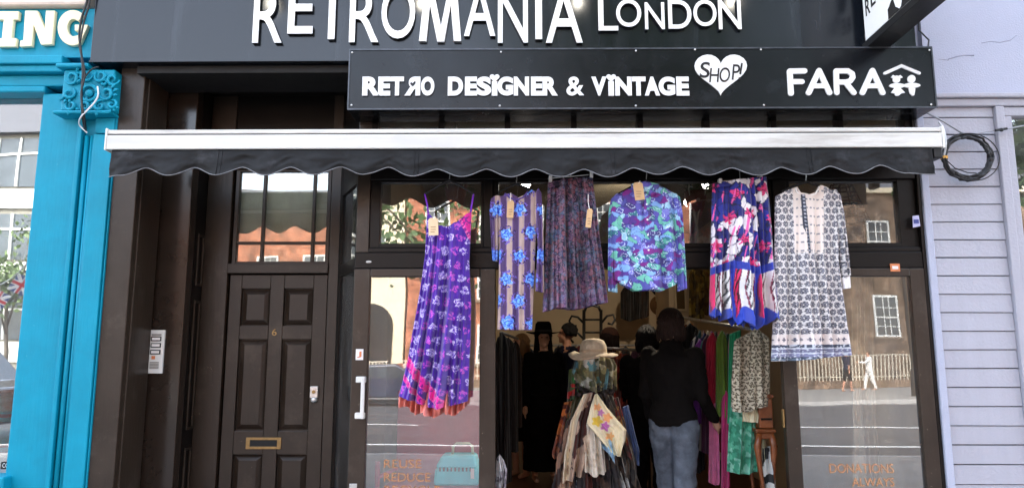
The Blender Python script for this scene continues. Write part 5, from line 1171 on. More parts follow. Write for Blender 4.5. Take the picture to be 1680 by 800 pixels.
garment('dress_body', [(308, 1282), (322, 1272), (350, 1271), (430, 1270), (480, 1269), (595, 1264)], [(305, 1366), (322, 1374), (350, 1373), (430, 1374), (480, 1380), (588, 1394)],
        [(0, 322), (.14, 312), (.27, 308), (.36, 318), (.5, 321), (.64, 316), (.73, 305), (.85, 309), (1, 318)], [(0, 592), (.3, 591), (.6, 587), (1, 582)], YG - .01, MT['print'], F_, pat_border, depth=.055, folds=5, amp=.013, seed=33, nu=150, nv=330)
garment('sleeve', [(316, 1362), (350, 1370), (455, 1381)], [(316, 1378), (350, 1384), (455, 1394)], [(0, 312), (.5, 312), (1, 322)], [(0, 456), (1, 452)], YG - .02, MT['print'], F_, pat_tunic, depth=.04, folds=2, amp=.010, seed=34, nu=36, nv=140)
garment('cuff', [(454, 1381), (474, 1383)], [(450, 1394), (474, 1395)], [(0, 455), (1, 451)], [(0, 474), (1, 472)], YG - .024, MT['print'], F_, flat(C(236, 230, 228)), depth=.035, folds=1, amp=.004, seed=35, nu=20, nv=16)
def pat_placket(px, py, t, s_):
    c = np.ones(px.shape + (3,)) * np.array(C(64, 66, 78)[:3]); return mixc(c, (np.abs(np.mod(py, 6) - 3) < 1) & (np.abs(t - .5) < .25), C(180, 180, 190))
garment('placket', [(318, 1314), (416, 1321)], [(318, 1321), (416, 1331)], [(0, 319), (1, 319)], [(0, 415), (1, 414)], YG - .072, MT['print'], F_, pat_placket, depth=.012, folds=1, amp=.002, seed=3, nu=14, nv=80)
b = MB(); b.tube([P(a, c, YG - .05) for a, c in ((1305, 308), (1308, 316), (1316, 320), (1326, 321), (1338, 318), (1344, 306))], .005, 7); b.build('neck_binding', MT['white_paper'], F_, smooth=True)
wire_hanger(1283, 1366, 314, 1322, 298, 'black hanger inside the white tunic dress', MT['black'])
# ================================================================== INSIDE THE SHOP
ZF = 0.12
# spot lamps on the ceiling that light the room
MT['spot'] = emis('spot_lamp_glow', (1.0, 0.94, 0.84, 1), 40.0)
def spot(a, c, y, tip, label, energy, ln=.16, r=.045, aim=None, cone=125):
    p = P(a, c, y); T = thing('spot_lamp', tuple(p), label, 'lamp', 'lamps on the shop ceiling')
    d = Vector(tip).normalized()
    b = MB(); b.tube([p - d * .02, p + d * ln], r, 14); b.build('lamp_body', MT['white'], T, smooth=False)
    b = MB(); b.tube([p - d * .028, p - d * .021], r * .85, 14); b.build('glowing_tube', MT['spot'], T)
    b = MB(); b.tube([p + d * ln * .6, (p.x, p.y + .05, ZC - .001)], .012, 8); b.build('stem', MT['metal_dark'], T)
    ld = bpy.data.lights.new('spot_lamp_light', 'SPOT'); ld.energy = energy; ld.color = (1.0, 0.85, 0.66); ld.spot_size = R(cone); ld.spot_blend = .6; ld.shadow_soft_size = .05
    lo = bpy.data.objects.new('spot_lamp_light', ld); COL.objects.link(lo); lo.parent = T; lo.location = -d * .06
    dirn = Vector(aim) - (p - d * .06) if aim else -d
    lo.rotation_euler = dirn.to_track_quat('-Z', 'Y').to_euler()
    return T
spot(863, 300, 1.5, (0, .55, .8), 'white spot lamp glowing above the striped dress', 5, aim=(.3, 3.2, .6))
spot(1130, 331, 2.2, (.6, .6, .5), 'lower white spot lamp glowing right of the print shirt', 190, aim=(.55, .9, 1.25), cone=32)
spot(1160, 302, 1.9, (.75, .3, .45), 'long white spot lamp glowing by the top of the blue skirt', 22, .2, aim=(1.75, .9, 1.1), cone=60)
spot(1068, 300, 2.5, (0, -.4, .9), 'far white spot lamp behind the print shirt', 105, aim=(-.2, 7.5, 2.3), cone=74)

# ---- people: one continuous remeshed body each, clothes as children
SKIN = {'pale': mat('pale_skin', C(206, 160, 134), .55, var=.06, scale=12), 'tan': mat('tan_skin', C(182, 130, 104), .55, var=.06, scale=12)}
HAIR = {'black': mat('black_hair', C(18, 15, 14), .8, spec=.2, var=.3, scale=60), 'brown': mat('dark_brown_hair', C(42, 28, 22), .75, spec=.25, var=.3, scale=60), 'fair': mat('fair_hair', C(140, 104, 66), .5, var=.3, scale=60)}
def remesh(mb, name, m, parent, vox, it=4, sm=.5):
    o = mb.build(name, m, None)
    r = o.modifiers.new('r', 'REMESH'); r.mode = 'VOXEL'; r.voxel_size = vox
    s_ = o.modifiers.new('s', 'SMOOTH'); s_.iterations = it; s_.factor = sm
    bpy.context.view_layer.update(); dg = bpy.context.evaluated_depsgraph_get()
    me = bpy.data.meshes.new_from_object(o.evaluated_get(dg)); bpy.data.objects.remove(o)
    return me
def person(loc, H, yaw, label, skin='pale', hair='brown', hair_len=.0, arms=((.05, .12, .1), (.05, .12, .1)), stride=.06, look=0.0, clothes=(), hat=None, group=None, female=False, vox=.011, hairless=False):
    """facing -Y at yaw 0. arms: for left/right (sideways, forward, elbow bend forward); clothes: (name, kind, material, extra)"""
    T = thing('person', loc, label, 'person', group); T.rotation_euler.z = yaw
    off = Vector(loc); k = H
    sw = (.105 if female else .117) * k
    J = {}
    for sgn, nm in ((-1, 'L'), (1, 'R')):
        st = stride * sgn * k
        J['hip' + nm] = Vector((sgn * .052 * k, 0, .50 * k)); J['kn' + nm] = Vector((sgn * .055 * k, -st * .5 - .008 * k, .275 * k)); J['an' + nm] = Vector((sgn * .057 * k, -st + .015 * k, .045 * k))
        J['sh' + nm] = Vector((sgn * sw * .92, .0, .805 * k)); sd_, fw_, el = arms[0 if sgn < 0 else 1]
        up = Vector((sgn * math.sin(sd_), -math.sin(fw_), -math.cos(fw_) * math.cos(sd_))).normalized(); J['el' + nm] = J['sh' + nm] + up * .175 * k
        f2 = fw_ + el; lo = Vector((sgn * math.sin(sd_) * .5, -math.sin(f2), -math.cos(f2))).normalized(); J['wr' + nm] = J['el' + nm] + lo * .15 * k; J['lo' + nm] = lo
    def A_(v): return v + off
    b = MB()
    def torso(b, g=1.0, z0=.5, z1=.84):
        prof = [(.50, .092, .066), (.54, .098, .070), (.60, .080 if female else .084, .058), (.66, .083 if female else .090, .061), (.73, .094 if female else .104, .068), (.79, .098 if female else .112, .060), (.825, .060, .045), (.845, .034, .034)]
        pr = [p for p in prof if z0 - 1e-6 <= p[0] <= z1 + .02]; n = 24; vs = []
        for z, rx, ry in pr:
            for i in range(n):
                t = 2 * math.pi * i / n; vs.append((off.x + rx * g * k * math.cos(t), off.y + ry * g * k * math.sin(t), off.z + z * k))
        fs = [(i * n + j, i * n + (j + 1) % n, (i + 1) * n + (j + 1) % n, (i + 1) * n + j) for i in range(len(pr) - 1) for j in range(n)] + [tuple(range(n - 1, -1, -1)), tuple(range((len(pr) - 1) * n, len(pr) * n))]
        b.add(vs, fs)
    def legs(b, g=1.0, e=0.0, low=0.0):
        for nm in 'LR':
            b.capsule(A_(J['hip' + nm]), .048 * k * g + e, A_(J['kn' + nm]), .033 * k * g + e); b.capsule(A_(J['kn' + nm]), .034 * k * g + e, A_(J['an' + nm].lerp(J['kn' + nm], low)), .022 * k * g + e)
    def armsf(b, g=1.0, e=0.0, upto=1.0):
        for nm in 'LR':
            b.capsule(A_(J['sh' + nm]), .030 * k * g + e, A_(J['el' + nm]), .023 * k * g + e)
            if upto > .5: b.capsule(A_(J['el' + nm]), .023 * k * g + e, A_(J['wr' + nm]), .016 * k * g + e)
    torso(b); legs(b); armsf(b)
    for sgn, nm in ((-1, 'L'), (1, 'R')):
        an = A_(J['an' + nm]); b.capsule(an + Vector((0, .02 * k, -.022 * k)), .02 * k, an + Vector((0, -.095 * k, -.028 * k)), .016 * k)
        w_ = A_(J['wr' + nm]); lo = J['lo' + nm]; side = Vector((0, -1, 0)).cross(lo); side = side.normalized() if side.length > .1 else Vector((1, 0, 0)); fwd = lo.cross(Vector((1, 0, 0))).normalized()
        b.capsule(w_, .015 * k, w_ + lo * .045 * k, .019 * k)
        for q, ln in ((-1.5, .034), (-.5, .041), (.5, .043), (1.5, .038)):
            r0 = w_ + lo * .05 * k + fwd * q * .0105 * k; m_ = r0 + lo * ln * .55 * k; b.capsule(r0, .0052 * k, m_, .005 * k, 8); b.capsule(m_, .005 * k, m_ + (lo + side * -.35 * sgn).normalized() * ln * .5 * k, .0042 * k, 8)
        t0 = w_ + lo * .018 * k + fwd * .017 * k; b.capsule(t0, .0062 * k, t0 + (lo + fwd * .9).normalized() * .036 * k, .005 * k, 8)
    # head
    ch, sh = math.cos(look), math.sin(look)
    def h(x, y, z): return A_(Vector((x * ch - y * sh, x * sh + y * ch, z)) * k)
    b.capsule(A_(Vector((0, .005, .83)) * k), .031 * k, A_(Vector((0, 0, .88)) * k), .029 * k)
    b.ell(h(0, .008, .942), (.043 * k, .053 * k, .056 * k)); b.ell(h(0, -.018, .905), (.034 * k, .033 * k, .036 * k))
    b.capsule(h(0, -.050, .932), .0065 * k, h(0, -.060, .913), .0085 * k, 10); b.capsule(h(-.018, -.044, .944), .006 * k, h(.018, -.044, .944), .006 * k, 10)
    b.capsule(h(-.011, -.049, .894), .0048 * k, h(.011, -.049, .894), .0048 * k, 10); b.ell(h(0, -.044, .876), (.013 * k, .012 * k, .011 * k))
    for s2 in (-1, 1): b.ell(h(s2 * .044, .008, .926), (.007 * k, .012 * k, .017 * k), 10, 8)
    me = remesh(b, 'body', SKIN[skin], T, vox)
    me.transform(Matrix.Translation(-off)); link('body', me, None, T, True, off=off)
    if len(me.materials) == 0: me.materials.append(SKIN[skin])
    for s2 in (-1, 1):
        e = MB(); e.ell(h(s2 * .0175, -.0455, .9325), (.006 * k, .004 * k, .0038 * k), 10, 8); e.build('eye', MT['black'], T, smooth=True)
    # hair
    if not hairless:
        hb_ = MB(); hb_.ell(h(0, .014, .955), (.0475 * k, .0545 * k, .049 * k)); rg = random.Random(int(H * 1000)); hl = max(hair_len, .045)
        for i in range(230):
            a = rg.uniform(-2.25, 2.25); e0 = rg.uniform(.05, 1.0); q = math.sqrt(1 - e0 * e0) * rg.uniform(.96, 1.04)
            L_ = hl * rg.uniform(.75, 1.05); sw_ = rg.uniform(-.012, .012)
            s0 = h(math.sin(a) * .049 * q, .014 + math.cos(a) * .056 * q, .955 + .051 * e0); s1 = h(math.sin(a) * .054, .014 + math.cos(a) * .058, .955 - min(.02, L_ * .3))
            s2 = h(math.sin(a) * .052 + sw_, .018 + math.cos(a) * .052, .955 - L_ * .6); s3 = h(math.sin(a) * .044 + sw_ * 1.6, .024 + math.cos(a) * .044, .955 - L_)
            hb_.tube([s0, s0.lerp(s1, .5) + (s1 - h(0, .014, s1.z * 0 + .955)) * .12, s1, s2, s3], [.003 * k, .0042 * k, .0045 * k, .0042 * k, .0012 * k], 5)
        hb_.build('hair', HAIR[hair], T, smooth=True)
    # clothes
    for nm_, kind, m, ex in clothes:
        b = MB(); e = ex.get('e', .012)
        if kind == 'top':
            torso(b, 1.0 + e * 6.5, ex.get('z0', .5), .83); armsf(b, 1.05, e * .75, ex.get('sleeve', 1.0))
            if ex.get('collar'): b.capsule(A_(Vector((-.018, .006, .845)) * k), .034 * k, A_(Vector((.018, .006, .845)) * k), .034 * k)
        elif kind == 'trousers':
            torso(b, 1.06, .5, .57); legs(b, 1.12, e, ex.get('low', .0))
        elif kind == 'coat':
            torso(b, 1.0 + e * 6.5, .5, .83); armsf(b, 1.05, e * .8)
            n = 26; z0 = ex.get('hem', .2); vs = []
            for z, g in ((.56, 1.0), (.5, 1.08), (.4, 1.14), (.3, 1.2), (z0, 1.26)):
                for i in range(n): t = 2 * math.pi * i / n; rp = 1 + .035 * math.sin(5 * t) * (z < .45); vs.append((off.x + .112 * k * g * rp * math.cos(t), off.y + .088 * k * g * rp * math.sin(t), off.z + z * k))
            b.add(vs, [(i * n + j, (i + 1) * n + j, (i + 1) * n + (j + 1) % n, i * n + (j + 1) % n) for i in range(4) for j in range(n)] + [tuple(range(n)), tuple(range(5 * n - 1, 4 * n - 1, -1))])
        me = remesh(b, nm_, m, T, .012, 3); me.transform(Matrix.Translation(-off)); o = link(nm_, me, None, T, True, off=off)
        if len(me.materials) == 0: me.materials.append(m)
        cl_ = bpy.data.textures.new(nm_ + '_folds', 'CLOUDS'); cl_.noise_scale = .09; cl_.noise_depth = 3
        dm = o.modifiers.new('folds', 'DISPLACE'); dm.texture = cl_; dm.strength = .036; dm.mid_level = .5
    if hat:
        kind, m, mb_ = hat; b = MB()
        if kind == 'brim':
            b.lathe(tuple(h(0, .008, .965)), [(.115 * k, -.006), (.117 * k, 0), (.06 * k, .006), (.058 * k, .03), (.052 * k, .062 * k), (.04 * k, .075 * k), (.012 * k, .068 * k)], 30, wob=lambda i, t: .012 * math.cos(2 * t) if i < 2 else 0)
            o = b.build('hat', m, T, smooth=True)
            b = MB(); b.lathe(tuple(h(0, .008, .965)), [(.0605 * k, .008), (.0600 * k, .034)], 30, closed=False); b.build('hat_band', mb_, o, smooth=True)
        else:
            b.ell(h(0, .012, .962), (.054 * k, .06 * k, .05 * k)); b.lathe(tuple(h(0, .012, .953)), [(.056 * k, 0), (.06 * k, .012), (.056 * k, .03)], 28, closed=False); b.build('knitted_hat', m, T, smooth=True)
    return T
CB = {'black': mat('black_wool', C(12, 11, 11), spec=.12, rough=.9, var=.25, scale=12), 'denim': mat('washed_denim', C(92, 99, 110), spec=.12, rough=.85, var=.45, scale=7, bump=.3, bscale=300, dirt=(C(150, 166, 186), .5)),
      'jacket': mat('dark_brown_corduroy', C(17, 14, 13), spec=.12, rough=.9, var=.25, scale=9, bump=.3, bscale=200), 'navy': mat('navy_cotton', C(34, 38, 58), spec=.12, rough=.85, var=.2), 'rust': mat('rust_wool', C(92, 44, 34), spec=.12, rough=.9, var=.3, scale=14),
      'floral': mat('dark_floral_cotton', C(70, 58, 56), .85, var=.9, scale=30), 'white': mat('white_cotton', C(226, 224, 220), .85), 'charcoal': mat('charcoal_cotton', C(38, 36, 38), spec=.12, rough=.85, var=.2)}
pj = P(1102, 588, .75)
person((pj.x, .75, ZF), 1.74, math.pi - .6, 'person in dark brown jacket knitted hat and faded jeans seen from behind in doorway', 'pale', 'brown', .09, ((.12, .05, .75), (.12, .02, .55)), .07, .45,
       (('jeans', 'trousers', CB['denim'], {'e': .018}), ('jacket', 'top', CB['jacket'], {'e': .018, 'z0': .5, 'collar': True})), ('beanie', mat('dark_brown_knit', C(40, 29, 25), spec=.12, rough=.95, var=.4, scale=50), None), vox=.011, female=False)
ph = P(892, 588, 3.6)
person((ph.x, 3.6, ZF), 1.72, .1, 'person in long black coat and wide black hat facing the door', 'pale', 'black', .2, ((.14, .05, .35), (.14, .05, .35)), .03, 0, (('coat', 'coat', CB['black'], {'e': .016, 'hem': .08}),), ('brim', CB['black'], MT['black']), female=True)
pw = P(853, 588, 4.0)
person((pw.x, 4.0, ZF), 1.66, -.5, 'person with long fair hair and dark patterned top left of the black coat', 'pale', 'fair', .17, ((.12, .1, .5), (.1, .1, .4)), .03, -.5, (('skirt', 'coat', CB['black'], {'e': .006, 'hem': .25}), ('patterned_top', 'top', CB['floral'], {'e': .012, 'z0': .56, 'sleeve': .4})), female=True)
pm = P(930, 588, 4.3)
person((pm.x, 4.3, ZF), 1.80, -1.25, 'person with short dark hair in profile beside the black coat stand', 'tan', 'black', 0, ((.1, .2, .6), (.1, .2, .6)), .04, -.3, (('trousers', 'trousers', CB['charcoal'], {}), ('sweater', 'top', CB['navy'], {'e': .014})))
pb = P(1003, 588, 2.9)
person((pb.x, 2.9, ZF), 1.68, 2.4, 'person in brown knitted hat browsing behind the dressed mannequin', 'tan', 'brown', .1, ((.1, .5, .6), (.1, .5, .6)), .04, 0, (('trousers', 'trousers', CB['charcoal'], {}), ('wool_top', 'top', CB['rust'], {'e': .018})), ('beanie', mat('brown_knit', C(96, 60, 44), .95, var=.3, scale=40), None))
pk = P(1062, 588, 1.7)
person((pk.x, 1.7, ZF), 1.66, 2.9, 'person dressed in black half hidden behind the brown jacket', 'pale', 'black', .1, ((.1, .3, .6), (.1, .3, .6)), .04, .2, (('trousers', 'trousers', CB['black'], {}), ('black_top', 'top', CB['black'], {'e': .018})))

# ---- straw hat on a dressmaker's dummy covered with scarves
YM = 1.0
md = P(972, 640, YM)
MQ = thing('dress_form', (md.x, YM, ZF), 'dark dress form on a stand under the straw hat and tied scarves', 'mannequin')
b = MB(); b.lathe((md.x, YM, 0), [(.10, .80), (.155, .84), (.165, .95), (.125, 1.13), (.12, 1.2), (.15, 1.32), (.165, 1.42), (.14, 1.49), (.06, 1.53), (.045, 1.57), (.043, 1.62), (.01, 1.63)], 28, 1.0, .72); b.build('torso', MT['black'], MQ, smooth=True)
b = MB(); b.tube([(md.x, YM, ZF + .02), (md.x, YM, .81)], .018, 10); b.lathe((md.x, YM, ZF), [(.2, 0), (.2, .015), (.03, .035)], 28); b.build('stand', MT['metal_dark'], MQ, smooth=False)
def pat_dark(px, py, t, s_):
    f1, e, i = worley(px / 9 + fbm(px / 8, py / 8, 1) * 2, py / 14, 3); return pal(i, [C(30, 26, 26), C(52, 40, 36), C(40, 34, 40), C(70, 54, 46), C(24, 22, 24)])
def gt(name, label, left, right, top, bottom, y, pat, cat='scarf', group='scarves tied on the dress form', depth=.05, folds=4, amp=.018, seed=1, nu=60, nv=90, m='print'):
    o = garment(name, left, right, top, bottom, y, MT[m], None, pat, depth, 2 if name == 'scarf' else folds, amp * (1.7 if name == 'scarf' else 1), seed, nu, nv, crumple=4.5 if name in ('scarf', 'underskirt') else 2.2); return tag(o, label, cat, group)
gt('underskirt', 'dark full skirt on the dress form beneath the scarves', [(640, 955), (700, 928), (800, 905), (860, 890)], [(640, 992), (700, 1020), (800, 1052), (860, 1066)], [(0, 642), (1, 642)], [(0, 840), (.5, 852), (1, 840)], YM - .02, pat_dark, 'skirt', None, .22, 6, .03, 3, 90, 90)
def pat_zebra(base, ink, sc=9.0, k=2, th=.5):
    def f(px, py, t, s_):
        v = np.sin((px * .8 + py * .35) / sc * 2 + 5 * fbm(px / 22, py / 22, k)); c = np.where((v > th)[..., None], np.array(ink[:3]), np.array(base[:3])); return c * tints(px, py, k, .3)
    return f
def pat_border_zebra(px, py, t, s_):
    c = pat_zebra(C(196, 168, 146), C(74, 36, 30), 14, 4, .35)(px, py, t, s_); return mixc(c, t < .3, C(236, 222, 196))
gt('scarf', 'brown striped scarf hanging furthest left on the dress form', [(690, 930), (760, 912), (810, 912)], [(690, 945), (760, 942), (810, 950)], [(0, 690), (1, 680)], [(0, 800), (1, 815)], YM - .24, pat_zebra(C(176, 142, 118), C(60, 40, 34), 7, 9), seed=5)
gt('scarf', 'long scarf with cream edge and brown swirls hanging down the dress form', [(640, 960), (690, 936), (740, 926), (795, 922)], [(640, 976), (690, 970), (740, 968), (795, 958)], [(0, 646), (1, 642)], [(0, 792), (1, 776)], YM - .32, pat_border_zebra, seed=6)
gt('scarf', 'maroon and pink scarf in the middle of the dress form', [(640, 966), (700, 956), (810, 945)], [(640, 982), (700, 986), (810, 995)], [(0, 645), (1, 643)], [(0, 800), (1, 820)], YM - .18, pat_zebra(C(96, 54, 50), C(44, 24, 24), 10, 5, .1), seed=7)
gt('scarf', 'plain cream scarf hanging low on the dress form', [(688, 960), (780, 956)], [(688, 986), (780, 996)], [(0, 694), (1, 690)], [(0, 770), (.5, 780), (1, 774)], YM - .34, flat(C(222, 212, 196)), seed=8)
gt('scarf', 'pale blue scarf hanging beside the flowered scarf', [(690, 972), (720, 982), (765, 998)], [(690, 998), (720, 1010), (765, 1012)], [(0, 692), (1, 690)], [(0, 732), (.5, 748), (.7, 758), (1, 742)], YM - .36, flat(C(160, 196, 222)), seed=9)
def pat_bloom(px, py, t, s_):
    c = np.ones(px.shape + (3,)) * np.array(C(236, 224, 190)[:3]) * tints(px, py, 3, .15)
    for cx, cy, r, co in ((979, 690, 9, C(236, 204, 84)), (985, 676, 6, C(202, 132, 190)), (992, 698, 8, C(196, 110, 186)), (996, 684, 8, C(240, 176, 120)), (1000, 714, 7, C(242, 178, 110)), (980, 667, 6, C(240, 176, 120))):
        a = np.arctan2(py - cy, px - cx); c = mixc(c, np.hypot(px - cx, py - cy) < r * (.85 + .2 * np.cos(5 * a)), co)
    return c
gt('scarf', 'cream square scarf printed with yellow pink and orange flowers', [(645, 976), (668, 968), (694, 962), (715, 980), (748, 1008)], [(645, 980), (668, 996), (705, 1028), (722, 1026), (748, 1016)], [(0, 646), (1, 645)], [(0, 744), (1, 747)], YM - .40, pat_bloom, depth=.03, amp=.01, seed=10)
gt('scarf', 'blue denim scarf hanging furthest right on the dress form', [(660, 1020), (740, 1030)], [(660, 1030), (740, 1050)], [(0, 668), (1, 664)], [(0, 752), (1, 764)], YM - .1, flat(C(70, 96, 146)), seed=11)
gt('scarf', 'grey brown scarf over right hip of the dress form', [(645, 984), (690, 1000), (760, 1015)], [(645, 1004), (690, 1024), (760, 1044)], [(0, 648), (1, 648)], [(0, 770), (1, 800)], YM - .14, pat_zebra(C(84, 74, 64), C(44, 40, 38), 8, 12), seed=12)
def pat_patch(cols, sc, k):
    def f(px, py, t, s_):
        f1, e, i = worley(px / sc + fbm(px / 9, py / 9, k) * 1.8, py / (sc * 1.3) + fbm(px / 9, py / 9, k + 4) * 1.8, k); return pal(i, cols) * tints(px, py, k, .4)
    return f
gt('scarf', 'teal white and olive scarf wrapped round the shoulders of the dress form', [(588, 944), (610, 938), (644, 958)], [(588, 1004), (610, 1006), (644, 994)], [(0, 592), (.5, 588), (1, 592)], [(0, 632), (.5, 644), (1, 634)], YM - .15, pat_patch([C(110, 160, 168), C(206, 206, 196), C(96, 100, 66), C(70, 110, 122), C(140, 136, 100)], 11, 3), depth=.10, folds=5, amp=.03, seed=13)
gt('scarf', 'olive and cream scarf over right shoulder of the dress form', [(580, 982), (640, 984)], [(580, 1002), (600, 1012), (640, 1012)], [(0, 584), (1, 588)], [(0, 632), (1, 640)], YM - .2, pat_patch([C(160, 150, 104), C(206, 196, 160), C(90, 84, 56)], 9, 8), depth=.05, amp=.02, seed=14)
gt('scarf', 'green white and red striped scarf hanging at left of the dress form', [(600, 934), (650, 930)], [(600, 954), (650, 948)], [(0, 606), (1, 600)], [(0, 658), (1, 650)], YM - .1, pat_patch([C(50, 120, 60), C(222, 220, 210), C(190, 44, 44), C(60, 70, 50), C(80, 100, 60)], 10, 6), seed=15)
for i, (lb_, cols, l_, r_, t_, b_, y_) in enumerate((
        ('rust and orange scarf low at the left edge of the dress form', [C(150, 70, 40), C(200, 120, 60), C(90, 40, 30)], [(650, 928), (740, 906)], [(650, 944), (740, 930)], 660, 748, .05),
        ('navy spotted scarf behind the brown striped one on the dress form', [C(40, 50, 90), C(30, 36, 60), C(190, 190, 200)], [(680, 948), (790, 936)], [(680, 962), (790, 958)], 690, 800, .15),
        ('red and gold scarf at right hip of the dress form', [C(130, 36, 34), C(176, 130, 60), C(70, 26, 26)], [(650, 1000), (770, 1026)], [(650, 1014), (770, 1046)], 655, 740, .13),
        ('white scarf with grey checks low at the right of the dress form', [C(206, 204, 198), C(150, 150, 150), C(226, 222, 214)], [(730, 1000), (800, 1010)], [(730, 1018), (800, 1034)], 735, 800, .17),
        ('black scarf with white marks below the flowered scarf', [C(24, 24, 26), C(30, 28, 30), C(24, 24, 26), C(200, 200, 196)], [(740, 992), (810, 996)], [(740, 1012), (810, 1022)], 745, 812, .22),
        ('olive striped scarf trailing at left of the dress form', [C(96, 96, 60), C(60, 62, 40), C(160, 150, 110)], [(640, 944), (700, 926)], [(640, 958), (700, 944)], 644, 716, .08))):
    gt('scarf', lb_, l_, r_, [(0, t_), (1, t_ - 4)], [(0, b_), (.5, b_ + 8), (1, b_ - 6)], YM - y_, pat_patch(cols, 6 + i, 30 + i), seed=200 + i, amp=.026)
# frilly waist tie
b = MB(); rr = random.Random(3)
for k in range(60):
    t = rr.uniform(-1, 1); b.ell((md.x + t * .16, YM - .16 - .05 * (1 - t * t) + rr.uniform(-.02, .02), PZ(640, YM - .2) + rr.uniform(-.035, .035)), (rr.uniform(.008, .022), .016, rr.uniform(.008, .02)), 8, 6)
b.build('frilled_belt', mat('dark_frill', C(58, 54, 54), .8, var=.6, scale=40), smooth=True, tag_=('dark frilly belt tied round the waist of the dress form', 'belt'))
hz = PZ(580, YM)
b = MB(); b.lathe((md.x + .01, YM - .02, hz - .01), [(.195, -.02), (.2, -.014), (.16, .0), (.115, .012), (.108, .03), (.105, .075), (.085, .115), (.045, .13), (.005, .132)], 44, 1.0, .95, wob=lambda i, t: (.022 * math.cos(2 * t + .6) + .012 * math.sin(3 * t)) if i < 3 else 0)
SH = b.build('straw_hat', mat('cream_straw', C(226, 210, 184), .8, var=.12, scale=40, bump=.5, bscale=140), smooth=True, tag_=('cream wide brimmed straw hat crowning the dress form', 'hat'))
b = MB(); b.lathe((md.x + .01, YM - .02, hz - .01), [(.1105, .02), (.109, .045)], 40, 1, .95, closed=False); b.build('hat_band', mat('hat_band', C(200, 182, 154), .8), SH, smooth=True)

# ---- clothes rail on the right with a row of garments
def rail(p0, p1, label, name='garment_rail'):
    T = thing(name, tuple((Vector(p0) + Vector(p1)) / 2), label, 'clothes rail'); b = MB(); b.tube([p0, p1], .014, 10); b.build('bar', MT['steel'], T, smooth=True)
    for p in (p0, p1):
        b = MB(); b.tube([(p[0], p[1], ZF + .02), p], .014, 10); b.build('upright', MT['metal_dark'], T, smooth=True)
    return T
r0, r1 = P(1240, 541, .55), P(1118, 520, 3.0)
rail(tuple(r0), tuple(r1), 'steel rail of colourful clothes on the right of the shop')
def pat_leopard(px, py, t, s_):
    d, h, r, a, b_ = flower(px + 3 * vnoise(px / 6, py / 6, 1), py, 6.4, 6.0, 2.6, 3, 3, .5, 8); c = np.ones(px.shape + (3,)) * np.array(C(206, 198, 176)[:3])
    c = mixc(c, (d < 1.2) & (d > .25), C(92, 82, 66)); return c * tints(px, py, 3, .25)
GR = 'clothes on the right hand rail'
RC = dict(group=GR, depth=.04, folds=3, amp=.012)
gt('blouse', 'cream blouse with small brown spots, nearest on the right hand rail', [(540, 1218), (560, 1206), (620, 1200), (676, 1200)], [(538, 1250), (555, 1262), (640, 1264), (700, 1262)], [(0, 556), (.4, 544), (.7, 538), (1, 552)], [(0, 668), (.35, 676), (.6, 668), (1, 665)], .42, pat_leopard, 'blouse', seed=21, nu=80, nv=120, **RC)
gt('blouse_sleeve', 'x', [(556, 1205), (620, 1200), (676, 1201)], [(556, 1218), (620, 1214), (676, 1216)], [(0, 560), (1, 552)], [(0, 674), (1, 676)], .38, pat_leopard, 'blouse', seed=23, nu=20, nv=90, **RC)
sl_ = bpy.data.objects['blouse_sleeve']
for k_ in ('label', 'category', 'group'): del sl_[k_]
sl_.name = 'sleeve'; sl_.parent = bpy.data.objects['blouse']
gt('cream_top', 'plain cream top hanging just below the spotted blouse', [(640, 1213), (692, 1216)], [(640, 1250), (692, 1242)], [(0, 640), (1, 640)], [(0, 690), (1, 692)], .48, flat(C(222, 214, 184)), 'top', seed=24, **RC)
gt('green_dress', 'emerald green patterned skirt hanging lowest on the right rail', [(600, 1206), (700, 1195), (776, 1192)], [(600, 1248), (700, 1246), (776, 1242)], [(0, 600), (1, 600)], [(0, 772), (.5, 776), (1, 772)], .52, pat_patch([C(60, 140, 112), C(84, 160, 132), C(44, 118, 92), C(120, 176, 156)], 5, 4), 'skirt', seed=25, **RC)
gt('pale_shirt', 'pale straw shirt edge hanging right of the emerald skirt', [(600, 1244), (760, 1246)], [(600, 1256), (760, 1254)], [(0, 600), (1, 600)], [(0, 752), (1, 758)], .56, flat(C(214, 206, 172)), 'shirt', seed=26, **RC)
gt('bright_green_top', 'bright green top just left of the spotted blouse', [(545, 1197), (700, 1193)], [(540, 1216), (700, 1214)], [(0, 548), (1, 540)], [(0, 694), (1, 690)], .60, flat(C(30, 130, 88)), 'top', seed=27, **RC)
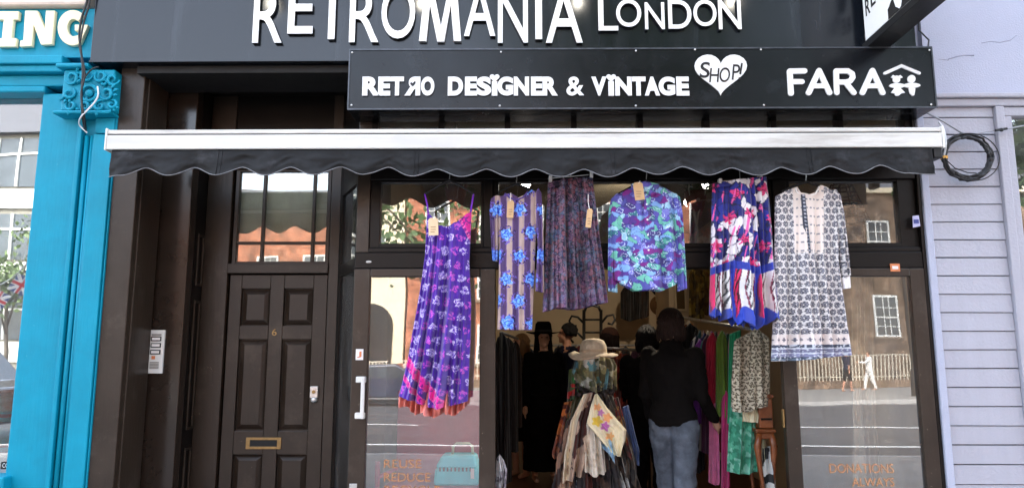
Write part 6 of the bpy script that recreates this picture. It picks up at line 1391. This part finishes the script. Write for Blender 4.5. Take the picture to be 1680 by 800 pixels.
items = [('olive_cardigan', 'olive green cardigan on the right rail', C(92, 120, 40), 1184, 542, 680, 13, .8), ('red_blouse', 'crimson blouse on the right rail beside the olive cardigan', C(170, 34, 60), 1168, 545, 675, 14, .95),
         ('magenta_skirt', 'long magenta skirt below the olive cardigan', C(170, 46, 100), 1190, 640, 800, 9, .75), ('plum_dress', 'dark plum dress between crimson and violet clothes', C(70, 30, 60), 1160, 548, 740, 12, 1.1),
         ('violet_top', 'violet top on the right rail', C(120, 60, 160), 1148, 556, 690, 14, 1.25), ('navy_dress', 'navy dress on the right rail beside the violet top', C(36, 40, 92), 1156, 546, 720, 14, 1.4),
         ('teal_blouse', 'small teal top showing above the violet one', C(60, 140, 140), 1158, 552, 600, 14, 1.2), ('grey_trousers', 'light grey trousers hanging low on the right rail', C(150, 150, 148), 1158, 672, 738, 14, 1.3),
         ('striped_top', 'navy and white striped top on the right rail', None, 1142, 550, 640, 15, 1.5), ('black_coat', 'black coat at the far end of the right rail', C(22, 20, 22), 1132, 530, 760, 24, 1.9),
         ('orange_scarf', 'orange and cream scarf hanging over the end of the right rail', 'o', 1130, 525, 600, 16, 2.2), ('brown_coat', 'dark brown coat on the right rail behind the black one', C(54, 36, 28), 1122, 535, 750, 20, 2.5),
         ('black_dress', 'black dress hanging next to the navy dress', C(20, 20, 26), 1144, 560, 770, 16, 1.62), ('pink_skirt', 'pink skirt hanging low by the black dress', C(200, 110, 150), 1172, 660, 790, 12, .9)]
rg = random.Random(9)
for k, (a_, co) in enumerate((('dusty pink', C(176, 120, 130)), ('bottle green', C(24, 66, 50)), ('sky blue', C(110, 150, 190)), ('scarlet', C(186, 36, 40)), ('dark grey', C(60, 60, 64)), ('royal purple', C(76, 34, 120)), ('ivory', C(206, 198, 180)), ('brick brown', C(110, 60, 44)), ('dark teal', C(20, 72, 80)), ('ink black', C(16, 16, 20)))):
    items.append(('slim_garment', a_ + ' garment squeezed edge on into the right rail', co, 1200 - k * 6.5, 546 - k * .6, 690 + rg.uniform(-40, 60), 7, .7 + k * .13))
for i, (nm, lb_, co, cx, c0, c1, wd, y) in enumerate(items):
    pt = flat(co) if isinstance(co, tuple) else (pat_patch([C(220, 140, 50), C(230, 210, 180), C(120, 70, 40)], 7, 3) if co == 'o' else (lambda px, py, t, s_: np.where((np.mod(px * .5 + py * .1, 4) < 1.5)[..., None], np.array(C(222, 222, 222)[:3]), np.array(C(30, 36, 70)[:3]))))
    gt(nm, lb_, [(c0, cx - wd * .35), (c0 + 20, cx - wd * .7), (c1, cx - wd * .8)], [(c0, cx + wd * .35), (c0 + 20, cx + wd * .7), (c1, cx + wd * .75)], [(0, c0 + 10), (.5, c0), (1, c0 + 8)], [(0, c1), (.5, c1 + 4), (1, c1 - 2)], y, pt, nm.split('_')[-1], seed=40 + i, nu=40, nv=70, **RC)
# rust and red clothes behind the dress form
r0, r1 = P(985, 570, 1.8), P(1060, 575, 2.3)
rail(tuple(r0), tuple(r1), 'low steel rail of rust red clothes behind the dress form')
for i, (nm, lb_, cols, a, w_, c0, c1) in enumerate((('patterned_dress', 'rust red dress with orange pattern behind the dress form', [C(140, 40, 30), C(180, 90, 50), C(90, 26, 24), C(160, 50, 36)], 1018, 15, 578, 700),
        ('red_cardigan', 'dull red cardigan right of the rust dress', [C(110, 32, 28), C(90, 26, 26)], 1035, 12, 585, 690), ('dark_tunic', 'dark red brown tunic at right end of the low rail', [C(70, 28, 24), C(50, 24, 22)], 1048, 12, 590, 720))):
    gt(nm, lb_, [(c0, a - w_ * .4), (c1, a - w_)], [(c0, a + w_ * .4), (c1, a + w_)], [(0, c0 + 6), (.5, c0), (1, c0 + 6)], [(0, c1), (1, c1)], 1.9 + .12 * i, pat_patch(cols, 7, 5 + i), nm.split('_')[1], 'clothes on the low rail', seed=70 + i)
# dark clothes along the left wall
r0, r1 = P(822, 545, 1.4), P(862, 560, 6.0)
rail(tuple(r0), tuple(r1), 'steel rail of black clothes along the left wall')
for i, (lb_, co, a, w_, c0, c1, y) in enumerate((('black coat nearest the door on the left rail', C(22, 20, 20), 824, 16, 546, 790, 1.5), ('charcoal jacket on the left rail', C(44, 40, 40), 834, 14, 552, 740, 2.1), ('dark navy coat on the left rail', C(26, 28, 40), 838, 13, 556, 740, 2.8), ('very dark brown coat at the end of the left rail', C(42, 30, 26), 846, 12, 558, 700, 3.3))):
    gt('dark_coat', lb_, [(c0, a - w_ * .4), (c0 + 25, a - w_ * .8), (c1, a - w_)], [(c0, a + w_ * .4), (c0 + 25, a + w_ * .8), (c1, a + w_)], [(0, c0 + 8), (.5, c0), (1, c0 + 8)], [(0, c1), (1, c1)], y, flat(co), 'coat', 'dark coats on the left rail', seed=80 + i, nu=40, nv=60)
# clothes hanging high on the back and right walls
for i, (nm, lb_, cols, a, w_, c0, c1, y) in enumerate((('gold_dress', 'gold and mustard dress hanging high between shirt and blue skirt', [C(150, 120, 40), C(110, 84, 30), C(176, 146, 70), C(80, 60, 26)], 1143, 13, 436, 520, 3.2), ('mustard_coat', 'mustard fringed coat hanging by the gold dress', [C(160, 130, 56), C(130, 96, 40)], 1161, 10, 436, 512, 3.4),
        ('dark_jacket', 'black jacket hanging on the back wall left of the mirror', [C(26, 22, 20), C(40, 32, 28)], 1034, 16, 466, 522, 6.6), ('dark_jacket', 'brown jacket hanging on the back wall beside the black jacket', [C(60, 42, 32), C(40, 30, 24)], 1054, 11, 464, 518, 6.8))):
    gt(nm, lb_, [(c0, a - w_ * .5), (c0 + 14, a - w_), (c1, a - w_)], [(c0, a + w_ * .5), (c0 + 14, a + w_), (c1, a + w_)], [(0, c0 + 6), (.5, c0), (1, c0 + 6)], [(0, c1), (.5, c1 + 5), (1, c1)], y, pat_patch(cols, 6, 12 + i), nm.split('_')[1], 'clothes hung on the walls', seed=90 + i)

# more dark clothes along a back rail, hats and bags on the back wall
r0, r1 = P(862, 566, 4.9), P(1126, 566, 4.9)
rail(tuple(r0), tuple(r1), 'long steel rail of dark clothes across the back of the shop')
rg = random.Random(77)
for i, (lb_, co, a) in enumerate((('slate dress left of the coat stand on back rail', C(40, 42, 50), 870), ('black tunic second from the left on back rail', C(18, 17, 18), 884), ('brown cardigan behind the black hat on back rail', C(56, 38, 28), 900), ('black skirt behind the person in profile', C(20, 19, 22), 916), ('bottle green dress left of the straw hat on back rail', C(24, 44, 34), 932), ('wine red dress behind the straw hat on back rail', C(70, 20, 26), 950),
        ('ink blue coat behind the coat stand', C(22, 26, 44), 968), ('black coat right of the straw hat on back rail', C(16, 15, 16), 990), ('ochre dress behind the knitted hat on back rail', C(110, 76, 32), 1008), ('charcoal coat behind the person in black', C(36, 34, 36), 1026), ('plum blouse on back rail beside the charcoal coat', C(58, 26, 48), 1044), ('black dress on back rail behind the brown jacket', C(18, 18, 20), 1064), ('rust coat at right end of the back rail', C(88, 40, 26), 1118))):
    c0 = 568 + rg.uniform(-2, 3); c1 = 668 + rg.uniform(-20, 46); w_ = rg.uniform(9, 13)
    gt('hanging_clothes', lb_, [(c0, a - w_ * .4), (c0 + 14, a - w_ * .9), (c1, a - w_)], [(c0, a + w_ * .4), (c0 + 14, a + w_ * .9), (c1, a + w_)], [(0, c0 + 5), (.5, c0), (1, c0 + 5)], [(0, c1), (.5, c1 + 3), (1, c1)], 4.85 + rg.uniform(-.06, .06), pat_patch([co, tuple(v * .7 for v in co), tuple(min(1, v * 1.4) for v in co)], 6, i), 'garment', 'clothes on the back rail', seed=120 + i, nu=30, nv=50)
for i, (a, c, co, lb_) in enumerate(((1086, 470, C(30, 24, 22), 'dark felt hat on the back wall above the knitted hat'), (1084, 500, C(120, 84, 50), 'tan felt hat on the back wall below a dark one'))):
    p = P(a, c, 7.5); b = MB(); b.lathe((p.x, 0, 0), [(.17, 0), (.172, .008), (.1, .012), (.095, .08), (.06, .115), (.005, .11)], 26)
    b.v = [(x_, 7.59 - z_, p.z + y_) for x_, y_, z_ in b.v]; b.build('wall_hat', mat('felt', co, .9), smooth=True, tag_=(lb_, 'hat', 'hats on the back wall'))
# ---- bentwood coat stand, mirror, table with a wooden box
bs = P(972, 560, 5.2); DK = mat('black_bentwood', C(22, 18, 17), .35, var=.2)
T = thing('coat_stand', (bs.x, 5.2, ZF), 'black bentwood coat stand with curled hooks behind the dress form', 'coat stand')
def bp(a, c): return P(a, c, 5.2)
for q in ((958, 962), (986, 982)):
    b = MB(); b.tube([bp(q[0], 508), bp(q[0], 600), (bp(q[1], 600).x, 5.2, ZF)], .022, 9); b.build('upright', DK, T, smooth=True)
b = MB(); b.tube([bp(958, 512), bp(962, 503), bp(972, 500), bp(982, 503), bp(986, 512)], .02, 9); b.build('top_arch', DK, T, smooth=True)
for c in (524, 545, 570): b = MB(); b.tube([bp(958, c), bp(986, c)], .014, 8); b.build('crossbar', DK, T, smooth=True)
for pts in ([(958, 530), (948, 520), (938, 518), (934, 526), (938, 534), (946, 534)], [(958, 556), (948, 546), (938, 548), (936, 556), (941, 562)], [(986, 530), (996, 518), (1006, 516), (1009, 524), (1004, 532), (997, 530)], [(986, 552), (998, 545), (1006, 550), (1003, 560)]):
    b = MB(); b.tube([bp(*p) for p in pts], .016, 8); b.build('hook', DK, T, smooth=True)
b = MB()
for s_ in (-1, 1): b.tube([(bs.x, 5.2, ZF + .35), (bs.x + s_ * .3, 5.0, ZF + .01)], .018, 8); b.tube([(bs.x, 5.2, ZF + .35), (bs.x + s_ * .3, 5.4, ZF + .01)], .018, 8)
b.build('feet', DK, T)
mx0, mx1 = PX(1106, 480, 6.4), PX(1126, 480, 6.4)
T = thing('wall_mirror', ((mx0 + mx1) / 2, 6.4, PZ(508, 6.4)), 'tall mirror in cream frame leaning high behind the shop', 'mirror')
b = MB(); z0, z1 = PZ(510, 6.4), PZ(452, 6.4)
for (a0, a1, c0, c1) in ((mx0, mx0 + .03, z0, z1), (mx1 - .03, mx1, z0, z1), (mx0 + .03, mx1 - .03, z0, z0 + .03), (mx0 + .03, mx1 - .03, z1 - .03, z1)): b.box(a0, a1, 6.38, 6.42, c0, c1)
b.build('frame', mat('cream_frame', C(216, 196, 160), .5), T)
b = MB(); b.box(mx0 + .03, mx1 - .03, 6.395, 6.405, z0 + .03, z1 - .03); b.build('mirror_glass', mat('dull_mirror', C(150, 130, 100), .15, metal=.8), T)
b = MB(); b.box(PX(1098, 500, 6.44), PX(1150, 500, 6.44), 6.44, 7.58, ZF, ZC - .01); b.build('partition_wall', MT['int_wall'], SB)
WD = mat('polished_wood', C(120, 66, 34), .3, var=.35, scale=14)
yt = .38; tx0, tx1 = PX(1243, 700, yt), PX(1271, 700, yt); tz = PZ(703, yt)
T = thing('side_table', ((tx0 + tx1) / 2, yt + .14, ZF), 'small wooden table with curved cabriole legs beside the right door', 'table')
b = MB(); b.box(tx0 - .01, tx1 + .01, yt, yt + .3, tz - .025, tz); b.box(tx0 + .005, tx1 - .005, yt + .015, yt + .285, tz - .07, tz - .026); b.build('tabletop', WD, T, bevel=.008)
for sx_, xx in ((1, tx0 + .02), (-1, tx1 - .02)):
    for yy in (yt + .03, yt + .27):
        b = MB(); b.tube([(xx, yy, tz - .03), (xx - sx_ * .018, yy, tz - .12), (xx - sx_ * .008, yy, tz - .26), (xx + sx_ * .01, yy, tz - .42), (xx - sx_ * .02, yy, ZF + .02)], [.022, .026, .017, .012, .018], 10); b.build('leg', WD, T, smooth=True)
b = MB(); bx0_, bx1_ = PX(1245, 670, yt + .03), PX(1268, 670, yt + .03); bz1 = PZ(648, yt + .03)
b.box(bx0_, bx1_, yt + .03, yt + .22, tz + .002, bz1 - .02); WB = b.build('wooden_box', WD, bevel=.008, tag_=('brown wooden box standing on the cabriole legged table', 'box'))
b = MB(); b.box(bx0_ - .008, bx1_ + .008, yt + .022, yt + .228, bz1 - .019, bz1 + .008); b.build('lid', WD, WB, bevel=.006)
b = MB(); b.box(bx0_ + .01, bx1_ - .01, yt + .024, yt + .0295, tz + .06, tz + .075); b.build('carved_band', MT['brown_trim_shade'], WB)
gt('shoe_cloth', 'black and white cloth heaped under the cabriole legged table', [(730, 1252), (800, 1250)], [(730, 1266), (800, 1268)], [(0, 735), (1, 730)], [(0, 800), (1, 802)], .5, pat_zebra(C(210, 210, 206), C(30, 30, 30), 6, 3, .0), 'cloth', None, seed=101)
# macrame planters seen through the upper windows
def planter(a, c, y, label):
    p = P(a, c, y); T = thing('hanging_planter', (p.x, y, p.z), label, 'planter', 'macrame planters in the shop')
    b = MB(); b.lathe((p.x, y, p.z - .12), [(.06, 0), (.085, .09), (.095, .16), (.08, .16), (.07, .1)], 22); b.build('pot', mat('terracotta', C(120, 66, 46), .7, var=.2), T, smooth=True)
    b = MB()
    for k in range(4):
        t = math.pi / 4 + k * math.pi / 2; b.tube([(p.x, y, p.z - .26), (p.x + .02 * math.cos(t), y + .02 * math.sin(t), p.z - .16), (p.x + .105 * math.cos(t), y + .105 * math.sin(t), p.z + .05), (p.x, y, p.z + .35), (p.x, y, ZC - .001)], .006, 6)
    b.tube([(p.x, y, p.z - .26), (p.x, y, p.z - .5)], [.014, .02], 8); b.build('cord', mat('cotton_cord', C(196, 186, 160), .9), T)
    V = []; F = []; rg = np.random.RandomState(int(a))
    for k in range(70):
        o = np.array([p.x, y, p.z + .06]) + rg.normal(0, 1, 3) * .05; d = rg.normal(0, 1, 3); d[2] = abs(d[2]) * .6 - .1; d /= np.linalg.norm(d); e = np.cross(d, (0, 0, 1)); n0 = len(V); L_ = rg.uniform(.08, .2)
        V += [tuple(o), tuple(o + d * L_ * .5 + e * .02), tuple(o + d * L_), tuple(o + d * L_ * .5 - e * .02)]; F.append((n0, n0 + 1, n0 + 2, n0 + 3))
    b = MB(); b.add(V, F); b.build('leaves', MT['leaf2'], T)
planter(1141, 322, 1.1, 'macrame planter hanging right of the print shirt'); planter(748, 312, .9, 'macrame planter hanging above the violet dress')
# wicker stand and dark picture behind the upper right window
wk = P(1382, 330, .6); T = thing('wicker_stand', (wk.x, .6, wk.z - .3), 'wicker lampshade frame behind the upper right window', 'lampshade')
b = MB()
for k in range(5): b.tube([(wk.x + (.08 + .025 * k) * math.cos(t), .6 + (.08 + .025 * k) * math.sin(t), wk.z + .12 - .07 * k) for t in np.linspace(0, 6.2832, 24)], .006, 6)
for k in range(9): t = 6.2832 * k / 9; b.tube([(wk.x + .07 * math.cos(t), .6 + .07 * math.sin(t), wk.z + .14), (wk.x + .19 * math.cos(t), .6 + .19 * math.sin(t), wk.z - .18)], .005, 6)
b.build('wicker_ribs', mat('dark_wicker', C(110, 70, 36), .6), T); b = MB(); b.tube([(wk.x, .6, wk.z + .13), (wk.x, .6, ZC - .001)], .006, 6); b.build('cord', MT['black'], T)
pc0, pc1 = PX(1385, 375, .8), PX(1427, 375, .8)
T = thing('framed_picture', ((pc0 + pc1) / 2, .8, PZ(410, .8)), 'dark brown picture standing behind the upper right window', 'picture')
b = MB(); b.box(pc0, pc1, .8, .83, PZ(412, .8), PZ(333, .8)); b.build('frame', MT['brown_trim_shade'], T, bevel=.004)
b = MB(); b.box(pc0 + .02, pc1 - .02, .794, .7985, PZ(408, .8), PZ(337, .8)); b.build('canvas', mat('dark_canvas', C(66, 48, 30), .5, var=.7, scale=12), T)
b = MB(); b.box(pc0 - .05, pc1 + .1, .75, 1.0, PZ(414, .8) - .03, PZ(414, .8)); b.build('wall_shelf', MT['brown_trim_shade'], SB)
# curtain and pink display behind the doors
gt('woven_curtain', 'beige woven curtain hanging behind the right glass door', [(300, 1392), (800, 1400)], [(300, 1430), (800, 1440)], [(0, 452), (1, 452)], [(0, 790), (1, 790)], .35, flat(C(206, 190, 162)), 'curtain', None, .04, 6, .02, 55)
PK = mat('dusty_pink_cloth', C(190, 96, 100), .9, var=.15, scale=4)
a0, a1 = PX(640, 720, .7), PX(806, 720, .7)
T = thing('display_plinth', ((a0 + a1) / 2, .7, ZF), 'pink cloth covered display plinth behind the left glass door', 'plinth')
b = MB(); b.box(a0, a1, .32, 1.0, ZF + .002, PZ(800, .35)); b.build('base', PK, T, bevel=.02)
b = MB(); b.box(a0, a1, 1.002, 1.04, ZF + .002, PZ(640, 1.0)); b.build('back_panel', PK, T, bevel=.01)
# turquoise pet carrier on the plinth
yc_ = .42; c0, c1 = PX(711, 775, yc_), PX(786, 775, yc_); zb_, zt_ = PZ(799.0, .35), PZ(757, yc_)
zb_ = PZ(800, .35) + .002
T = thing('pet_carrier', ((c0 + c1) / 2, yc_ + .15, zb_), 'turquoise pet carrier with cream handle behind the left glass door', 'pet carrier')
TQ = mat('turquoise_plastic', C(80, 206, 214), .4, var=.05); CR = mat('cream_plastic', C(236, 228, 200), .4)
zt_ = PZ(765, yc_); zb2 = zt_ - .26
b = MB(); k_ = .03; zlow = min(zb_, zt_ - .16)
b.hexa([(c0, yc_, zb_), (c1, yc_, zb_), (c1, yc_ + .32, zb_), (c0, yc_ + .32, zb_)], [(c0 + .01, yc_ + .01, zb_ + .12), (c1 - .01, yc_ + .01, zb_ + .12), (c1 - .01, yc_ + .31, zb_ + .12), (c0 + .01, yc_ + .31, zb_ + .12)])
b.hexa([(c0 + .01, yc_ + .01, zb_ + .121), (c1 - .01, yc_ + .01, zb_ + .121), (c1 - .01, yc_ + .31, zb_ + .121), (c0 + .01, yc_ + .31, zb_ + .121)], [(c0 + .05, yc_ + .05, max(zt_, zb_ + .2)), (c1 - .03, yc_ + .05, max(zt_, zb_ + .2)), (c1 - .03, yc_ + .27, max(zt_, zb_ + .2)), (c0 + .05, yc_ + .27, max(zt_, zb_ + .2))])
b.build('shell', TQ, T, bevel=.02, seg=3)
zt_ = max(zt_, zb_ + .2); xm_ = PX(759, 755, yc_ + .16)
b = MB(); b.tube([(xm_ - .075, yc_ + .16, zt_ - .01), (xm_ - .07, yc_ + .16, zt_ + .055), (xm_ - .045, yc_ + .16, zt_ + .075), (xm_ + .045, yc_ + .16, zt_ + .075), (xm_ + .07, yc_ + .16, zt_ + .055), (xm_ + .075, yc_ + .16, zt_ - .01)], .010, 8); b.build('handle', CR, T, smooth=True)
b = MB()
for i in range(9): b.box(c0 + .04 + i * .027, c0 + .052 + i * .027, yc_ + .0, yc_ + .012, zb_ + .10, zb_ + .125)
b.build('air_vents', MT['black'], T)
b = MB(); b.box(c1 - .06, c1 - .035, yc_ - .004, yc_ + .002, zb_ + .05, zb_ + .12); b.build('price_label', MT['white_paper'], T)
b = MB(); xr_ = PX(619, 780, .3); b.tube([(xr_, .3, ZF + .002), (xr_, .3, PZ(756, .3))], .018, 10); b.tube([(xr_, .3, PZ(783, .3)), (xr_ + .1, .5, PZ(775, .3))], .014, 8)
b.build('red_post', mat('red_gloss', C(190, 40, 60), .4), tag_=('red post with a side arm just inside the left glass door', 'post'))
# patterned bag by the middle door post
gt('cloth_bag', 'pale patterned cloth bag at the foot of the middle door stile', [(745, 815), (800, 812)], [(745, 824), (770, 832), (800, 830)], [(0, 752), (.5, 745), (1, 755)], [(0, 806), (1, 806)], .3, pat_patch([C(176, 170, 176), C(120, 110, 120), C(210, 206, 206)], 6, 4), 'bag', None, seed=110)

# ---- goods in the teal shop's window
for k, (nm, lb_, a0, a1, c0, c1, co) in enumerate((('storage_tin', 'upper turquoise tin in the teal shop window', -8, 30, 644, 690, C(120, 206, 204)), ('storage_tin', 'lower turquoise tin under another in the teal shop window', -14, 32, 697, 738, C(110, 200, 200)), ('storage_tin', 'black tin at the bottom of the teal shop window', -16, 30, 742, 786, C(26, 26, 28)))):
    yy = .5; xx = (PX(a0, c0, yy) + PX(a1, c0, yy)) / 2; r_ = (PX(a1, c0, yy) - PX(a0, c0, yy)) / 2; za, zb3 = PZ(c1, yy, 10), PZ(c0, yy, 10)
    T = thing(nm, (xx, yy, za), lb_, 'tin', 'tins in the teal shop window')
    b = MB(); b.lathe((xx, yy, za), [(r_, 0), (r_, zb3 - za - .03), (r_ * .9, zb3 - za - .02)], 28); b.build('body', mat('tin_paint', co, .35, var=.5, scale=14), T, bevel=.004)
    b = MB(); b.lathe((xx, yy, zb3 - .028), [(r_ * 1.02, 0), (r_ * 1.02, .02), (r_ * .3, .03)], 28); b.build('lid', mat('tin_lid', (co[0] * .8, co[1] * .8, co[2] * .8, 1), .3), T)
    b = MB(); b.lathe((xx, yy, za + .03), [(r_ * 1.008, 0), (r_ * 1.008, .025)], 28, closed=False); b.build('printed_band', mat('red_band', C(206, 70, 60), .5), T)
b = MB(); b.box(-9.3, XG - .1, .3, .9, .12, PZ(786, .5, 10) - .004); b.build('window_shelf', MT['teal'], TS)

# ---- passers-by across the street, seen in the right door pane
q = M(1425, 588, 30)
person((q.x, q.y, 0.0), 1.72, -1.5, 'person in white walking on the far pavement before the railing', 'tan', 'brown', 0, ((.1, .9, .7), (.1, -.3, .4)), .12, 0, (('white_trousers', 'trousers', CB['white'], {}), ('white_top', 'top', CB['white'], {})), vox=.02)
q = M(1388, 588, 29)
person((q.x, q.y, 0.0), 1.76, 1.2, 'person in black shorts walking on the far pavement', 'tan', 'black', 0, ((.1, .3, .4), (.1, -.3, .3)), .10, 0, (('shorts', 'trousers', CB['black'], {'low': .9}), ('dark_top', 'top', CB['navy'], {'sleeve': .4})), vox=.02)
